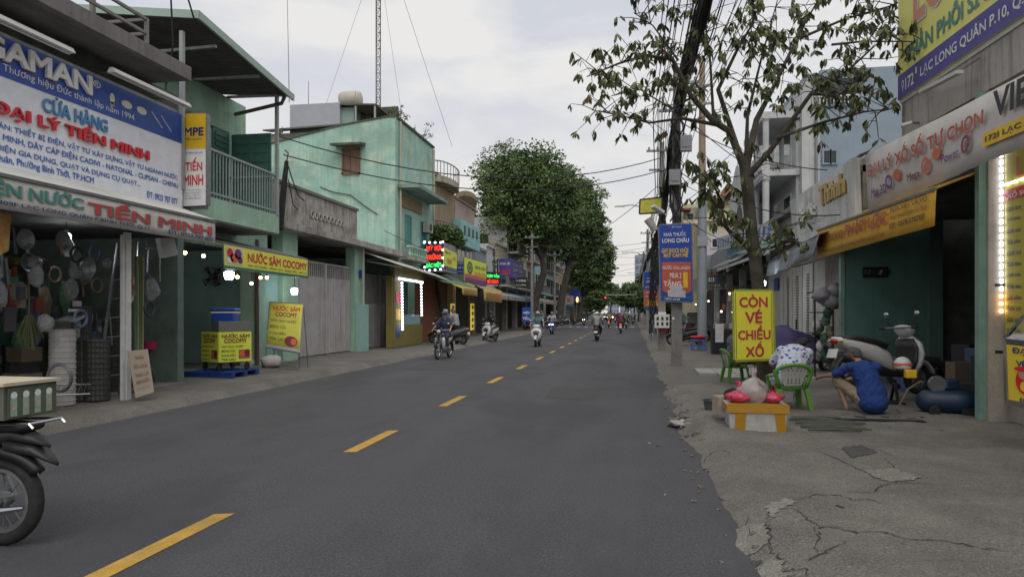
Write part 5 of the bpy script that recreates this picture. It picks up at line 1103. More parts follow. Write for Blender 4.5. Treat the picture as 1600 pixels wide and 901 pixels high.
wall('gate_pier', (4.78, 17.35, .1), (5.0, 18.9, 3.0), beige, t); wall('gate_pier', (4.78, 25.4, .1), (5.0, 26.5, 3.0), whiter, t)
wall('house_number_plate', (4.76, 24.7, 2.35), (4.775, 25.35, 2.75), blue_ink, t)
gw_ = mat('off_white_gate_paint', (.55, .54, .5), .6, .1, 2, .06, dirt=.35, dirtcol=(.2, .17, .13), streak=.4)
g = thing('louvred_gate', 'off-white steel gate with two columns of louvre slots behind the purple tarpaulin', 'gate', (4.8, 22, .1))
ys = np.linspace(18.95, 25.35, 6)
for k in range(5):
    lf = MB().box((4.82, ys[k] + .03, .14), (4.87, ys[k + 1] - .03, 2.95)).build('gate_leaf', gw_, g)
    MB().box((4.79, ys[k] - .04, .12), (4.86, ys[k] + .028, 2.97)).build('gate_post', whiter, g)
    if k in (1, 2, 3):
        m = MB(); yc = (ys[k] + ys[k + 1]) / 2
        for j in range(22): m.box((4.812, yc - .16, .95 + j * .08), (4.8195, yc + .16, .99 + j * .08))
        m.build('louvre_slots', black, lf)
wall('gate_handle', (4.79, 22.2, 1.1), (4.815, 22.27, 1.4), black, g)
# weathered sign Phuoc Thanh
r = thing('signboard', 'weathered white double-height sign reading Phước Thành in raised gold letters', 'signboard', (4.3, 17, 3.4))
wm = mat('weathered_white_sheet', (.66, .67, .65), .8, .15, 1.5, .1, dirt=.6, dirtcol=(.22, .23, .22), streak=.5)
A, B, C, D = P(1244, 308, X=4.3), P(1333, 246, X=4.25), P(1246, 381, X=4.3), P(1337, 343, X=4.25)
s = Sign(A, B, C, D, r, wm, .12); s.text('Phước', .06, .3, .42, .62, mat('faded_white_letter', (.7, .69, .62)), .04, .02, depth=.04, name='raised_letters', shadow=grey_ink); s.text('Thành', .5, .14, .9, .5, paint('gold_letter', (.5, .38, .14)), .04, .02, depth=.04, name='raised_letters', shadow=paint('letter_side', (.25, .08, .05)))
s.text('VẬT LIỆU XÂY DỰNG - ĐIỆN NƯỚC', .08, .7, .6, .76, paint('faint_letter', (.28, .28, .28))); s.text('172G LẠC LONG QUÂN P.10 Q.11', .08, .82, .5, .87, MATS['faint_letter'])
MB().slab(A + Vector((0, .02, 0)), C + Vector((0, .02, 0)), C + Vector((.02, .5, 0)), A + Vector((-.02, .7, .0)), (.25, 0, 0)).build('sign_end', whiter, r)
MB().slab(A + Vector((.12, 0, .03)), B + Vector((.12, 0, .03)), B + Vector((.3, 0, .1)), A + Vector((.3, 0, .1)), (0, 0, .03)).build('top_timber', wood, r)
s2 = Sign(P(1270, 352, X=4.6), P(1340, 318, X=4.6), P(1276, 395, X=4.6), P(1340, 372, X=4.6), r, wm, .05, 'lower_panel')
r = thing('old_awning', 'ragged grey-blue tarpaulin awning below the weathered sign', 'awning', (4.2, 19, 2.7))
A, B, C, D = P(1200, 409, X=4.0), P(1280, 366, X=4.0), P(1200, 432, X=4.0), P(1275, 399, X=4.0)
Sign(A, B, C, D, r, mat('old_blue_grey_tarp', (.25, .28, .3), .85, .25, 3, .2, dirt=.5, dirtcol=(.38, .38, .38), streak=.5), .01, 'valance', wave=.05, k=3)
MB().slab(A, B, B + Vector((.85, 0, .25)), A + Vector((.85, 0, .25)), (0, 0, .02)).build('canopy_cloth', MATS['old_blue_grey_tarp'], r)
# orange-yellow PHAT LOC awning
r = thing('awning', 'orange-yellow awning lettered TIỆM SỬA XE PHÁT LỘC over the repair bay', 'awning', (4.2, 14, 2.8))
A, B, C, D = P(1277, 360, X=4.2), P(1462, 295, X=4.2), P(1277, 404, X=4.2), P(1459, 353, X=4.2)
s = Sign(A, B, C, D, r, mat('amber_canvas', (.72, .4, .04), .7, .12, 2, .15, dirt=.25, dirtcol=(.4, .2, .04)), .012, 'valance', wave=.008, k=1.3)
s.text('TIỆM SỬA XE', .12, .2, .33, .62, paint('brown_ink', (.18, .08, .03)), .03, .045); s.text('PHÁT LỘC', .36, .06, .72, .62, br, .05, .045); s.text('RỬA XE - VÁ VỎ', .74, .08, .97, .26, MATS['brown_ink'], .02, .03); s.text('THAY NHỚT BÌNH ẮC QUY', .74, .32, .97, .48, MATS['brown_ink'], .02, .03)
s.text('ĐT: 0378.370707', .74, .58, .96, .74, black_ink, .02, .03); s.text('172H LẠC LONG QUÂN, P. BÌNH THỚI (P.10, Q11 CŨ)', .06, .74, .7, .9, MATS['brown_ink'], .02, .03); s.blob(.06, .4, .035, .25, MATS['brown_ink'], .03, inner=.6); s.blob(.085, .45, .02, .16, MATS['brown_ink'], .032, inner=.5)
MB().slab(A, B, B + Vector((.75, 0, .28)), A + Vector((.6, 0, .28)), (0, 0, .02)).build('canopy_cloth', MATS['amber_canvas'], r); MB().bar(A, B, .04).build('frame', steel, r)
# blue-grey tall building
t = thing('blue_grey_building', 'tall plain blue-grey building rising behind the near tree', 'building', (10, 30, 0))
wall('side_wall', (6.65, 27, .1), (15, 27.2, 10.3), bluer, t); wall('front_wall', (6.05, 27.2, .1), (6.3, 36, 9.8), whiter, t); wall('roof', (6.2, 27.2, 10.0), (15, 36, 10.25), bluer, t); wall('corner_post', (6.02, 26.95, .1), (6.64, 27.3, 9.9), whiter, t)
for (u0, v0, u1, v1) in ((1270, 165, 1342, 122), (1287, 255, 1296, 236), (1299, 255, 1306, 236)):
    p, q = P(u0, v0, Y=26.99), P(u1, v1, Y=26.99); w = MB().box((p.x - .06, 26.94, p.z - .06), (q.x + .06, 26.998, p.z)).box((p.x - .06, 26.94, q.z), (q.x + .06, 26.998, q.z + .06)).box((p.x - .06, 26.94, p.z), (p.x, 26.998, q.z)).box((q.x, 26.94, p.z), (q.x + .06, 26.998, q.z)).build('window', bluer, t)
    MB().box((p.x, 26.97, p.z), (q.x, 26.99, q.z)).build('pane', glass, w)
g = MB(); p, q = P(1270, 165, Y=26.9), P(1342, 148, Y=26.9)
for k in range(14): x = p.x + k * (q.x - p.x) / 13; g.bar((x, 26.9, p.z), (x, 26.9, q.z), .03)
g.bar((p.x, 26.9, q.z), (q.x, 26.9, q.z), .05).build('window_rail', white, t)
MB().cyl((6.5, 26.9, .1), (6.5, 26.9, 9.8), .05).build('drain_pipe', greyr, t)
# small roofs seen just above banner
tag(MB().slab(P(1345, 262, X=5.2), P(1410, 240, X=5.2), P(1420, 232, X=7), P(1350, 250, X=7), (0, 0, .05)).build('tin_roof', mat('green_tin', (.12, .24, .2), .6, .15, 4, .1)), 'strip of green tin roof above the left end of the pale banner', 'roof')
# white balcony house
t = thing('white_balcony_house', 'white house with columned balconies and arched opening behind the near tree trunk', 'house', (7.5, 31, 0))
wall('main_wall', (5.9, 27.3, 3.3), (6.2, 38, 8.6), whiter, t); wall('party_wall', (4.85, 27.3, 3.3), (6.0, 27.5, 4.0), whiter, t)
for z in (3.7, 6.6): wall('balcony_slab', (4.7, 27.2, z), (6.0, 34, z + .22), whiter, t); wall('balcony_parapet', (4.66, 27.2, z + .22), (4.78, 31.5, z + .95), whiter if z > 5 else mat('white_green_marble', (.4, .44, .42), .5, .3, 2, .05), t)
for y in (27.35, 29.4, 31.4, 33.8):
    MB().lathe([(.16, 3.95), (.16, 4.1), (.12, 4.15), (.12, 6.4), (.17, 6.5), (.17, 6.6)], (4.85, y, 0), 12).build('column', whiter, t); MB().lathe([(.14, 6.82), (.14, 7.0), (.11, 7.05), (.11, 8.6), (.16, 8.7)], (4.85, y, 0), 12).build('column', whiter, t)
wall('upper_frieze', (4.7, 27.2, 8.7), (6.0, 31.6, 8.95), whiter, t); wall('frieze_band', (4.68, 27.25, 6.45), (4.698, 33.5, 6.62), greyr, t)
for y0, y1 in ((28, 29.2), (30, 31.2)):
    for z in (4.0, 6.9): w = MB().box((5.85, y0, z), (5.9, y1, z + 2.1)).build('window', white, t); MB().box((5.84, y0 + .07, z + .07), (5.849, y1 - .07, z + 2.0)).build('pane', glass, w)
g = MB(); pts = []
arch = [(y, 4.0 + 2.2) for y in ()]
A_ = [(32.0, 4.2)] + [(32.9 - .9 * math.cos(math.pi * k / 10), 5.7 + .7 * math.sin(math.pi * k / 10)) for k in range(11)] + [(33.8, 4.2)]
g.add([(4.69, y, z) for y, z in A_], [tuple(range(len(A_)))]); g.build('arched_opening', dark, t); wall('arch_wall', (4.7, 31.6, 3.9), (4.9, 36, 7.4), whiter, t)
MB().hexa([(4.7, 31.6, 7.4), (5.6, 31.6, 7.4), (5.6, 36, 7.4), (4.7, 36, 7.4), (4.7, 33.5, 8.3), (5.6, 33.5, 8.3), (5.6, 34, 8.3), (4.7, 34, 8.3)]).build('gable', whiter, t)
g = MB()
for k in range(14): g.bar((4.6, 31.7 + k * .3, 4.25), (4.6, 31.7 + k * .3, 5.1), .04)
g.bar((4.6, 31.6, 5.1), (4.6, 35.8, 5.1), .07).bar((4.6, 31.6, 4.25), (4.6, 35.8, 4.25), .07).build('blue_rail', mat('sky_blue_rail', (.2, .38, .5), .6), t)
r = thing('signboard', 'long white sign with blue slanted stripes under the white balcony house', 'sign', (4.4, 31, 3.1))
A, B, C, D = P(1120, 372, X=4.4), P(1207, 345, X=4.4), P(1120, 392, X=4.4), P(1207, 371, X=4.4); s = Sign(A, B, C, D, r, whiter, .05)
for k in range(16): a = .04 + k * .06; MB().add([s.at(a, .85) + s.N * .004, s.at(a + .025, .85) + s.N * .004, s.at(a + .04, .2) + s.N * .004, s.at(a + .015, .2) + s.N * .004], [(0, 1, 2, 3)]).build('stripe', sky_ink if k % 2 else blue_ink, r)
for k, (u0, u1, X, lb) in enumerate(((1150, 1206, 4.2, 'green tin roof strip above the bulb-lit café'), (1110, 1150, 4.0, 'pale sloping sheet roof above the café entrance'))):
    a, b = P(u0, 398 + k * 22, X=X), P(u1, 385 + k * 22, X=X); tag(MB().slab(a, b, b + Vector((.9, 0, .45)), a + Vector((.9, 0, .45)), (0, 0, .03)).build('sheet_roof', MATS['green_tin'] if k == 0 else aw_grey), lb, 'roof')
# cafe
t = thing('cafe_building', 'open-fronted dark café hung with bulbs behind the near tree', 'café', (6, 33, 0))
wall('back_wall', (8, 26.6, .1), (8.2, 46, 3.4), dark, t); wall('floor', (4.2, 26.6, .05), (8.2, 46, .13), concrete, t); wall('upper_wall', (4.9, 34.5, 3.4), (8.2, 46, 5.2), greyr, t); wall('ceiling', (4.3, 26.7, 3.35), (8, 46, 3.45), dark, t)
for y in (26.7, 30, 34, 39, 45.8): wall('pier', (4.3, y - .12, .1), (4.55, y + .12, 3.4), whiter if y > 33 else greyr, t)
wall('end_wall', (4.3, 46, .1), (8.2, 46.2, 5.2), greyr, t)
r = thing('cafe_awning', 'long sloping sheet awning over the café with a pale front edge', 'awning', (3.9, 35, 2.8))
a, b = P(1106, 428, X=3.6), P(1200, 393, X=3.6); MB().slab(a, b, b + Vector((1.0, 0, .35)), a + Vector((1.0, 0, .35)), (0, 0, .04)).build('awning_sheet', aw_grey, r); MB().bar(a, b, .06, .09).build('front_edge', whiter, r)
a, b = P(1082, 437, X=3.3), P(1106, 428, X=3.3); MB().slab(a, b, b + Vector((-.0, 0, -.75)), a + Vector((0, 0, -.7)), (.03, 0, 0)).build('drop_cloth', mat('olive_cloth', (.3, .3, .24), .8, .1, 3, .1), r)
for k, (u, v) in enumerate(((1186, 398), (1163, 415), (1148, 428), (1188, 430), (1102, 430), (1125, 440), (1140, 458), (1107, 470), (1117, 471), (1097, 463), (1087, 475), (1092, 473), (1127, 486), (1145, 487), (1112, 447), (1098, 459))):
    p = P(u, v, X=3.9 + (k % 3) * .5); o = copy_tree(BULB, p, 0, 'small warm café bulb, %s in the string from the tree trunk' % ordw(k + 1)); o['group'] = 'bulbs strung in the café'
big_lamp(P(1189, 443, X=3.6), 'bright round white lamp hanging right of the near tree trunk', .13)
r = thing('display_case', 'glass-fronted display case of bottles on the café front', 'display case', (3.9, 34, 1.0))
p, q = P(1107, 455, X=3.9), P(1133, 420, X=3.9)
c0, c1 = P(1106, 452, Y=31.5), P(1134, 420, Y=31.5); MB().box((c0.x, 31.5, c0.z), (c1.x, 31.9, c1.z)).build('case', mat('case_inner', (.12, .14, .13), .3), r)
for j in range(3):
    MB().box((c0.x, 31.42, c0.z + j * .3), (c1.x, 31.498, c0.z + j * .3 + .02)).build('shelf', steel, r)
    for k in range(9): MB().lathe([(.03, 0), (.03, .14), (.012, .18), (.012, .22)], (c0.x + .06 + k * .085, 31.45, c0.z + j * .3 + .02), 6).build('bottle', random.choice(goods_cols), r)
r = thing('kitchen_counter', 'cluttered dark steel counter with pots and papers inside the café front', 'counter', (3.7, 27, .12))
c0, c1 = P(1113, 545, Y=26), P(1150, 500, Y=26); MB().box((c0.x, 26, .12), (c0.x + 1.5, 26.6, 1.0)).build('cabinet', black, r)
for k in range(5): MB().lathe([(.1, 0), (.12, .02), (.12, .2), (.02, .22)], (c0.x + .15 + k * .28, 26.2, 1.0), 10).build('pot', random.choice([steel, chrome, goods_cols[6]]), r)
MB().box((c0.x + .1, 25.97, .55), (c0.x + .38, 25.995, 1.2)).build('paper_notice', white, r)
g = MB()
for x in (0, .75, 1.5): g.bar((c0.x + x, 26, 1.0), (c0.x + x, 26, 2.5), .04)
g.bar((c0.x, 26, 2.5), (c0.x + 1.5, 26, 2.5), .05); g.build('frame', black, r)
for k in range(7): p = Vector((c0.x + .2 + k * .2, 26.1, 1.5 + (k % 3) * .3)); tag(MB().cbox(p, (.1, .05, .2)).build('hanging_packet', random.choice(goods_cols)), 'packet hanging over the cluttered café counter', 'packet', 'packets hanging over the café counter')
# cream building with red roof
t = thing('cream_villa', 'pale yellow multi-storey building with a red tiled top beyond the café', 'building', (9, 62, 0))
def vb(name, u0, v0, u1, v1, Y, m, dep=6): 
    p, q = P(u0, v0, Y=Y), P(u1, v1, Y=Y); return wall(name, (p.x, Y, max(p.z, .1)), (q.x, Y + dep, q.z), m, t)
yl = mat('pale_yellow_render', (.52, .47, .32), .85, .08, 1, .06, dirt=.2, streak=.3)
vb('main_block', 1092, 488, 1182, 305, 60, yl); vb('left_block', 1068, 488, 1091, 320, 62, yl); vb('lower_block', 1098, 488, 1172, 362, 56, mat('pale_pink_white_render', (.46, .43, .44), .85, .06, 1, .05, streak=.2), 3)
q = P(1131, 309, Y=59.5); q2 = P(1180, 309, Y=59.5); MB().hexa([(q.x, 59.5, q.z), (q2.x, 59.5, q.z), (q2.x, 65, q.z), (q.x, 65, q.z), (q.x + .3, 60.5, q.z + 1.2), (q2.x - .3, 60.5, q.z + 1.2), (q2.x - .3, 63.5, q.z + 1.2), (q.x + .3, 63.5, q.z + 1.2)]).build('red_roof', redroof, t)
for (u0, v0, u1, v1) in ((1068, 350, 1095, 343), (1100, 345, 1180, 338), (1092, 318, 1182, 313), (1066, 325, 1092, 318)): vb('cornice', u0, v0, u1, v1, 59.6, yl, .38)
q = P(1062, 328, Y=60.8); q2 = P(1080, 328, Y=60.8); MB().hexa([(q.x, 60.8, q.z), (q2.x, 60.8, q.z), (q2.x, 62, q.z), (q.x, 62, q.z), (q.x + .2, 61, q.z + .4), (q2.x, 61, q.z + .4), (q2.x, 62, q.z + .4), (q.x + .2, 62, q.z + .4)]).build('small_red_roof', redroof, t)
for (u0, v0, u1, v1, Y) in ((1110, 335, 1128, 326, 60), (1145, 335, 1172, 322, 60), (1072, 345, 1085, 332, 62), (1072, 380, 1084, 360, 62), (1111, 388, 1130, 371, 56), (1150, 392, 1166, 372, 56), (1112, 410, 1130, 398, 56)):
    p, q = P(u0, v0, Y=Y), P(u1, v1, Y=Y); w = MB().box((p.x, Y - .08, p.z), (q.x, Y - .002, q.z)).build('window', white, t); MB().box((p.x + .1, Y - .1, p.z + .1), (q.x - .1, Y - .082, q.z - .1)).build('pane', glass, w)
row_house('R', 46.4, 53, 4.8, greyr, 'low grey shophouse beyond the café on the right', X=4.9, balcony=False, awn=aw_grey)
row_house('R', 66, 78, 6.2, whiter, 'white house on the right before the crossing', X=4.9, awn=aw_blue)
row_house('R', 84, 100, 7, cream, 'cream house on the right just past the crossing', X=4.9, win=4)
row_house('R', 101, 130, 9, greyr, 'grey block far down the right side', X=4.9, win=5)
row_house('R', 131, 190, 11, cream, 'long pale block at the far end of the right side', X=4.9, win=6)
# ================================================================ POLES, WIRES, BANNERS
def sagwire(mb, p, q, sag, r=.012, n=10, sd=5):
    p, q = Vector(p), Vector(q); mb.tube([p.lerp(q, k / n) - Vector((0, 0, sag * 4 * (k / n) * (1 - k / n))) for k in range(n + 1)], r, sd)
def conc_pole(x, y, h, lb, w=.3, w2=.18):
    t = thing('utility_pole', lb, 'pole', (x, y, .05))
    MB().hexa([(x - w / 2, y - w / 2, 0), (x + w / 2, y - w / 2, 0), (x + w / 2, y + w / 2, 0), (x - w / 2, y + w / 2, 0), (x - w2 / 2, y - w2 / 2, h), (x + w2 / 2, y - w2 / 2, h), (x + w2 / 2, y + w2 / 2, h), (x - w2 / 2, y + w2 / 2, h)]).build('pole_shaft', pole_conc, t)
    MB().bar((x - .6, y - .12, h - .35), (x + .6, y - .12, h - .35), .08).build('crossarm', steel, t); MB().bar((x - .5, y - .12, h - 1.1), (x + .5, y - .12, h - 1.1), .07).build('crossarm', steel, t)
    for k in range(4):
        MB().lathe([(.03, 0), (.05, .03), (.03, .06), (.045, .09), (.02, .12)], (x - .5 + k * .33, y - .12, h - .31), 8).build('insulator', grey_ink, t)
    return t
p1 = (1.22, 20.3); conc_pole(*p1, 8.3, 'square concrete pole behind the larger pharmacy banner, nearest on the right kerb')
p2 = (1.15, 28.6); t = conc_pole(*p2, 8.3, 'second concrete pole carrying a meter box and small yellow sign')
for z in (.9, 1.5): MB().box((1.0, 28.42, z), (1.3, 28.448, z + .12)).build('painted_strip', (red_ink, white)[int(z)], t)
for y, lb in ((60, 'fourth concrete pole along the right kerb'), (82, 'fifth concrete pole, at the crossing'), (115, 'far concrete pole past the crossing'), (150, 'farther concrete pole past the crossing'), (200, 'farthest concrete pole on the right')): conc_pole(1.25, y, 8.5, lb)
for x, y, lb in ((-8.0, 57, 'thin concrete pole left of the largest tree trunk'), (-8.1, 75, 'concrete pole between the second and third trunks')): conc_pole(x, y, 8, lb, .24, .14)
x, y = 2.72, 28.9; t = thing('round_pole', 'tall tan round pole with grey steel sleeve behind the pharmacy banner', 'pole', (x, y, .1))
MB().cyl((x, y, .1), (x, y, 6.1), .19, .17, 14).build('steel_sleeve', mat('zinc_sleeve', (.26, .3, .33), .5, .1, 2, .05, dirt=.2), t); MB().cyl((x, y, 6.1), (x, y, 11.6), .15, .11, 12).build('pole_shaft', mat('tan_pole', (.3, .22, .15), .8, .15, 2, .1), t)
MB().bar((x - 1.3, y - .15, 10.4), (x + .4, y - .15, 10.5), .09).build('crossarm', steel, t); MB().bar((x - 1.3, y - .15, 9.7), (x + .4, y - .15, 9.8), .08).build('crossarm', steel, t); MB().box((x - .2, y - .22, 4.2), (x + .2, y - .18, 4.6)).build('pole_plate', grey_ink, t)
# bundle of cables
bund = [Vector((1.5, -14, 6.6)), Vector((1.42, 0, 6.7)), Vector((1.38, 8, 6.9))] + [P(u, v, X=1.3) for u, v in ((1105, -10), (1085, 60), (1068, 130), (1055, 200), (1047, 260), (1041, 300), (1035, 335))] + [Vector((1.25, 40, 5.4)), Vector((1.25, 60, 6.0)), Vector((1.25, 82, 6.2)), Vector((1.3, 115, 6.4)), Vector((1.3, 200, 6.5))]
t = thing('cable_bundle', 'thick dark bundle of telephone and power cables sagging along the right kerb poles', 'cables', (1.3, 20, 6)); rng = random.Random(3)
for k in range(34):
    mb = MB(); a = rng.uniform(0, 6.28); rr = rng.uniform(.02, .13); pts = []
    for i, p in enumerate(bund):
        for j in range(3 if i < len(bund) - 1 else 1):
            q = p.lerp(bund[i + 1], j / 3) if j else p; a2 = a + i * .5 + j * .17; s_ = 1.0 if j == 0 else 1.2
            pts.append(q + Vector((math.cos(a2) * rr * s_ + rng.uniform(-.012, .012), 0, math.sin(a2) * rr * 1.2 * s_ + rng.uniform(-.02, .02))))
    mb.tube(pts, rng.uniform(.012, .03), 5).build('cable', cable, t)
t2 = thing('loose_cables', 'loose separate wires and coils hanging beside the dark cable bundle', 'cables', (1.1, 20, 5)); 
for k in range(14):
    mb = MB(); dx = rng.uniform(-.75, -.2) if k < 9 else rng.uniform(.1, .7); dz = rng.uniform(-.5, .5)
    prev = None
    for yy, yz in ((-14, 7.2), (8, 7.0), (20.2, 7.3), (28.6, 6.4), (42, 6.2), (60, 6.4), (82, 6.6), (115, 6.8)):
        q = Vector((1.25 + dx * (1 if yy < 25 else .5), yy, yz + dz * (1 if yy < 25 else .5)))
        if prev is not None: sagwire(mb, prev, q, .25, .009, 6, 4)
        prev = q
    mb.build('wire', cable, t2)
for k in range(16):
    mb = MB(); c = rng.choice([(1.2, 20.1, rng.uniform(4.3, 7)), (1.15, 28.4, rng.uniform(3.2, 6.4)), (1.15, 36, rng.uniform(3, 5.6))]); mb.torus(c, rng.uniform(.12, .3), .012, 'y', 18, 5); mb.torus((c[0] + .05, c[1] - .05, c[2] - .06), rng.uniform(.12, .28), .012, 'y', 18, 5); mb.build('cable_coil', cable, t2)
for (x, y, z0, z1) in ((1.15, 28.4, 2.7, 6.5), (1.22, 20.1, 4.1, 7.2), (1.1, 37, 2.2, 5.6), (1.1, 38.5, .5, 5)):
    for k in range(9):
        pts = [Vector((x + rng.uniform(-.22, .2), y + rng.uniform(-.1, .05), z0 + (z1 - z0) * i / 7)) for i in range(8)]; MB().tube(pts, rng.uniform(.012, .028), 5).build('down_cable', cable, t2)
for k, (y, z) in enumerate(((20.05, 5.1), (19.95, 6.0))): tag(MB().box((1.0 + k * .3, y - .12, z), (1.3 + k * .3, y + .08, z + .42)).box((1.05 + k * .3, y - .14, z + .1), (1.25 + k * .3, y - .12, z + .3)).build('junction_box', grey_ink), ('grey junction box strapped to the nearest pole under the cables', 'upper grey junction box on the nearest pole')[k], 'junction box')
# wires across the street
wires = [((443, 242), -9.8, (1046, 240), 1.1, .5), ((436, 213), -9.8, (1052, 190), 1.2, .9), ((460, 250), -10.3, (1040, 300), 1.2, .7)]
W2 = [(P(443, 242, X=-9.8), (1.15, 28.6, 7.2), .9), (P(432, 212, X=-9.9), (1.15, 28.6, 7.7), 1.0), (P(600, 360, X=-10.3), (-9.8, 45, 4.6), .2), ((-10.3, 37, 6.0), (1.2, 60, 7.4), .6), ((-10.3, 52, 6.3), (1.2, 60, 7.0), .5), ((-8.0, 57, 7.8), (1.25, 82, 7.8), .5),
      ((-8.0, 57, 7.4), (-8.1, 75, 7.6), .4), ((-8.0, 57, 6.6), (-8.1, 75, 6.9), .6), ((-8.1, 75, 7.5), (1.25, 82, 7.3), .6), ((-8.1, 75, 7), (1.25, 115, 7.6), .6), ((1.2, 28.6, 7.2), (4.8, 33, 6.5), .3), ((1.2, 20.3, 7), (4.6, 18, 5), .3), ((1.2, 20.3, 7.3), (5.6, 27, 6.2), .3), ((1.2, 28.6, 6.9), (4.9, 40, 5), .4),
      ((2.72, 28.9, 10.4), (6.2, 36, 8.5), .3), ((-10, 120, 8), (1.25, 115, 7.8), .5), ((-9, 90, 6.5), (1.25, 82, 6.9), .5), ((-9, 66, 7.2), (1.2, 60, 6.7), .4), ((-9.5, 48, 5.5), (-8, 57, 7), .3), ((1.2, 20.3, 5.6), (4.2, 15.5, 3.6), .4), ((1.2, 28.6, 6), (4.3, 24, 3.6), .4), ((1.0, 28.6, 6.6), (-8, 57, 7.3), 1.2)]
for k, (a, b, s_) in enumerate(W2):
    mb = MB(); sagwire(mb, a, b, s_, .013 if k > 1 else .018, 14); tag(mb.build('overhead_wire', cable), 'thin black overhead wire, %s of those strung across the street from the near end' % ordw(k + 1), 'wire', 'overhead wires across the street')
for k in range(5):
    mb = MB(); sagwire(mb, (2.0 + k * .2, 28.8, 10.4 - (k % 2) * .7), (3.0 + k * .3, -8, 10.2 - (k % 2) * .7), .8, .012, 12, 4); tag(mb.build('overhead_wire', cable), 'thin black overhead wire running above the near tree crown', 'wire', 'wires above the near tree')
# banners
def pharm(corners, Y, lb, small):
    pts = [P(u, v, Y=Y) for u, v in corners]; r = thing('pharmacy_banner', lb, 'banner', (pts[0].x + .4, Y, pts[2].z))
    s = Sign(*pts, r, mat('banner_blue', (.012, .06, .36), .55, .08, 2, .03), .05, frame=steel, fw=.02)
    if not small:
        s.text('+', .3, .015, .36, .045, red_ink, .03); s.text('FPT Retail', .4, .02, .7, .04, white_ink); s.text('NHÀ THUỐC', .14, .075, .84, .15, white_ink, .01); s.text('LONG CHÂU', .08, .165, .92, .235, white_ink, .03)
        s.text('GAY SHOCK KHỎE', .06, .29, .9, .37, yellow_ink, .03); s.text('BẬT CAM MÊ', .12, .36, .88, .44, yellow_ink, .03)
        rd = mat('banner_red', (.65, .035, .04), .5, .08, 2, .03); s.rect(.05, .49, .97, .86, rd, .003); s.blob(.5, .86, .46, .05, rd, .004)
        s.text('NƯỚC COLLAGEN', .08, .53, .93, .585, white_ink, .01, .008); s.text('MUA 2', .3, .63, .66, .70, white_ink, .02, .008); s.text('TẶNG', .09, .72, .65, .83, white_ink, .03, .008); s.text('1', .72, .62, .86, .82, yellow_ink, .03, .008)
        s.rect(.22, .86, .78, .95, mat('pasted_paper', (.5, .5, .55), .8), .012, 'pasted_paper'); s.rect(.3, .8, .7, .86, MATS['pasted_paper'], .012, 'pasted_paper'); s.rect(0, .945, 1, .96, green_ink, .006); s.text('1800 6928', .12, .965, .6, .99, white_ink, .01)
    else:
        s.rect(0, .48, 1, .92, mat('banner_red', (.55, .045, .05)), .003); s.text('NHÀ THUỐC', .2, .12, .85, .19, white_ink, .01); s.text('LONG CHÂU', .15, .22, .88, .28, white_ink, .02); s.text('BẬT CAM MÊ', .1, .36, .9, .45, yellow_ink, .02)
        s.text('THỰC ĐƠN', .15, .52, .85, .58, white_ink, .01, .008); s.text('HUYẾT ÁP', .12, .61, .88, .67, white_ink, .02, .008); s.text('20%', .15, .74, .95, .88, yellow_ink, .04, .008); s.rect(0, .92, 1, .95, green_ink)
pharm([(1030, 352), (1080, 350), (1033, 469), (1082, 471)], 20.0, 'large blue and red pharmacy banner on the nearest concrete pole', False)
pharm([(1006, 425), (1029, 424), (1007, 483), (1030, 485)], 38.6, 'small blue and red pharmacy banner on two grey posts beyond the large one', True)
r = thing('banner_posts', 'pair of thick grey steel posts carrying the small pharmacy banner', 'posts', (1.05, 38.9, .1))
for u in (1016, 1024): p = P(u, 480, Y=38.85); MB().cyl((p.x, 38.85, .08), (p.x, 38.85, 3.9), .09, n=10).build('post', MATS['zinc_sleeve'], r)
r = thing('yellow_plate', 'blank yellow-green plate fixed high on the second concrete pole', 'sign', P(1018, 322, Y=28)); Sign(P(1000, 312, Y=28), P(1035, 308, Y=28), P(999, 334, Y=28), P(1034, 332, Y=28), r, mat('lime_yellow_plate', (.5, .47, .05), .6), .03, frame=cable)
r = thing('flood_lamp', 'white floodlight head sticking out left below the yellow plate', 'lamp', P(1027, 327, Y=27.6)); a, b = P(1020, 322, Y=27.5), P(1035, 332, Y=27.7); MB().bar(a, b, .3, .1).build('lamp_head', white, r); MB().bar(b, (1.25, 28.4, b.z), .05).build('arm', steel, r)
r = thing('loudspeaker_horn', 'pale tilted loudspeaker horn under the floodlight', 'loudspeaker', P(1017, 352, Y=27.8)); a, b = P(1012, 342, Y=27.8), P(1024, 360, Y=27.8); MB().cyl(a, b, .17, .12, 12).build('horn', litter, r); MB().bar(b, (1.15, 28.3, b.z), .04).build('bracket', steel, r)
a, b = P(1023, 512, Y=27.9), P(1046, 491, Y=27.9); r = thing('meter_box', 'white perforated meter box strapped to the second pole', 'box', (a.x, 27.9, a.z)); MB().box((a.x, 27.9, a.z), (b.x, 28.4, b.z)).build('case', white, r)
for k in range(3):
    for j in range(2): MB().box((a.x + .07 + k * .18, 27.88, a.z + .1 + j * .2), (a.x + .15 + k * .18, 27.898, a.z + .22 + j * .2)).build('window', black, r)
tag(MB().cyl(P(1054, 571, Z=.1), P(1052, 497, Y=19.3), .035).build('white_pipe', white), 'thin white pipe leaning against the foot of the nearest pole', 'pipe')
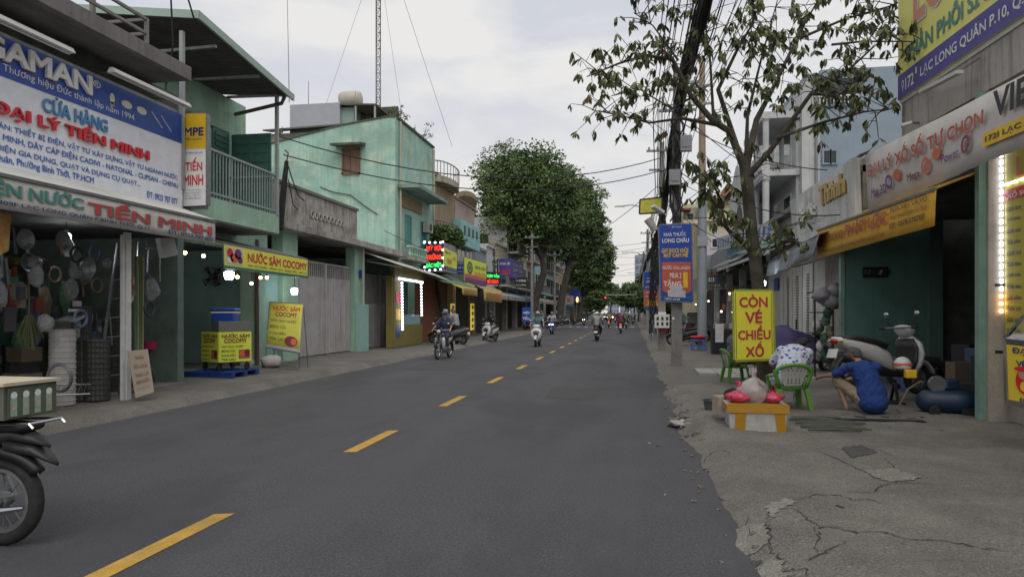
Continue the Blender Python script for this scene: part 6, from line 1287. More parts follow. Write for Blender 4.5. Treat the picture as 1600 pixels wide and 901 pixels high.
# street lamps
def lamp_post(x, y, h, arm, lb):
    t = thing('street_lamp', lb, 'street lamp', (x, y, .1)); MB().cyl((x, y, .05), (x, y, h), .09, .05, 8).build('post', steel, t)
    MB().tube([(x, y, h), (x + arm * .3, y, h + .55), (x + arm * .7, y, h + .75), (x + arm, y, h + .7)], .045, 6).build('arm', steel, t); MB().hexa([(x + arm * .95, y - .12, h + .62), (x + arm * 1.3, y - .1, h + .62), (x + arm * 1.3, y + .1, h + .62), (x + arm * .95, y + .12, h + .62), (x + arm * .95, y - .08, h + .74), (x + arm * 1.3, y - .05, h + .7), (x + arm * 1.3, y + .05, h + .7), (x + arm * .95, y + .08, h + .74)]).build('lamp_head', litter, t)
for x, y, h, arm, lb in ((1.5, 56, 9.2, -2.2, 'nearest arched street lamp on the right over the road'), (1.5, 92, 8.6, -2.2, 'second arched street lamp past the crossing'), (-8, 130, 8.5, 2, 'street lamp on the left far past the crossing'), (1.6, 140, 8.6, -2, 'third street lamp on the right'), (-8, 180, 8.5, 2, 'farthest street lamp on the left')): lamp_post(x, y, h, arm, lb)
r = thing('traffic_light', 'small red traffic light hanging at the crossing', 'traffic light', (-2.2, 86, 4.5)); q = P(946, 468, Y=86); MB().box((q.x - .2, 86, q.z - .5), (q.x + .2, 86.2, q.z + .5)).build('housing', black, r); MB().ball((q.x, 85.95, q.z + .25), .1, 10, 6).build('red_lens', tail_m, r); MB().tube([(1.6, 86, .1), (1.6, 86, q.z + .6), (q.x, 86.1, q.z + .55)], .06, 6).build('mast_arm', steel, r)
# ================================================================ NEAR TREE
def lp(lst, Y0, Y1): n = len(lst) - 1; return [P(u, v, Y=Y0 + (Y1 - Y0) * i / n) for i, (u, v) in enumerate(lst)]
t = thing('near_tree', 'sparse big-leaved tree behind the yellow CÒN VÉ CHIỀU XỔ board', 'tree', (2.68, 14.9, .1)); rng = random.Random(77)
MB().tube([Vector((2.68, 14.9, -.05)), Vector((2.62, 14.85, .35))] + lp([(1190, 500), (1183, 430), (1173, 350), (1166, 270), (1160, 245)], 14.8, 14.6), [.22, .155, .135, .125, .12, .12, .09], 12).build('trunk', bark_l, t)
F = [1166, 262]
limbs = [([(1163, 262), (1140, 205), (1115, 190), (1080, 150), (1050, 92), (1007, 87), (965, 100), (917, 120)], 14.6, 13.6, .1), ([(1120, 195), (1065, 185), (1015, 192), (967, 180), (925, 172)], 14.4, 15.4, .05), ([(1150, 225), (1122, 140), (1150, 82), (1177, 35), (1172, -20)], 14.6, 14.0, .07),
         ([(1166, 262), (1182, 187), (1212, 130), (1250, 50), (1290, -20)], 14.6, 15.2, .09), ([(1168, 275), (1200, 240), (1267, 147), (1325, 110), (1380, 60)], 14.6, 13.8, .09), ([(1215, 215), (1290, 190), (1350, 175), (1395, 170)], 14.3, 13.4, .045), ([(1300, 70), (1347, 65), (1419, 65), (1477, 72)], 13.7, 12.2, .03),
         ([(1176, 392), (1150, 370), (1112, 335)], 14.75, 14.2, .1), ([(1135, 355), (1120, 300), (1100, 265)], 14.4, 14.0, .04), ([(1165, 270), (1168, 180), (1190, 90), (1215, 0)], 14.7, 14.9, .06), ([(1115, 190), (1110, 100), (1100, 20), (1110, -30)], 14.4, 14.2, .04), ([(1085, 150), (1050, 170), (1000, 140), (955, 150)], 14.2, 14.8, .035),
         ([(1267, 147), (1310, 150), (1345, 120)], 14.0, 13.6, .035), ([(1250, 60), (1320, 30), (1390, 10), (1440, -10)], 14.8, 13.5, .04), ([(1060, 95), (1020, 40), (990, 20)], 14.0, 13.8, .03), ([(1176, 420), (1200, 385), (1230, 350)], 14.7, 14.9, .03)]
anchors = []
for pts, a, b, r0 in limbs:
    L_ = lp(pts, a, b); n = len(L_); MB().tube(L_, [max(.01, r0 * .8 * (1 - .87 * i / (n - 1))) for i in range(n)], 8).build('limb', bark_l, t)
    for i in range(1, n):
        for k in range(4): anchors.append((L_[i - 1].lerp(L_[i], (k + .5) / 4), i / n))
tw = MB(); tips = []
for p, f in anchors:
    if f < .45 and rng.random() < .85: continue
    for k in range(3 if rng.random() < .5 + f * .5 else 2):
        d = Vector((rng.gauss(0, 1), rng.gauss(0, .8), rng.gauss(.25, .7))).normalized() * rng.uniform(.25, .75); m = p + d * .5 + Vector((0, 0, rng.uniform(-.05, .12))); e = p + d
        tw.tube([p, m, e], [.011, .008, .005], 4); tips.append(e)
        if rng.random() < .5: e2 = m + Vector((rng.uniform(-.3, .3), rng.uniform(-.2, .2), rng.uniform(-.1, .3))); tw.tube([m, e2], [.007, .004], 4); tips.append(e2)
tw.build('twigs', bark, t)['kind'] = 'stuff'
lv = MB()
lv.add([(0, 0, 0), (.02, -.003, -.012), (.04, .026, -.035), (.085, .03, -.085), (.11, 0, -.14), (.085, -.03, -.085), (.04, -.026, -.035), (.05, 0, -.03), (.09, 0, -.075)], [(0, 2, 7), (0, 7, 6), (2, 3, 8, 7), (7, 8, 5, 6), (3, 4, 8), (8, 4, 5)])
lm = [mat('near_leaf_green', (.09, .13, .04), .55, .3, 3, .1, col2=(.15, .19, .06)), mat('near_leaf_olive', (.12, .12, .04), .55, .3, 3, .1, col2=(.17, .16, .06)), mat('near_leaf_dark', (.05, .065, .03), .55, .3, 3, .1)]
lmesh = [lv.mesh('leaf') for _ in lm]; red_leaf = lv.mesh('leaf'); red_leaf.materials.append(mat('red_leaf', (.25, .02, .02), .6))
for m_, q in zip(lmesh, lm): m_.materials.append(q)
rest = [MB(), MB(), MB()]; cnt = 0; base = t.location
extra = [P(rng.uniform(1075, 1145), rng.uniform(245, 330), Y=rng.uniform(13.9, 14.4)) for _ in range(14)] + [P(rng.uniform(1110, 1150), rng.uniform(325, 350), Y=14.2) for _ in range(3)]
dense = [P(rng.gauss(1250, 60), rng.gauss(95, 55), Y=rng.uniform(13.6, 15.4)) for _ in range(75)]
for e in tips + extra + dense:
    if rng.random() < .2: continue
    for k in range(rng.randint(4, 9)):
        a = rng.uniform(0, 6.28); sc = rng.uniform(.65, 1.35) * (1.35 if e in extra else 1.0); dr = rng.uniform(-.15, .75)
        M_ = Matrix.Rotation(a, 3, 'Z') @ Matrix.Rotation(dr, 3, 'Y') @ Matrix.Rotation(rng.uniform(-.6, .6), 3, 'X'); off = e + Vector((rng.uniform(-.04, .04), rng.uniform(-.04, .04), rng.uniform(-.05, .03)))
        w = rng.choices((0, 1, 2), (5, 3, 3))[0]
        if cnt < 290 and rng.random() < .3:
            o = bpy.data.objects.new('leaf', red_leaf if rng.random() < .03 else lmesh[w]); COL.objects.link(o); o.parent = t; o.location = off - base; o.rotation_euler = M_.to_euler(); o.scale = (sc,) * 3; cnt += 1
        else: rest[w].add([off + M_ @ (v * sc) for v in lv.v], lv.f)
for w in range(3): rest[w].build('foliage', lm[w], t)['kind'] = 'stuff'
# ================================================================ MOTORBIKES
bb_w = mat('bike_body', (.5, .5, .49), .3, .06, 3, .02, coat=.6, dirt=.15); bb_d = mat('bike_dark', (.02, .02, .022), .45, .2, 5, .05); seat_m = mat('bike_seat', (.015, .015, .016), .6, .2, 8, .1)
hl_off = mat('headlamp_glass', (.5, .52, .55), .1, .05, 3, 0); tl_off = mat('tail_glass', (.3, .01, .01), .2); plate_m = mat('plate_white', (.55, .55, .55), .5); ind_m = mat('indicator_amber', (.5, .2, .02), .3)
def hring(z, yc, hw, hd, n=14, e=2.6): return [(p[0], yc + (p[2]), z) for p in ring(0, 0, hw, hd, n, e)]
def wheel(t, y, R_, r_, spokes=False):
    w = MB().torus((0, y, R_), R_ - r_, r_, 'x', 26, 8).build('wheel', rubber, t, smooth=True)
    m = MB().torus((0, y, R_), R_ - 2.1 * r_, r_ * .55, 'x', 24, 6)
    if spokes:
        for k in range(16): a = k * .3927; m.bar((.03 * (-1) ** k, y, R_), (0, y + (R_ - 2 * r_) * math.cos(a), R_ + (R_ - 2 * r_) * math.sin(a)), .005)
    else:
        for k in range(5): a = k * 1.2566; m.bar((0, y, R_), (0, y + (R_ - 2 * r_) * math.cos(a), R_ + (R_ - 2 * r_) * math.sin(a)), .05, .03)
    m.cyl((-.06, y, R_), (.06, y, R_), .045).build('rim', chrome if spokes else steel, w)
def fender(y, R_, r_, a0, a1, wd, n=12, tip=0):
    mb = MB(); rings = []
    for k in range(n + 1):
        a = R(a0 + (a1 - a0) * k / n); rr = R_ + r_ * .5 + .02; w = wd * (1 - tip * max(0, k / n - .5))
        rings.append([(x, y + math.cos(a) * (rr - dz), R_ + math.sin(a) * (rr - dz)) for x, dz in ((-w, .05), (-w, .0), (-w * .6, -.02), (0, -.028), (w * .6, -.02), (w, 0), (w, .05), (w * .7, .03), (0, .0), (-w * .7, .03))])
    return mb.loft(rings)
def make_scooter():
    t = thing('scooter', 'scooter', 'scooter'); 
    wheel(t, .64, .245, .05); wheel(t, -.6, .245, .055)
    fender(.64, .245, .05, 20, 150, .075).build('front_fender', bb_w, t, smooth=True); fender(-.6, .245, .05, 60, 175, .07).build('rear_mudguard', bb_d, t)
    MB().bar((-.07, .62, .25), (-.06, .5, .6), .04).bar((.07, .62, .25), (.06, .5, .6), .04).build('fork', steel, t)
    MB().loft([ring(-.92, .74, .05, .03), ring(-.8, .7, .12, .075), ring(-.55, .63, .165, .13), ring(-.25, .56, .17, .16), ring(.0, .47, .15, .17), ring(.12, .36, .14, .09)]).build('rear_cowl', bb_w, t, smooth=True)
    MB().loft([ring(-.78, .5, .1, .06), ring(-.5, .42, .13, .1), ring(-.2, .36, .14, .1), ring(.05, .3, .14, .07), ring(.42, .3, .13, .05)]).build('lower_body', bb_d, t, smooth=True)
    MB().loft([ring(-.82, .75, .1, .04), ring(-.6, .765, .145, .055), ring(-.3, .745, .155, .06), ring(-.05, .7, .13, .06), ring(.03, .73, .08, .03)]).build('seat', seat_m, t, smooth=True)
    MB().loft([hring(.28, .47, .13, .05), hring(.45, .50, .22, .05), hring(.62, .5, .265, .05), hring(.78, .46, .24, .06), hring(.88, .42, .12, .06)]).build('leg_shield', bb_w, t, smooth=True)
    MB().loft([hring(.42, .545, .05, .03), hring(.6, .56, .11, .03), hring(.76, .535, .16, .03)]).build('front_grille', bb_d, t, smooth=True)
    MB().loft([hring(.32, .40, .15, .03), hring(.5, .435, .2, .03), hring(.7, .42, .22, .03), hring(.84, .39, .16, .03)]).build('inner_shield', bb_d, t, smooth=True)
    for s_ in (-1, 1): MB().ball((s_ * .1, .55, .72), (.055, .03, .032), 10, 6).build('headlight', hl_off, t, smooth=True)
    MB().loft([hring(.87, .4, .1, .07), hring(.96, .38, .17, .09), hring(1.03, .35, .15, .07), hring(1.05, .34, .06, .04)]).build('handlebar_cowl', bb_w, t, smooth=True)
    MB().cyl((-.36, .26, 1.0), (.36, .26, 1.0), .014).build('handlebar', steel, t)
    for s_ in (-1, 1):
        MB().cyl((s_ * .24, .27, 1.0), (s_ * .36, .25, 1.0), .022).build('grip', rubber, t); MB().tube([(s_ * .22, .3, 1.02), (s_ * .27, .3, 1.18)], .008, 5).build('mirror_stalk', black, t)
        MB().ball((s_ * .29, .3, 1.22), (.055, .012, .038), 10, 6).build('mirror', chrome, t, smooth=True); MB().ball((s_ * .11, -.87, .7), (.025, .04, .02), 8, 5).build('indicator', ind_m, t)
    MB().ball((0, -.91, .7), (.08, .035, .04), 12, 6).build('tail_light', tl_off, t, smooth=True); MB().cbox((0, -.92, .52), (.19, .012, .14), 0, -.25).build('number_plate', plate_m, t)
    MB().tube([(.11, -.1, .2), (.13, -.4, .22), (.14, -.85, .34)], [.02, .045, .05], 8).build('exhaust', steel, t); MB().cbox((0, -.38, .26), (.2, .35, .2)).build('engine', steel, t, bevel=.03)
    MB().bar((-.09, -.15, .2), (-.16, -.25, .02), .02).build('side_stand', steel, t)
    return t
def make_cub():
    t = thing('motorbike', 'step-through motorbike', 'motorbike'); wheel(t, .63, .285, .032, True); wheel(t, -.6, .285, .036, True)
    fender(.63, .285, .035, 30, 165, .05).build('front_fender', bb_d, t, smooth=True); fender(-.6, .285, .035, 30, 190, .06).build('rear_mudguard', bb_d, t, smooth=True)
    MB().bar((-.06, .63, .28), (-.05, .48, .85), .035).bar((.06, .63, .28), (.05, .48, .85), .035).build('fork', steel, t)
    for s_ in (-1, 1): MB().loft([hring(.28, .3, .03, .05), hring(.45, .36, .06, .07), hring(.62, .4, .075, .06), hring(.76, .41, .05, .03)]).build('leg_shield', bb_w, t, smooth=True); [setattr(v, 'co', Vector((v.co.x + s_ * .12, v.co.y, v.co.z))) for v in bpy.context.scene.objects[-1].data.vertices] if False else None
    for o in [c for c in children(t) if c.name.startswith('leg_shield')]: pass
    ls = [c for c in children(t) if c.name.startswith('leg_shield')]; ls[0].location.x = -.12; ls[1].location.x = .12
    MB().tube([(0, .48, .85), (0, .3, .55), (0, -.1, .45), (0, -.4, .5)], [.04, .06, .07, .07], 8).build('frame', bb_d, t); MB().loft([ring(-.75, .72, .08, .05), ring(-.5, .64, .1, .1), ring(-.2, .6, .09, .1), ring(0, .55, .06, .06)]).build('side_cover', bb_w, t, smooth=True)
    MB().loft([ring(-.78, .78, .1, .03), ring(-.4, .79, .13, .045), ring(-.02, .76, .1, .04)]).build('seat', seat_m, t, smooth=True)
    MB().loft([hring(.88, .46, .07, .08), hring(.96, .44, .1, .09), hring(1.03, .4, .08, .06)]).build('handlebar_cowl', bb_d, t, smooth=True); MB().ball((0, .54, .95), (.075, .04, .065), 12, 8).build('headlight', hl_off, t, smooth=True)
    MB().tube([(-.34, .24, 1.02), (-.2, .38, 1.0), (.2, .38, 1.0), (.34, .24, 1.02)], .014, 6).build('handlebar', chrome, t)
    for s_ in (-1, 1): MB().tube([(s_ * .2, .36, 1.01), (s_ * .25, .34, 1.18)], .007, 5).build('mirror_stalk', black, t); MB().ball((s_ * .27, .34, 1.21), (.055, .01, .04), 10, 6).build('mirror', chrome, t, smooth=True); MB().ball((s_ * .15, .5, .86), .03, 8, 5).build('indicator', ind_m, t)
    g = MB()
    for z in (.66, .76, .86): g.tube([(-.15, .56, z), (.15, .56, z), (.15, .82, z), (-.15, .82, z), (-.15, .56, z)], .006, 4)
    for k in range(8): x = -.15 + k * .043; g.bar((x, .82, .66), (x, .82, .86), .006).bar((x, .56, .66), (x, .82, .66), .006)
    g.build('basket', black, t); MB().cbox((0, -.2, .3), (.2, .35, .2)).build('engine', steel, t, bevel=.03); MB().tube([(.1, -.05, .22), (.12, -.5, .24), (.13, -.85, .26)], [.015, .035, .035], 8).build('exhaust', chrome, t)
    MB().ball((0, -.86, .66), (.06, .03, .04), 10, 6).build('tail_light', tl_off, t); MB().cbox((0, -.88, .5), (.18, .01, .13), 0, -.2).build('number_plate', plate_m, t); MB().cbox((0, .74, .52), (.16, .01, .05)).build('front_plate', plate_m, t)
    return t
# ================================================================ PEOPLE
def bake(mb, voxel, it=4, m=None, name='body', parent=None, wr=0):
    me = mb.mesh('tmp'); o = bpy.data.objects.new('tmp', me); COL.objects.link(o)
    r = o.modifiers.new('r', 'REMESH'); r.mode = 'VOXEL'; r.voxel_size = voxel; sm = o.modifiers.new('s', 'SMOOTH'); sm.factor = .5; sm.iterations = it
    bpy.context.view_layer.update(); dg = bpy.context.evaluated_depsgraph_get(); res = bpy.data.meshes.new_from_object(o.evaluated_get(dg)); bpy.data.objects.remove(o); bpy.data.meshes.remove(me)
    res.polygons.foreach_set('use_smooth', [True] * len(res.polygons)); res.materials.clear(); res.materials.append(m)
    if wr:
        from mathutils import noise
        for v in res.vertices:
            p = v.co; k = noise.noise(V3((p.x * 13, p.y * 13, p.z * 7))) + .6 * noise.noise(V3((p.x * 26 + 5, p.y * 26, p.z * 15))); v.co = p + v.normal * (abs(k) * -wr + wr * .3)
    ob = bpy.data.objects.new(name, res); COL.objects.link(ob); ob.parent = parent; return ob
V3 = Vector
shirt_m = mat('shirt_cloth', (.1, .2, .22), .9, .15, 4, .5, bscale=9); pants_m = mat('trouser_cloth', (.04, .045, .06), .9, .15, 4, .5, bscale=9); shoe_m = mat('shoe', (.1, .1, .1), .7); helmet_m = mat('helmet_shell', (.35, .35, .36), .3, .1, 4, .02, coat=.4); mask_m = mat('face_mask', (.4, .48, .52), .9)
def person(label, J, voxel=.02, sleeves='short', helmet=True, mask=True, shoes=True, face=None, grip=True, build=1.0, detail=False, pants_to='ankle', sk=None, shm=None, ptm=None, hairm=None, girth=1.0, hem=0):
    wr = .022 if voxel < .02 else .012; t = thing('person', label, 'person'); J = {k: V3(v) for k, v in J.items()}; f = V3(face or (0, 1, 0)).normalized(); side = f.cross(V3((0, 0, 1))).normalized(); g = girth
    up_ = (J['head'] - J['neck']).normalized(); rot = Matrix((side, f - up_ * f.dot(up_) * 0, up_)).transposed()
    b = MB(); b.capsule(J['pel'], J['waist'], .13 * g, .12 * g).capsule(J['waist'], J['chest'], .12 * g, .14 * g).capsule(J['chest'], J['neck'], .12, .055).capsule(J['neck'], J['head'] - up_ * .03, .052, .05).capsule(J['shL'], J['shR'], .055, .055)
    hd = J['head']; b.ball(hd + up_ * .02, (.076, .092, .1), 16, 12, rot).ball(hd + f * .022 - up_ * .05, (.055, .062, .062), 12, 8, rot)
    b.capsule(hd + f * .088 + up_ * .01, hd + f * .103 - up_ * .02, .011, .015)
    for s_ in (-1, 1): b.ball(hd + side * s_ * .077 - f * .005, (.012, .02, .03), 8, 6, rot)
    for s_ in 'LR':
        b.capsule(J['sh' + s_], J['el' + s_], .048, .038).capsule(J['el' + s_], J['wr' + s_], .038, .026)
        d = (J['wr' + s_] - J['el' + s_]).normalized(); h0 = J['wr' + s_]; b.capsule(h0, h0 + d * .07, .03, .033)
        inn = (V3((0, 0, -1)) - d * d.z * -1); q = d.cross(V3((0, 0, 1))); q = q.normalized() if q.length > .1 else V3((1, 0, 0)); dn = (d * .35 + V3((0, 0, -.9))).normalized()
        for k in range(4):
            a = h0 + d * (.085) + q * (-.027 + k * .018); ln = (.034, .042, .04, .03)[k]; m = a + (d * .8 + V3((0, 0, -.25))).normalized() * ln; b.capsule(a - d * .02, m, .011, .010, 7).capsule(m, m + dn * ln * .8, .010, .009, 7)
        b.capsule(h0 + d * .03 - q * .02, h0 + d * .065 - q * .05 + V3((0, 0, -.02)), .013, .010, 7)
        b.capsule(J['hip' + s_], J['kn' + s_], .078 * g, .053).capsule(J['kn' + s_], J['an' + s_], .054, .034).capsule(J['an' + s_] - V3((0, 0, .02)), J['to' + s_], .036, .026)
    bake(b, voxel, 3, sk or skin, 'body', t)
    c = MB(); c.capsule(J['pel'], J['waist'], .15 * g, .145 * g).capsule(J['waist'], J['chest'], .145 * g, .16 * g).capsule(J['chest'], J['neck'] - (J['neck'] - J['chest']) * .35, .145 * g, .075).capsule(J['shL'], J['shR'], .073, .073).ball(J['chest'], (.19, .14, .16), 12, 8)
    for s_ in 'LR':
        c.capsule(J['sh' + s_], J['sh' + s_].lerp(J['el' + s_], .85 if sleeves == 'short' else 1), .066, .06)
        if sleeves == 'long': c.capsule(J['el' + s_], J['wr' + s_].lerp(J['el' + s_], .06), .056, .042)
    if hem: c.ball(J['pel'] + V3((0, -.02, -.02)), (.185 * g, .18 * g, .17), 14, 10).ball(J['pel'].lerp(J['waist'], .6), (.185 * g, .16 * g, .2), 14, 10)
    bake(c, voxel * .95, 5, shm or shirt_m, 'shirt', t, wr)
    c = MB(); c.ball(J['pel'] - V3((0, 0, .02)), (.165 * g, .155 * g, .13), 14, 8)
    for s_ in 'LR':
        c.capsule(J['hip' + s_], J['kn' + s_], .097 * g, .07)
        if pants_to == 'ankle': c.capsule(J['kn' + s_], J['an' + s_] + V3((0, 0, .03)), .07, .05)
        else: c.capsule(J['kn' + s_], J['kn' + s_].lerp(J['an' + s_], .2), .07, .066)
    bake(c, voxel * .95, 4, ptm or pants_m, 'trousers', t, wr)
    if shoes:
        for s_ in 'LR': MB().capsule(J['an' + s_] - V3((0, 0, .03)), J['to' + s_] - V3((0, 0, .0)), .045, .036).build('shoe', shoe_m, t, smooth=True)
    if helmet:
        h = MB(); rings = []
        for k in range(8):
            a = R(-8 + k * 14); rings.append([hd + up_ * .025 + rot @ V3((.112 * math.cos(a) * math.cos(w), .128 * math.cos(a) * math.sin(w), .125 * math.sin(a))) for w in [2 * math.pi * j / 16 for j in range(16)]])
        h.loft(rings); h.build('helmet', helmet_m, t, smooth=True); MB().slab(*[hd + up_ * .03 + rot @ V3(p) for p in ((-.085, .09, 0), (.085, .09, 0), (.07, .175, -.01), (-.07, .175, -.01))], tuple(up_ * .012)).build('helmet_visor', black, t)
    else:
        h = MB(); h.ball(hd + up_ * .038 - f * .02, (.086, .095, .088), 14, 10, rot).ball(hd - f * .035, (.08, .07, .08), 12, 8, rot)
        for p in h.v: p += V3((random.uniform(-.006, .006),) * 3)
        h.build('hair', hairm or hair_m, t, smooth=True)
    if mask: MB().ball(hd + f * .04 - up_ * .04, (.068, .07, .052), 12, 8, rot).build('face_mask', mask_m, t, smooth=True)
    for s_ in (-1, 1): MB().ball(hd + f * .083 + side * s_ * .03 + up_ * .018, (.014, .009, .008), 8, 5, rot).build('eye', black, t, smooth=True)
    return t
def ridej(feet_out=.0):
    J = dict(pel=(0, -.24, .87), waist=(0, -.22, 1.02), chest=(0, -.17, 1.22), neck=(0, -.12, 1.4), head=(0, -.07, 1.52))
    for s_, x in (('L', -1), ('R', 1)): J.update({'sh' + s_: (x * .18, -.15, 1.35), 'el' + s_: (x * .29, .02, 1.13), 'wr' + s_: (x * .31, .2, 1.03), 'hip' + s_: (x * .1, -.22, .86), 'kn' + s_: (x * .17, .16, .76), 'an' + s_: (x * .14, .1, .4), 'to' + s_: (x * .14, .24, .34)})
    return J
SC = make_scooter(); CB = make_cub()
RD = person('rider', ridej(), .024); RL = person('rider', ridej(), .024, sleeves='long', mask=False)
def dye(name, c, **k): return mat(name, c, .9, .15, 4, .5, bscale=9, **k)
D = dict(navy=dye('navy_cloth', (.035, .045, .09)), teal=dye('teal_cloth', (.1, .19, .21)), whit=dye('white_cloth', (.42, .4, .42)), grey=dye('grey_cloth', (.3, .3, .3)), blk=dye('black_cloth', (.018, .018, .022)), jean=dye('denim', (.1, .18, .25)), mar=dye('maroon_cloth', (.14, .03, .06)), must=dye('mustard_cloth', (.3, .2, .06)), khk=dye('khaki', (.24, .19, .13)), pink=dye('pink_cloth', (.35, .15, .25)), green=dye('green_cloth', (.1, .2, .12)), blue=dye('blue_cloth', (.08, .12, .3)))
def hel(c): return mat('helmet_%02d_%02d' % (int(c[0] * 100), int(c[2] * 100)), c, .3, .1, 4, .02, coat=.4)
def pnt(n, c): return mat(n, c, .3, .06, 3, .02, coat=.6)
P_ = dict(w=bb_w, k=pnt('bike_black', (.02, .02, .025)), r=pnt('bike_red', (.3, .02, .02)), b=pnt('bike_blue', (.03, .06, .2)), g=pnt('bike_grey', (.15, .15, .16)))
def bike_rider(proto, x, y, rz, bl, pl, body, shirt, pants, helm=(.35, .35, .36), head=False, tail=False, longs=False, z=0.0, bg='motorbikes in traffic', rider=True, lean=0.0):
    rc = {'bike_body': P_[body]}
    if head: rc['headlamp_glass'] = headlamp
    if tail: rc['tail_glass'] = tail_m
    b = copy_tree(proto, (x, y, z), R(rz), bl, rc, lean); 
    if bg: b['group'] = bg
    if rider:
        p = copy_tree(RL if longs else RD, (x, y, z), R(rz), pl, {'shirt_cloth': D[shirt], 'trouser_cloth': D[pants], 'helmet_shell': hel(helm)}, lean)
        if bg: p['group'] = 'riders in traffic'
    return b
bike_rider(CB, -6.46, 23.95, 176, 'white step-through motorbike with front basket, nearest oncoming bike', 'masked rider in dark navy shirt on the nearest oncoming motorbike', 'w', 'navy', 'navy', (.05, .05, .07))
bike_rider(SC, -4.4, 33.2, 180, 'white-fronted scooter oncoming near the centre dashes', 'masked rider in grey-teal shirt and jeans on the white-fronted scooter', 'w', 'teal', 'jean', (.45, .42, .4))
bike_rider(SC, -5.8, 51.7, 180, 'dark scooter with two lit headlamps following the white-fronted one', 'rider in white shirt behind two lit headlamps', 'b', 'whit', 'blk', (.3, .3, .3), head=True)
bike_rider(SC, -1.97, 40.6, -2, 'dark scooter seen from behind in the middle of the right lane', 'rider in billowing pale grey jacket and white helmet seen from behind', 'k', 'grey', 'blk', (.6, .6, .6), longs=True)
bike_rider(SC, -.87, 54.6, 0, 'scooter with glowing orange-red tail lamp near the right kerb', 'rider in maroon top and maroon helmet seen from behind', 'k', 'mar', 'blk', (.25, .08, .14), tail=True, longs=True)
bike_rider(SC, -2.4, 74.5, 0, 'scooter with red tail lamp just before the crossing', 'rider in mustard jacket with dark helmet before the crossing', 'k', 'must', 'blk', (.03, .03, .03), tail=True, longs=True)
bike_rider(SC, -5.9, 88, 180, 'oncoming scooter with lit headlamps just past the crossing', 'dark-clothed rider oncoming past the crossing', 'k', 'navy', 'blk', head=True, longs=True)
bike_rider(SC, -.6, 72, 0, 'dark scooter close by the right kerb before the crossing', 'rider in yellow-green top close by the right kerb', 'g', 'green', 'blk', (.5, .5, .3), longs=True)
bike_rider(SC, .1, 98, 0, 'pale scooter hugging the right kerb past the crossing', 'rider in white hugging the right kerb past the crossing', 'w', 'whit', 'blk', (.5, .5, .5))
rng = random.Random(5); far = []
for k in range(14):
    x = (-2.6 + (k % 4) * .95 + rng.uniform(-.2, .2)) if k < 10 else (-5.6 + (k % 2) * 1.1); y = (108 + (k // 4) * 14 + rng.uniform(-3, 3)) if k < 10 else 120 + (k - 10) * 13
    bike_rider(SC, x, y, 0 if k < 10 else 180, 'small distant scooter in traffic past the crossing, %s from the nearest' % ordw(k + 1), 'distant rider in traffic past the crossing, %s from the nearest' % ordw(k + 1), 'kgrb'[k % 4], ('mar', 'pink', 'must', 'grey', 'navy', 'green', 'whit')[k % 7], 'blk', ((.5, .45, .3), (.4, .15, .25), (.5, .5, .5))[k % 3], tail=k % 3 == 0 and k < 10, head=k >= 10, longs=True)
bike_rider(SC, -8.75, 32.6, 75, 'black scooter halted side-on at the yellow LED stall', 'person in blue-grey shirt and helmet on the scooter at the LED stall', 'k', 'blue', 'blk', (.25, .32, .36), longs=True, z=.12, bg=None)
bike_rider(SC, -8.3, 32.3, 70, 'second dark scooter waiting close behind the one at the LED stall', 'person in grey-brown shirt waiting second at the LED stall', 'g', 'grey', 'blk', (.04, .04, .05), z=.12, bg=None)
bike_rider(SC, -7.55, 37.6, 165, 'white scooter stopped at the left kerb before the first trunk', 'person in black jacket with pale trousers stopped at the left kerb', 'w', 'blk', 'grey', (.02, .02, .02), longs=True, z=.02, bg=None)
for k in range(9):
    bike_rider(SC, -8.0 - (k % 2) * .5, 63 + k * 3.3, 90 + rng.uniform(-25, 25), '%s scooter parked under the left trees, %s beyond the first trunk' % (('black', 'white', 'grey', 'red', 'blue')[k % 5], ordw(k + 1)), 'person sitting on the %s parked scooter beyond the first trunk' % ordw(k + 1), 'kwgrb'[k % 5], ('whit', 'grey', 'navy')[k % 3], 'blk', z=.14, bg='scooters parked under the left trees', rider=(k % 4 == 1), head=(k == 2))
for k in range(4): bike_rider(SC, 2.4 + (k % 2) * .7, 33 + k * 4.2, 80 + k * 12, 'scooter parked before the café front, %s from the counter' % ordw(k + 1), '', 'kgrk'[k], 'navy', 'blk', z=.12, bg='scooters parked by the café', rider=False)
# scooter under repair: raised, tail to the left
rs = copy_tree(SC, (3.98, 12.3, .32), R(-64), 'white scooter raised on a stand before the teal repair bay, tail leftward', {}); rs.rotation_euler = (R(-5), R(-3), R(-64)); rs.scale = (1.08, 1.08, 1.06)
r = thing('repair_stand', 'low dark iron stand holding up the white scooter under repair', 'stand', (3.9, 12.3, .1)); MB().box((3.6, 12.2, .1), (4.3, 12.6, .16)).build('plate', black, r)
for x in (3.7, 4.2): MB().bar((x, 12.25, .14), (x, 12.4, .5), .04).bar((x, 12.6, .14), (x, 12.4, .5), .04).build('leg', black, r)
q = P(1410, 571, Y=11.9); r = thing('helmet', 'white helmet with orange stripe hanging on the raised scooter', 'helmet', q); h = MB(); rings = []
for k in range(8): a = R(-20 + k * 15); rings.append([q + V3((.13 * math.cos(a) * math.cos(w), .14 * math.cos(a) * math.sin(w), .14 * math.sin(a))) for w in [2 * math.pi * j / 16 for j in range(16)]])
h.loft(rings).build('shell', white, r, smooth=True); MB().lathe([(.137, .0), (.139, .02), (.133, .045)], q, 16, cap=False).build('stripe', orange_ink, r); MB().tube([q + V3((-.1, 0, -.03)), q + V3((0, -.05, -.17)), q + V3((.1, 0, -.03))], .008, 5).build('strap', black, r)
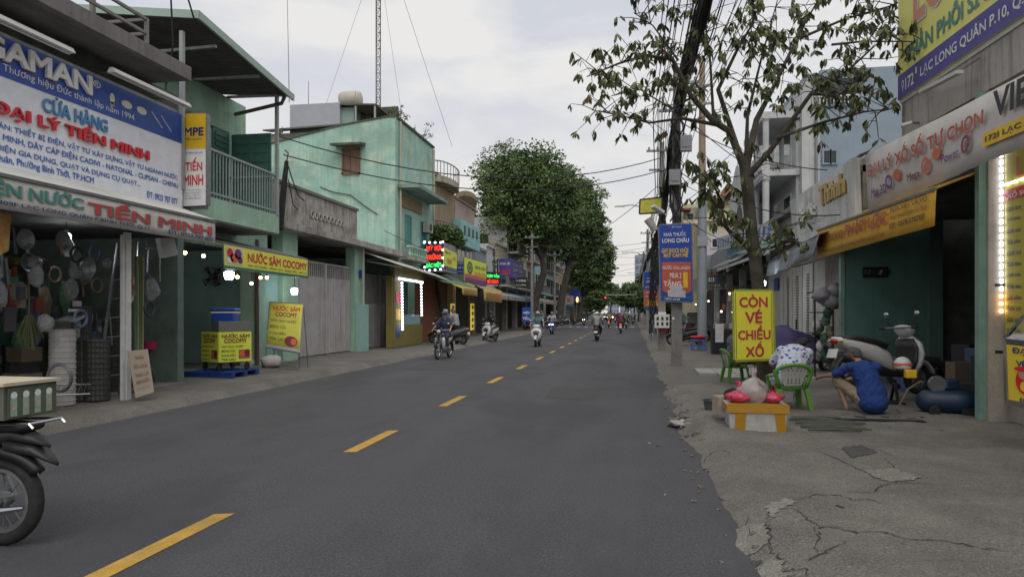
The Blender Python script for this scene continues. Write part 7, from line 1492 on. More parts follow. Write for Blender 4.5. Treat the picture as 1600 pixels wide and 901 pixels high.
# near-left delivery motorbike
nb = thing('delivery_motorbike', 'dark motorbike cut by the left frame edge carrying a printed carton', 'motorbike', (0, 0, 0)); wheel(nb, .7, .31, .042, True); wheel(nb, -.62, .31, .048, True)
for o in children(nb):
    for c_ in children(o): c_.data.materials[0] = steel
fender(-.62, .31, .05, 70, 145, .07, 14, .9).build('rear_mudguard', bb_d, nb, smooth=True); fender(.7, .31, .04, 30, 150, .06).build('front_fender', bb_d, nb, smooth=True)
MB().loft([ring(-1.04, .57, .012, .012), ring(-.98, .61, .05, .022), ring(-.9, .66, .08, .04), ring(-.7, .7, .09, .05)]).build('tail_fairing', bb_d, nb, smooth=True); MB().loft([ring(-.98, .69, .012, .01), ring(-.9, .73, .06, .03), ring(-.75, .77, .09, .05), ring(-.3, .7, .12, .12), ring(.1, .62, .1, .1)]).build('side_body', bb_d, nb, smooth=True)
MB().loft([ring(-.85, .82, .11, .03), ring(-.4, .82, .13, .05), ring(0, .78, .1, .04)]).build('seat', seat_m, nb, smooth=True)
MB().bar((-.1, -.62, .31), (-.09, -.45, .72), .03).build('shock', chrome, nb); MB().bar((.1, -.62, .31), (.09, -.45, .72), .03).build('shock', chrome, nb); MB().tube([(-.1, -.62, .3), (-.1, -.2, .3), (-.05, .1, .35)], .025, 6).build('swing_arm', steel, nb)
MB().tube([(-.13, -.9, .3), (-.13, -.7, .27), (-.13, -.3, .25)], [.014, .03, .03], 8).build('exhaust', chrome, nb); MB().lathe([(.07, -.02), (.075, 0), (.07, .02)], (-.02, -.62, .31), 14, 'x').build('hub', steel, nb)
MB().bar((-.07, .7, .31), (-.05, .5, .95), .035).bar((.07, .7, .31), (.05, .5, .95), .035).build('fork', steel, nb); MB().tube([(0, .5, .9), (0, .2, .6), (0, -.3, .55)], .05, 8).build('frame', bb_d, nb); MB().cbox((0, 0, .4), (.24, .4, .26)).build('engine', steel, nb, bevel=.03)
MB().loft([hring(.85, .5, .08, .1), hring(.97, .48, .12, .12), hring(1.06, .42, .08, .06)]).build('headlight_cowl', bb_d, nb, smooth=True); MB().tube([(-.36, .28, 1.03), (0, .4, 1.02), (.36, .28, 1.03)], .014, 6).build('handlebar', chrome, nb)
rk = MB(); 
for x in (-.14, .14): rk.tube([(x, -.3, .84), (x, -.95, .86), (x, -.98, .83)], .01, 5)
rk.tube([(-.14, -.95, .86), (.14, -.95, .86)], .01, 5); rk.build('rear_rack', chrome, nb)
nb.location = (-4.9, 4.22, 0); nb.rotation_euler = (0, 0, R(92))
cl = V3((-4.46, 4.26, 0)); r = thing('printed_carton', 'carton printed with green jars on the rack of the cut-off motorbike', 'box', (cl.x, cl.y, .89))
cr_m = mat('carton_white', (.55, .53, .46), .6, .1, 3, .05, col2=(.6, .48, .3)); jm = mat('jar_green_print', (.1, .14, .1), .5, .2, 5, .05)
MB().cbox((cl.x, cl.y, 1.0), (.8, .42, .22), -.03).build('carton_body', mat('carton_dark_print', (.10, .11, .08), .5, .2, 3, .05), r); MB().cbox((cl.x, cl.y, 1.125), (.84, .46, .022), -.03).build('carton_lid', cr_m, r)
Sg = Sign((cl.x + .405, cl.y - .2, 1.1), (cl.x + .405, cl.y + .2, 1.1), (cl.x + .405, cl.y - .2, .9), (cl.x + .405, cl.y + .2, .9), r, jm, .003, 'print_panel')
for k in range(4): a = .04 + k * .24; Sg.rect(a, .25, a + .13, .95, mat('jar_print', (.32, .42, .33), .5), .003, 'jar_picture'); Sg.blob(a + .065, .25, .065, .12, white_ink, .005, 'jar_lid_picture'); Sg.rect(a + .02, .5, a + .11, .75, litter, .006, 'jar_label_picture')
# rider of the cut-off motorbike (mostly outside the frame)
nr = copy_tree(RL, (-4.9, 4.22, .03), R(92), 'rider of the cut-off motorbike, just outside the left frame edge', {'shirt_cloth': D['navy'], 'trouser_cloth': D['blk']})
# move the prototypes to real places
for proto, loc, rz, lb, g in ((SC, (-8.3, 58.5, .14), 60, 'grey-white scooter parked left of the first tree trunk', 'scooters parked under the left trees'),):
    proto.location = loc; proto.rotation_euler = (0, 0, R(rz)); proto['label'] = lb; proto['group'] = g
CB.location = (3.1, 47, .12); CB.rotation_euler = (0, 0, R(70)); CB['label'] = 'white step-through motorbike parked beyond the café'
RD.location = (-8.3, 58.5, .14); RD.rotation_euler = (0, 0, R(60)); RD['label'] = 'masked person in teal shirt on the scooter left of the first trunk'
RL.location = (3.1, 47, .12); RL.rotation_euler = (0, 0, R(70)); RL['label'] = 'person resting on the motorbike parked beyond the café'
# cars far off
for x, y, lb, c in ((-4.6, 150, 'white car oncoming far past the crossing', bb_w), (-5.0, 190, 'grey car behind the far white one', P_['g'])):
    t = thing('car', lb, 'car', (x, y, 0)); MB().loft([ring(y - 2.1, .55, .75, .2), ring(y - 1.9, .6, .85, .32), ring(y, .65, .88, .36), ring(y + 2, .65, .85, .32), ring(y + 2.2, .6, .75, .2)]).build('body', c, t, smooth=True)
    for o in children(t): o.location.x = x
    MB().hexa([(x - .78, y - 1.1, .95), (x + .78, y - 1.1, .95), (x + .78, y + 1.5, .95), (x - .78, y + 1.5, .95), (x - .62, y - .5, 1.45), (x + .62, y - .5, 1.45), (x + .62, y + 1.1, 1.45), (x - .62, y + 1.1, 1.45)]).build('cabin', glass, t)
    for sx in (-1, 1):
        for sy in (-1.35, 1.35): MB().lathe([(.3, -.1), (.32, 0), (.3, .1)], (x + sx * .8, y + sy, .32), 14, 'x').build('wheel', rubber, t)
        MB().ball((x + sx * .62, y - 2.12, .66), (.13, .05, .08), 8, 5).build('headlight', headlamp if x > -4.8 else hl_off, t)
# ================================================================ RIGHT PAVEMENT: people, chairs, board, box
gch = mat('lime_green_plastic', (.10, .26, .03), .45, .1, 4, .03, dirt=.2); gwh = mat('chair_white_plastic', (.42, .42, .39), .5, .1, 4, .03, dirt=.3)
def plastic_chair(loc, rz, lb):
    t = thing('plastic_chair', lb, 'chair', (0, 0, 0)); 
    MB().loft([hring(.40, 0, .21, .2, 16, 4), hring(.43, 0, .225, .215, 16, 4), hring(.44, 0, .2, .19, 16, 4)]).build('seat', gch, t, smooth=False)
    for sx in (-1, 1):
        for sy in (-1, 1): MB().hexa([(sx * .2 - .03 + sx * .05, sy * .19 - .025 + sy * .05, 0), (sx * .2 + .03 + sx * .05, sy * .19 - .025 + sy * .05, 0), (sx * .2 + .03 + sx * .05, sy * .19 + .025 + sy * .05, 0), (sx * .2 - .03 + sx * .05, sy * .19 + .025 + sy * .05, 0), (sx * .2 - .035, sy * .18 - .03, .41), (sx * .2 + .035, sy * .18 - .03, .41), (sx * .2 + .035, sy * .18 + .03, .41), (sx * .2 - .035, sy * .18 + .03, .41)]).build('leg', gch, t)
        MB().tube([(sx * .23, .14, .42), (sx * .27, .12, .6), (sx * .27, -.1, .63), (sx * .24, -.2, .64)], [.025, .025, .028, .025], 6).build('armrest', gch, t)
    def bk(x, z): return (x, -.2 - (z - .43) * .22 - .25 * 0 + x * x * .8, z)
    n = 14; out = MB(); rings = []
    for k in range(n + 1):
        a = math.pi * k / n; x = -.25 * math.cos(a) * (1 if 1 else 0); z = .6 + .25 * math.sin(a) ** .7; rings.append((x, z))
    pts = [(-.19, .43), (-.22, .55)] + [(-.255 * math.cos(math.pi * k / 12), .68 + .16 * math.sin(math.pi * k / 12)) for k in range(13)] + [(.22, .55), (.19, .43)]
    out.tube([bk(x, z) for x, z in pts], .032, 6); out.build('back_frame', gch, t, smooth=True)
    pn = MB(); cols = 8
    for k in range(cols):
        x0, x1 = -.2 + k * .05, -.2 + (k + 1) * .05 - .004
        zt0, zt1 = .68 + .15 * math.sqrt(max(0, 1 - (x0 / .25) ** 2)), .68 + .15 * math.sqrt(max(0, 1 - (x1 / .25) ** 2))
        f0 = .6 + .4 * 0; a, b, c, d = bk(x0 * .62, .46), bk(x1 * .62, .46), bk(x1, zt1), bk(x0, zt0); pn = MB().slab(a, b, c, d, (0, .012, 0)); pn.build('back_slat', gwh, t)
    hol = MB()
    for z, xs_ in ((.52, (-.08, -.03, .03, .08)), (.57, (-.08, -.03, .03, .08)), (.74, (-.09, -.03, .03, .09)), (.78, (-.05, .05))):
        for x in xs_: p = V3(bk(x, z)); hol.cbox(p + V3((0, -.003, 0)), (.012, .006, .025))
    hol.build('slots', black, t)['kind'] = 'stuff'
    t.location = loc; t.rotation_euler = (0, 0, R(rz)); t.scale = (1.05, 1, .86); return t
zc = .1
plastic_chair((2.36, 11.45, zc), 8, 'green plastic chair with white slatted back under the seated woman'); plastic_chair((2.15, 15.55, zc), -80, 'green plastic chair under the old man, half hidden by the yellow board')
# woman in floral shirt, back to the camera, leaning forward to the right
flor = bpy.data.materials.new('floral_cloth'); flor.use_nodes = True; MATS['floral_cloth'] = flor; t_ = flor.node_tree; vo = t_.nodes.new('ShaderNodeTexVoronoi'); vo.inputs['Scale'].default_value = 15; tc = t_.nodes.new('ShaderNodeTexCoord'); nzz = t_.nodes.new('ShaderNodeTexNoise'); nzz.inputs['Scale'].default_value = 22
ramp = t_.nodes.new('ShaderNodeValToRGB'); ramp.color_ramp.interpolation = 'CONSTANT'; ramp.color_ramp.elements[0].color = (.03, .05, .28, 1); ramp.color_ramp.elements[1].position = .36; ramp.color_ramp.elements[1].color = (.5, .53, .6, 1); e_ = ramp.color_ramp.elements.new(.22); e_.color = (.1, .16, .45, 1)
ad = t_.nodes.new('ShaderNodeMath'); ad.operation = 'MULTIPLY_ADD'; ad.inputs[1].default_value = .35; t_.links.new(tc.outputs['Object'], vo.inputs[0]); t_.links.new(tc.outputs['Object'], nzz.inputs[0]); t_.links.new(nzz.outputs[0], ad.inputs[0]); t_.links.new(vo.outputs[0], ad.inputs[2])
sb = t_.nodes.new('ShaderNodeMath'); sb.operation = 'SUBTRACT'; sb.inputs[1].default_value = .16; t_.links.new(ad.outputs[0], sb.inputs[0]); t_.links.new(sb.outputs[0], ramp.inputs[0]); t_.links.new(ramp.outputs[0], t_.nodes['Principled BSDF'].inputs[0]); t_.nodes['Principled BSDF'].inputs['Roughness'].default_value = .9
J = dict(pel=(0, .02, .54), waist=(.03, .08, .68), chest=(.12, .24, .86), neck=(.2, .34, .98), head=(.27, .42, 1.06), shL=(-.05, .24, .96), shR=(.29, .22, .93), elL=(-.16, .38, .74), elR=(.34, .4, .68), wrL=(-.02, .56, .62), wrR=(.22, .58, .6), hipL=(-.1, .08, .5), hipR=(.1, .08, .5), knL=(-.15, .48, .5), knR=(.18, .47, .48), anL=(-.12, .5, .1), anR=(.2, .38, .1), toL=(-.12, .64, .05), toR=(.22, .52, .05))
w = person('woman in blue and white floral shirt sitting bent forward on the green chair', J, .014, 'short', False, False, False, (.5, .8, -.35), shm=flor, ptm=flor, sk=mat('tanned_skin', (.32, .18, .12), .6), girth=1.3); w.location = (2.36, 11.42, zc - .05); w.scale = (1.12, 1.05, 1.0)
for s_ in ('anL', 'anR'):
    p = V3(J[s_]) + V3(w.location) * 0; MB().capsule(V3(J[s_]) - V3((0, .04, .065)), V3(J['to' + s_[-1]]) - V3((0, 0, .03)), .04, .04).build('sandal', black, w)
    children(w)
# squatting mechanic in blue T-shirt, back to the camera
J = dict(pel=(.02, -.02, .22), waist=(.0, .0, .38), chest=(-.05, .1, .62), neck=(-.09, .2, .78), head=(-.12, .27, .88), shL=(-.25, .12, .70), shR=(.13, .1, .70), elL=(-.42, .3, .56), elR=(.2, .36, .5), wrL=(-.5, .5, .52), wrR=(-.02, .56, .48), hipL=(-.1, 0, .22), hipR=(.12, 0, .22), knL=(-.36, .3, .48), knR=(.2, .42, .46), anL=(-.28, .16, .1), anR=(.16, .12, .1), toL=(-.34, .3, .05), toR=(.2, .28, .05))
m1 = person('mechanic in bright blue T-shirt squatting with his back turned beside the raised scooter', J, .013, 'short', False, False, True, (-.45, .8, -.2), shm=dye('bright_blue_cloth', (.012, .045, .2)), ptm=D['khk'], hairm=mat('greying_hair', (.09, .085, .08), .8, .4, 40, .4), sk=MATS['tanned_skin'], girth=1.15, pants_to='calf', hem=1); m1.location = (3.43, 11.1, zc); m1.rotation_euler = (0, 0, R(6)); m1.scale = (1.0,) * 3
# old man seated, legs crossed, facing right
J = dict(pel=(0, 0, .54), waist=(-.01, 0, .7), chest=(.03, 0, .93), neck=(.06, 0, 1.08), head=(.1, 0, 1.19), shL=(.04, .17, 1.03), shR=(.04, -.17, 1.03), elL=(.1, .24, .78), elR=(.08, -.25, .77), wrL=(.3, .12, .66), wrR=(.3, -.12, .64), hipL=(.04, .09, .52), hipR=(.04, -.09, .52), knL=(.46, .07, .52), knR=(.46, -.02, .62), anL=(.5, .08, .1), anR=(.68, .1, .34), toL=(.64, .08, .05), toR=(.8, .08, .26))
m2 = person('white-haired old man in grey checked shirt sitting half behind the yellow board', J, .014, 'short', False, False, True, (1, -.2, -.1), shm=dye('grey_check_cloth', (.13, .13, .17)), ptm=D['khk'], hairm=mat('white_hair', (.45, .44, .42), .8), sk=MATS['tanned_skin'], pants_to='calf'); m2.location = (2.12, 15.55, zc - .04)
# yellow board
r = thing('ticket_board', 'yellow board with red words CÒN VÉ CHIỀU XỔ fixed to the near tree', 'board', (2.5, 14.35, .7)); yb_ = mat('ticket_board_yellow', (.74, .68, .04), .55, .06, 2, .03, dirt=.1, dirtcol=(.4, .33, .05))
s = Sign(P(1147, 455, Y=14.3), P(1207, 455, Y=14.3), P(1149, 562, Y=14.3), P(1209, 560, Y=14.3), r, yb_, .05, frame=mat('lime_frame', (.3, .36, .04), .5), fw=.03)
rd_ = paint('board_red', (.45, .02, .05)); s.text('CÒN', .13, .045, .87, .235, rd_, .03, .008); s.text('VÉ', .27, .26, .72, .47, rd_, .03, .008); s.text('CHIỀU', .08, .495, .93, .71, rd_, .03, .008); s.text('XỔ', .27, .735, .75, .965, rd_, .03, .008)
for a in (.035, .965): s.rect(a - .008, .02, a + .008, .98, dkgreen_ink, .004)
MB().bar((2.45, 14.4, 1.2), (2.6, 14.75, 1.2), .03).bar((2.45, 14.4, 1.8), (2.6, 14.7, 1.8), .03).build('bracket', steel, r)
# foam box with tape
foam = mat('dirty_styrofoam', (.45, .45, .43), .85, .12, 12, .2, dirt=.45, dirtcol=(.22, .2, .17)); tape = mat('amber_packing_tape', (.42, .22, .02), .35, .12, 5, .06)
bx0, bx1, by0, by1, bz0, bz1 = 1.28, 2.12, 9.05, 9.6, .1, .46
A = P(1128, 670, Y=9.2); B = P(1230, 675, Y=9.15)
r = thing('foam_box', 'dirty white foam box bound with amber tape in front of the yellow board', 'box', (1.75, 9.4, .1)); by0 = 9.2; by1 = 9.65; bx0 = P(1138, 670, Y=9.2).x; bx1 = P(1231, 670, Y=9.2).x; MB().hexa([(bx0 + .03, by0 + .03, bz0), (bx1 - .02, by0 + .02, bz0), (bx1 - .02, by1 - .02, bz0), (bx0 + .02, by1 - .02, bz0), (bx0, by0, bz1 - .1), (bx1, by0, bz1 - .1), (bx1, by1, bz1 - .1), (bx0, by1, bz1 - .1)]).build('box_body', foam, r, bevel=.012)
MB().box((bx0 - .015, by0 - .015, bz1 - .1), (bx1 + .015, by1 + .015, bz1)).build('lid', foam, r, bevel=.012)
S_ = Sign((bx0 - .017, by0 - .02, bz1 + .002), (bx1 + .017, by0 - .02, bz1 + .002), (bx0 - .017, by0 - .02, bz1 - .105), (bx1 + .017, by0 - .02, bz1 - .105), r, tape, .003, 'tape')
MB().box((bx0 - .019, by0 - .019, bz1 - .08), (bx0 - .016, by1, bz1 - .01)).build('tape', tape, r); MB().box((bx0, by0 - .019, bz1 + .0005), (bx1, by0 + .1, bz1 + .0035)).build('tape', tape, r)
for a, b, c, d in ((.12, .3, .15, .33), (.78, .95, .83, 1.0)):
    w_ = bx1 - bx0; MB().slab((bx0 + a * w_, by0 - .006, bz1 - .107), (bx0 + b * w_, by0 - .006, bz1 - .107), (bx0 + (d if a > .5 else b) * w_ - .01, by0 + .022, bz0 + .003), (bx0 + (c if a > .5 else a) * w_, by0 + .022, bz0 + .003), (0, -.003, 0)).build('tape', tape, r)
pinkbag = mat('pink_plastic_film', (.6, .06, .12), .35, .2, 7, .5, bscale=14); cx, cy = (bx0 + bx1) / 2, (by0 + by1) / 2
def bag(lb, c, rad, m, seed, knot=.5):
    rng = random.Random(seed); mb = MB(); rings = []; n = 18
    for k in range(9):
        a = -1.45 + k * .36; rr = math.cos(a) if k < 6 else math.cos(a) * .8; rings.append([V3(c) + V3((rad[0] * max(rr, .06) * math.cos(6.283 * j / n) * (1 + .26 * math.sin(j * 2.3 + k * .7 + seed)), rad[1] * max(rr, .06) * math.sin(6.283 * j / n) * (1 + .22 * math.cos(j * 3.1 + k + seed)), rad[2] * math.sin(a) * (1 + .12 * math.sin(j * 1.3 + seed)) + rng.uniform(-.014, .014))) for j in range(n)])
    e = rings[-1]; cc = sum(e, V3()) / n; rings.append([cc + (p - cc) * .5 + V3((0, 0, .03)) for p in e]); rings.append([cc + (p - cc) * (2.2 if knot else .6) + V3((rng.uniform(-.01, .01), rng.uniform(-.01, .01), .03 + knot * .09)) for p in e])
    return tag(mb.loft(rings).build('plastic_bag', m, smooth=True), lb, 'bag')
bag('clear plastic bag of goods in the middle on the foam box', (cx - .02, cy, bz1 + .13), (.2, .16, .17), mat('clear_film', (.55, .5, .5), .2, .2, 6, .5, alpha=.6, bscale=14), 1, 1.0); bag('pink plastic bag at the right on the foam box', (cx + .21, cy - .03, bz1 + .065), (.14, .12, .065), pinkbag, 2, .2)
bag('pink plastic bag slumped at the left on the foam box', (cx - .2, cy - .05, bz1 + .07), (.15, .12, .08), pinkbag, 3, .9); bag('small pale snack pouch inside the clear bag', (cx - .03, cy - .03, bz1 + .08), (.1, .08, .075), mat('snack_yellowish', (.4, .26, .16), .6, .3, 20, .3), 4, 0)
tag(lumpy(MB().ball((bx0 + .12, by1 - .05, bz1 + .07), (.13, .1, .08), 10, 7), .015).build('cloth_bundle', D['blk']), 'dark rag bundle behind the pink bag on the foam box', 'rag'); tag(MB().cbox((bx0 + .02, by1 + .08, .4), (.26, .2, .2), .3).build('carton', MATS['cardboard']), 'open brown carton standing behind the left end of the foam box', 'carton'); tag(lumpy(MB().ball((bx0 + .22, by1 + .02, bz1 + .09), (.08, .07, .08), 9, 6), .012).build('bottle_pack', MATS['blue_bottle']), 'light blue packet behind the pink bag', 'packet')
q = P(1117, 646, Z=.1); r = thing('grey_basin', 'dark grey plastic basin left of the foam box', 'basin', q); MB().lathe([(.13, 0), (.17, .2), (.19, .2), (.19, .215), (.165, .21), (.12, .02)], q, 16).build('basin', mat('grey_plastic', (.09, .1, .1), .5), r)
for k, (u, v, sz) in enumerate(((1083, 660, .16), (1105, 665, .2), (1120, 675, .14), (1095, 680, .12), (1070, 665, .1), (1060, 662, .13))):
    q = P(u, v, Z=.06); mb = lumpy(MB().ball((q.x, q.y, .08), (sz, sz * .6, sz * .3), 7, 5), .025); tag(mb.build('kerb_stone', pave if k < 4 else mat('pale_rag', (.36, .36, .34), .9)), ('left broken kerb stone by the root', 'largest broken kerb stone touching the foam box corner', 'small kerb lump below the foam box', 'flat kerb lump nearest the road', 'crumpled pale rag at the kerb', 'second pale rag at the kerb')[k], 'rubble' if k < 4 else 'rag')
r = thing('tree_grating', 'dark green leafy grating strip on the pavement right of the foam box', 'grating', (2.6, 9.9, .12)); gm = mat('mossy_slat', (.085, .095, .075), .9, .3, 6, .3, dirt=.4)
for k in range(11):
    y = 9.35 + k * .11; x0 = 2.16 + .04 * math.sin(k * 2.1); x1 = 2.95 + .12 * math.sin(k * 1.3) - abs(k - 5) * .03
    MB().tube([(x0, y, .14), ((x0 + x1) / 2, y + .05 * math.sin(k), .155), (x1, y + .03, .14)], [.013, .018, .011], 5).build('slat', gm, r)
# stool, tarp-covered scooter, rack, compressor, tools
q = P(1091, 547, Z=.12); r = thing('plastic_stool', 'blue plastic stool topped by a red basin, in front of the café', 'stool', q)
MB().box((q.x - .22, q.y - .22, .5), (q.x + .22, q.y + .22, .55)).build('seat', paint('stool_blue', (.1, .16, .5), .5), r)
for sx in (-1, 1):
    for sy in (-1, 1): MB().bar((q.x + sx * .22, q.y + sy * .22, .12), (q.x + sx * .18, q.y + sy * .18, .5), .06).build('leg', MATS['stool_blue'], r)
MB().bar((q.x - .2, q.y - .2, .28), (q.x + .2, q.y - .2, .28), .03).build('stretcher', MATS['stool_blue'], r)
tag(MB().lathe([(.2, .55), (.3, .62), (.31, .66), (.28, .68), (.05, .69)], (q.x, q.y, 0), 16).build('red_basin', red_ink), 'red basin upturned on the blue stool', 'basin')
cs = copy_tree(SC, (4.1, 18.5, .1), R(-100), 'scooter mostly hidden under the purple tarpaulin', {'bike_body': P_['k']}); tp = MB(); c0 = V3((4.0, 18.4, 0)); rings = []; rng = random.Random(9)
for k in range(9):
    z = 1.28 - k * .09; f = k / 8; ring_ = []
    for j in range(28):
        a = 6.283 * j / 28; hump = .12 * math.exp(-((math.cos(a) + .6) ** 2) * 4); rr = .12 + f ** .55 * (.62 + .06 * math.sin(a * 7 + k * .3) + .05 * math.sin(a * 13)); ring_.append(c0 + V3((rr * 1.25 * math.cos(a) - .25 * (1 - f), rr * .62 * math.sin(a), z - (0.12 * max(0, math.cos(a)) * (1 - f)) + .02 * math.sin(a * 9 + k))))
    rings.append(ring_)
tag(tp.loft(rings).build('purple_tarpaulin', mat('purple_tarp_cloth', (.07, .06, .17), .7, .25, 3, .6, bscale=7), smooth=True), 'purple-blue tarpaulin draped over a scooter by the louvred gate', 'tarpaulin')
r = thing('junk_rack', 'black steel rack piled with bagged bottles between tarpaulin and teal wall', 'rack', (4.3, 16.9, .1))
g = MB()
for x in (3.98, 4.36): g.tube([(x, 16.6, .1), (x, 16.6, 1.8), (x, 16.75, 2.05), (x, 17.3, 2.05)], .02, 6)
for z in (.5, 1.1, 1.6): g.bar((3.98, 16.6, z), (4.36, 16.6, z), .025).bar((3.98, 16.6, z), (3.98, 17.2, z), .025)
g.build('rack_frame', black, r)
for k in range(14): p = (rng.uniform(4.02, 4.34), rng.uniform(16.65, 17.0), rng.uniform(.5, 1.75)); lumpy(MB().ball(p, (.09, .1, .12), 8, 6), .02).build('stored_bag', random.choice([plas, goods_cols[4], goods_cols[0], white]), r, smooth=True)
for k, (u, v) in enumerate(((1285, 462), (1300, 470), (1308, 455))): q = P(u, v, Y=16.6); tag(lumpy(MB().ball(q, (.22, .2, .17), 10, 7), .035).build('rubbish_bag', mat('grey_film', (.22, .21, .23), .35, .2, 6, .5, bscale=12), smooth=True), ('left grey bag heaped on the junk rack', 'middle grey bag heaped on the junk rack', 'upper grey bag against the teal wall edge')[k], 'bag')
r = thing('air_compressor', 'blue horizontal air compressor tank at the mouth of the repair bay', 'compressor', (4.55, 11.2, .1)); tb = mat('compressor_blue', (.012, .035, .075), .45, .2, 3, .06, dirt=.3)
a, b = V3((4.3, 11.35, .3)), V3((4.75, 11.25, .3)); MB().capsule(a, b, .17, .17, 18).build('tank', tb, r, smooth=True); MB().cbox((4.6, 11.35, .55), (.2, .16, .16), .1).build('motor', tb, r, bevel=.03); MB().lathe([(.12, -.03), (.13, 0), (.12, .03)], (4.4, 11.3, .55), 14, 'y').build('flywheel', steel, r)
for x in (4.3, 4.74): MB().lathe([(.07, -.02), (.08, 0), (.07, .02)], (x, 11.12, .18), 12, 'y').build('wheel', rubber, r)
tag(MB().tube([(4.15, 11.2, .6), (3.9, 11.0, .5), (3.75, 11.0, .2), (3.85, 11.05, .12), (3.6, 11.2, .12), (3.45, 11.5, .13)], .014, 6).build('air_hose', paint('olive_hose', (.14, .13, .08))), 'thin air hose looping from the compressor to the scooter', 'hose')
tag(MB().cbox((4.2, 11.75, .66), (.16, .12, .13)).build('yellow_tool_box', yellow_ink, bevel=.02), 'small yellow tool box standing above the compressor tank', 'tool box')
for k in range(12): x = rng.uniform(5.0, 6.4); y = rng.uniform(12.5, 15.3); h = rng.uniform(.3, 1.1); tag(MB().cbox((x, y, .1 + h / 2), (rng.uniform(.2, .5), rng.uniform(.2, .5), h), rng.uniform(0, 1)).build('workshop_crate', random.choice([dark, goods_cols[7], goods_cols[2], goods_cols[0]]), bevel=.01), 'dark crate in the dim repair bay, %s of the stack from the pillar' % ordw(k + 1), 'crate', 'crates in the dim repair bay')
for k, (x, y) in enumerate(((5.2, 14.9), (5.6, 14.6), (6.0, 14.8))):
    tag(MB().torus((x, y, .4), .26, .05, 'y', 22, 8).build('spare_tyre', rubber, smooth=True), '%s black spare tyre from the teal wall pilaster' % ordw(3 - k), 'tyre', 'spare tyres in the repair bay')
for k in range(9): x = 3.0 + k * .17; tag(MB().cbox((x, 10.8 + rng.uniform(-.1, .15), .125), (rng.uniform(.06, .16), rng.uniform(.02, .04), .02), rng.uniform(0, 3)).build('hand_tool', random.choice([steel, black])), 'small dark hand tool on the ground by the mechanic, %s from the left' % ordw(k + 1), 'tool', 'tools scattered round the mechanic')
tag(MB().box((2.7, 10.35, .09), (3.9, 10.5, .135)).build('kerb_bar', black), 'dark flat iron bar laid on the pavement before the mechanic', 'bar')
# ================================================================ FACADE EXTRAS
def ac_unit(x, y, z, face, lb):      # face: 'x+', 'x-' or 'y-'
    t = thing('air_conditioner', lb, 'air conditioner', (x, y, z)); m = mat('ac_casing', (.45, .44, .4), .5, .1, 3, .03, dirt=.4, streak=.4)
    dx, dy = (.16, .4) if face[0] == 'x' else (.4, .16); MB().box((x - dx, y - dy, z), (x + dx, y + dy, z + .55)).build('casing', m, t, bevel=.02)
    sg = 1 if face == 'x+' else -1; c = V3((x + sg * .165, y - .08, z + .27)) if face[0] == 'x' else V3((x - .08, y - .165, z + .27))
    MB().torus(c, .2, .012, face[0], 20, 4).torus(c, .12, .01, face[0], 16, 4).build('fan_guard', black, t); MB().ball(c, (.02, .17, .17) if face[0] == 'x' else (.17, .02, .17), 14, 6).build('fan', dark, t)
    MB().bar((x, y, z - .03), (x - sg * .35 if face[0] == 'x' else x, y + (0 if face[0] == 'x' else .35), z - .03), .5, .03).build('bracket', steel, t)
for a in ((-10.15, 34.6, 5.6, 'x+', 'air conditioner between the turquoise shutters'), (-10.15, 48.5, 4.4, 'x+', 'air conditioner on the grey shophouse'), (-10.15, 56.0, 5.2, 'x+', 'air conditioner on the cream shophouse'), (-10.15, 61, 7.5, 'x+', 'air conditioner on the white three-storey house'), (-12.8, 30.0, 4.5, 'y-', 'air conditioner low on the turquoise side wall'),
          (7.8, 26.8, 6.2, 'y-', 'air conditioner on the blue-grey side wall'), (5.7, 32, 7.2, 'x-', 'air conditioner on the white balcony house'), (4.7, 49, 3.8, 'x-', 'air conditioner on the low grey shophouse'), (4.7, 70, 5.0, 'x-', 'air conditioner on the white house before the crossing')): ac_unit(*a)
for x, y, z0, z1, lb in ((-10.3, 30.75, 3.6, 10.2, 'thin drain pipe down the near corner of the turquoise house'), (-10.32, 36.3, .2, 10.2, 'drain pipe at the far corner of the turquoise house'), (-10.02, 25.5, 1.9, 4.0, 'short pipe on the pier between the gates')):
    tag(MB().cyl((x, y, z0), (x, y, z1), .045).build('drain_pipe', MATS['cream_tank']), lb, 'pipe')
tag(MB().tube([P(500, 292, Y=30.25), P(520, 300, Y=30.25), P(548, 305, Y=30.25), P(570, 322, Y=30.25), P(590, 335, Y=30.25)], .02, 5).build('wall_cable', cable), 'black cable sagging across the turquoise side wall', 'cable')
# patched asphalt and manhole
pm_ = mat('asphalt_patch', (.055, .053, .056), .88, .15, 2, .6, fine=.6, fsc=62, bscale=70)
for pts in (((-6.4, 19, 0), (-4.9, 19.1, 0), (-4.8, 23.5, 0), (-6.5, 23.3, 0)), ((-2.4, 27, 0), (-1.2, 27, 0), (-1.1, 33, 0), (-2.3, 33.2, 0)), ((-1.6, 13.2, 0), (-.7, 13.1, 0), (-.6, 15.0, 0), (-1.7, 15.1, 0))): MB().add([(a, b, .003) for a, b, c in pts], [(0, 1, 2, 3)]).build('asphalt_patch', pm_, road)
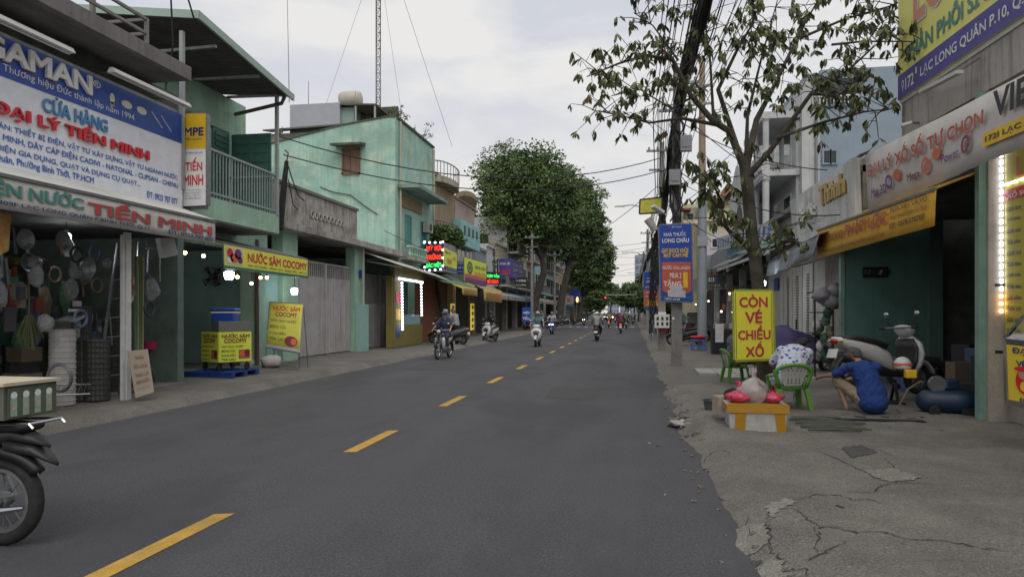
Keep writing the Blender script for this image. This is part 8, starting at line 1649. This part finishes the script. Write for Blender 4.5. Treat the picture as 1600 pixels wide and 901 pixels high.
# lit lamp in the hardware shop (seen as a bright bulb between the hanging goods)
big_lamp(P(104, 373, X=-9.6), 'bare white bulb glowing among the goods hanging in the hardware shop', .07); big_lamp(V3((-11.4, 8.0, 2.75)), 'added unseen white lamp deep inside the hardware shop', .1); big_lamp(V3((-12.4, 15.9, 2.9)), 'added unseen lamp at the back of the drink stall room', .08)  # the two deeper lamps are unseen, added to brighten the interiors
for k, (x, y) in enumerate(((-9.2, 7.4), (-9.3, 8.1), (-10.2, 9.2), (-10.3, 10.6), (-9.6, 12.4), (-10.4, 11.8), (-10.0, 7.9))):
    h = (.8, .5, 1.1, .9, .7, 1.2, .6)[k]; r = thing('goods_pile', ('low pile of boxed goods at the left frame edge', 'short tub heap beside the broom', 'tall carton pile behind the buckets', 'carton pile behind the mesh rolls', 'goods heap behind the cardboard notice', 'tallest carton pile by the green party wall', 'tub heap deep in the left of the shop')[k], 'goods', (x, y, .17)); z = .17
    while z < h: hh = random.uniform(.12, .28); w_ = random.uniform(.25, .45); MB().cbox((x + random.uniform(-.05, .05), y + random.uniform(-.05, .05), z + hh / 2), (w_, w_, hh - .005), random.uniform(-.4, .4)).build('carton', random.choice(goods_cols), r); z += hh

rng = random.Random(31)
for k in range(70):
    y = 6.9 + k * .079; x = -10.4 - (k % 3) * .5; z0 = rng.uniform(.3, 1.6); h = rng.uniform(.5, 1.3); m = goods_cols[rng.choice((0, 2, 3, 4, 7, 7))]
    o = (MB().cbox((x, y, z0 + h / 2), (.04, rng.uniform(.08, .22), h), rng.uniform(-.6, .6)) if k % 3 else lumpy(MB().ball((x, y, z0 + h / 2), (.1, .14, h / 2.4), 8, 7), .03)).build('hanging_roll' if k % 3 else 'hanging_net', m)
    tag(o, '%s hanging deeper in the hardware shop, %s from the left' % (('dark net of goods', 'narrow dark roll', 'wider dark roll')[k % 3], ordw(k + 1)), 'stock', 'dark rolls and nets hanging inside the hardware shop')

def in_poly(x, y, q):
    c = False
    for i in range(len(q)):
        (x1, y1), (x2, y2) = q[i - 1], q[i]
        if (y1 > y) != (y2 > y) and x < (x2 - x1) * (y - y1) / (y2 - y1) + x1: c = not c
    return c
palec = mat('pale_broken_concrete', (.205, .192, .17), .9, .3, 4, .5, fine=.5, fsc=75, dirt=.6, dirtcol=(.13, .12, .1)); darkp = mat('dark_tar_patch', (.06, .06, .058), .9, .3, 4, .5, fine=.4, fsc=75)
for pix, m in (([(1135, 809), (1165, 806), (1195, 816), (1202, 842), (1175, 846), (1150, 850), (1138, 830)], palec), ([(1180, 865), (1205, 862), (1225, 869), (1228, 899), (1200, 905), (1176, 884)], palec), ([(1349, 739), (1370, 752), (1390, 760), (1439, 752), (1397, 736)], palec),
               ([(1154, 850), (1187, 857), (1180, 880), (1154, 872)], darkp), ([(1195, 795), (1230, 785), (1245, 790), (1205, 812)], palec), ([(1315, 705), (1345, 700), (1370, 712), (1330, 720)], darkp), ([(1060, 690), (1085, 700), (1080, 725), (1066, 715)], palec)):
    q = [P(u, v, Z=.09) for u, v in pix]; q = [(p.x, p.y) for p in q]; mb = MB(); st = .012; x0, x1 = min(p[0] for p in q), max(p[0] for p in q); y0, y1 = min(p[1] for p in q), max(p[1] for p in q); ix = {}
    def vid(i, j):
        if (i, j) not in ix:
            x, y = x0 + i * st, y0 + j * st; ix[(i, j)] = len(mb.v); mb.v.append(V3((x, y, float(right_h(np.array(x), np.array(y))) + .007)))
        return ix[(i, j)]
    for i in range(int((x1 - x0) / st) + 1):
        for j in range(int((y1 - y0) / st) + 1):
            x, y = x0 + (i + .5) * st, y0 + (j + .5) * st
            if in_poly(x + .015 * math.sin(y * 61), y + .015 * math.sin(x * 57), q): mb.f.append((vid(i, j), vid(i + 1, j), vid(i + 1, j + 1), vid(i, j + 1)))
    if mb.f: mb.build('concrete_patch', m, rp)
for k in range(40):
    y = rng.uniform(3.5, 16); x = .62 + rng.uniform(-.12, .25); z = max(0, float(right_h(np.array(x), np.array(y)))); s_ = rng.uniform(.012, .035)
    lumpy(MB().ball((x, y, z + s_ * .3), (s_, s_ * .8, s_ * .5), 6, 4), s_ * .25).build('grit', pave, rp)
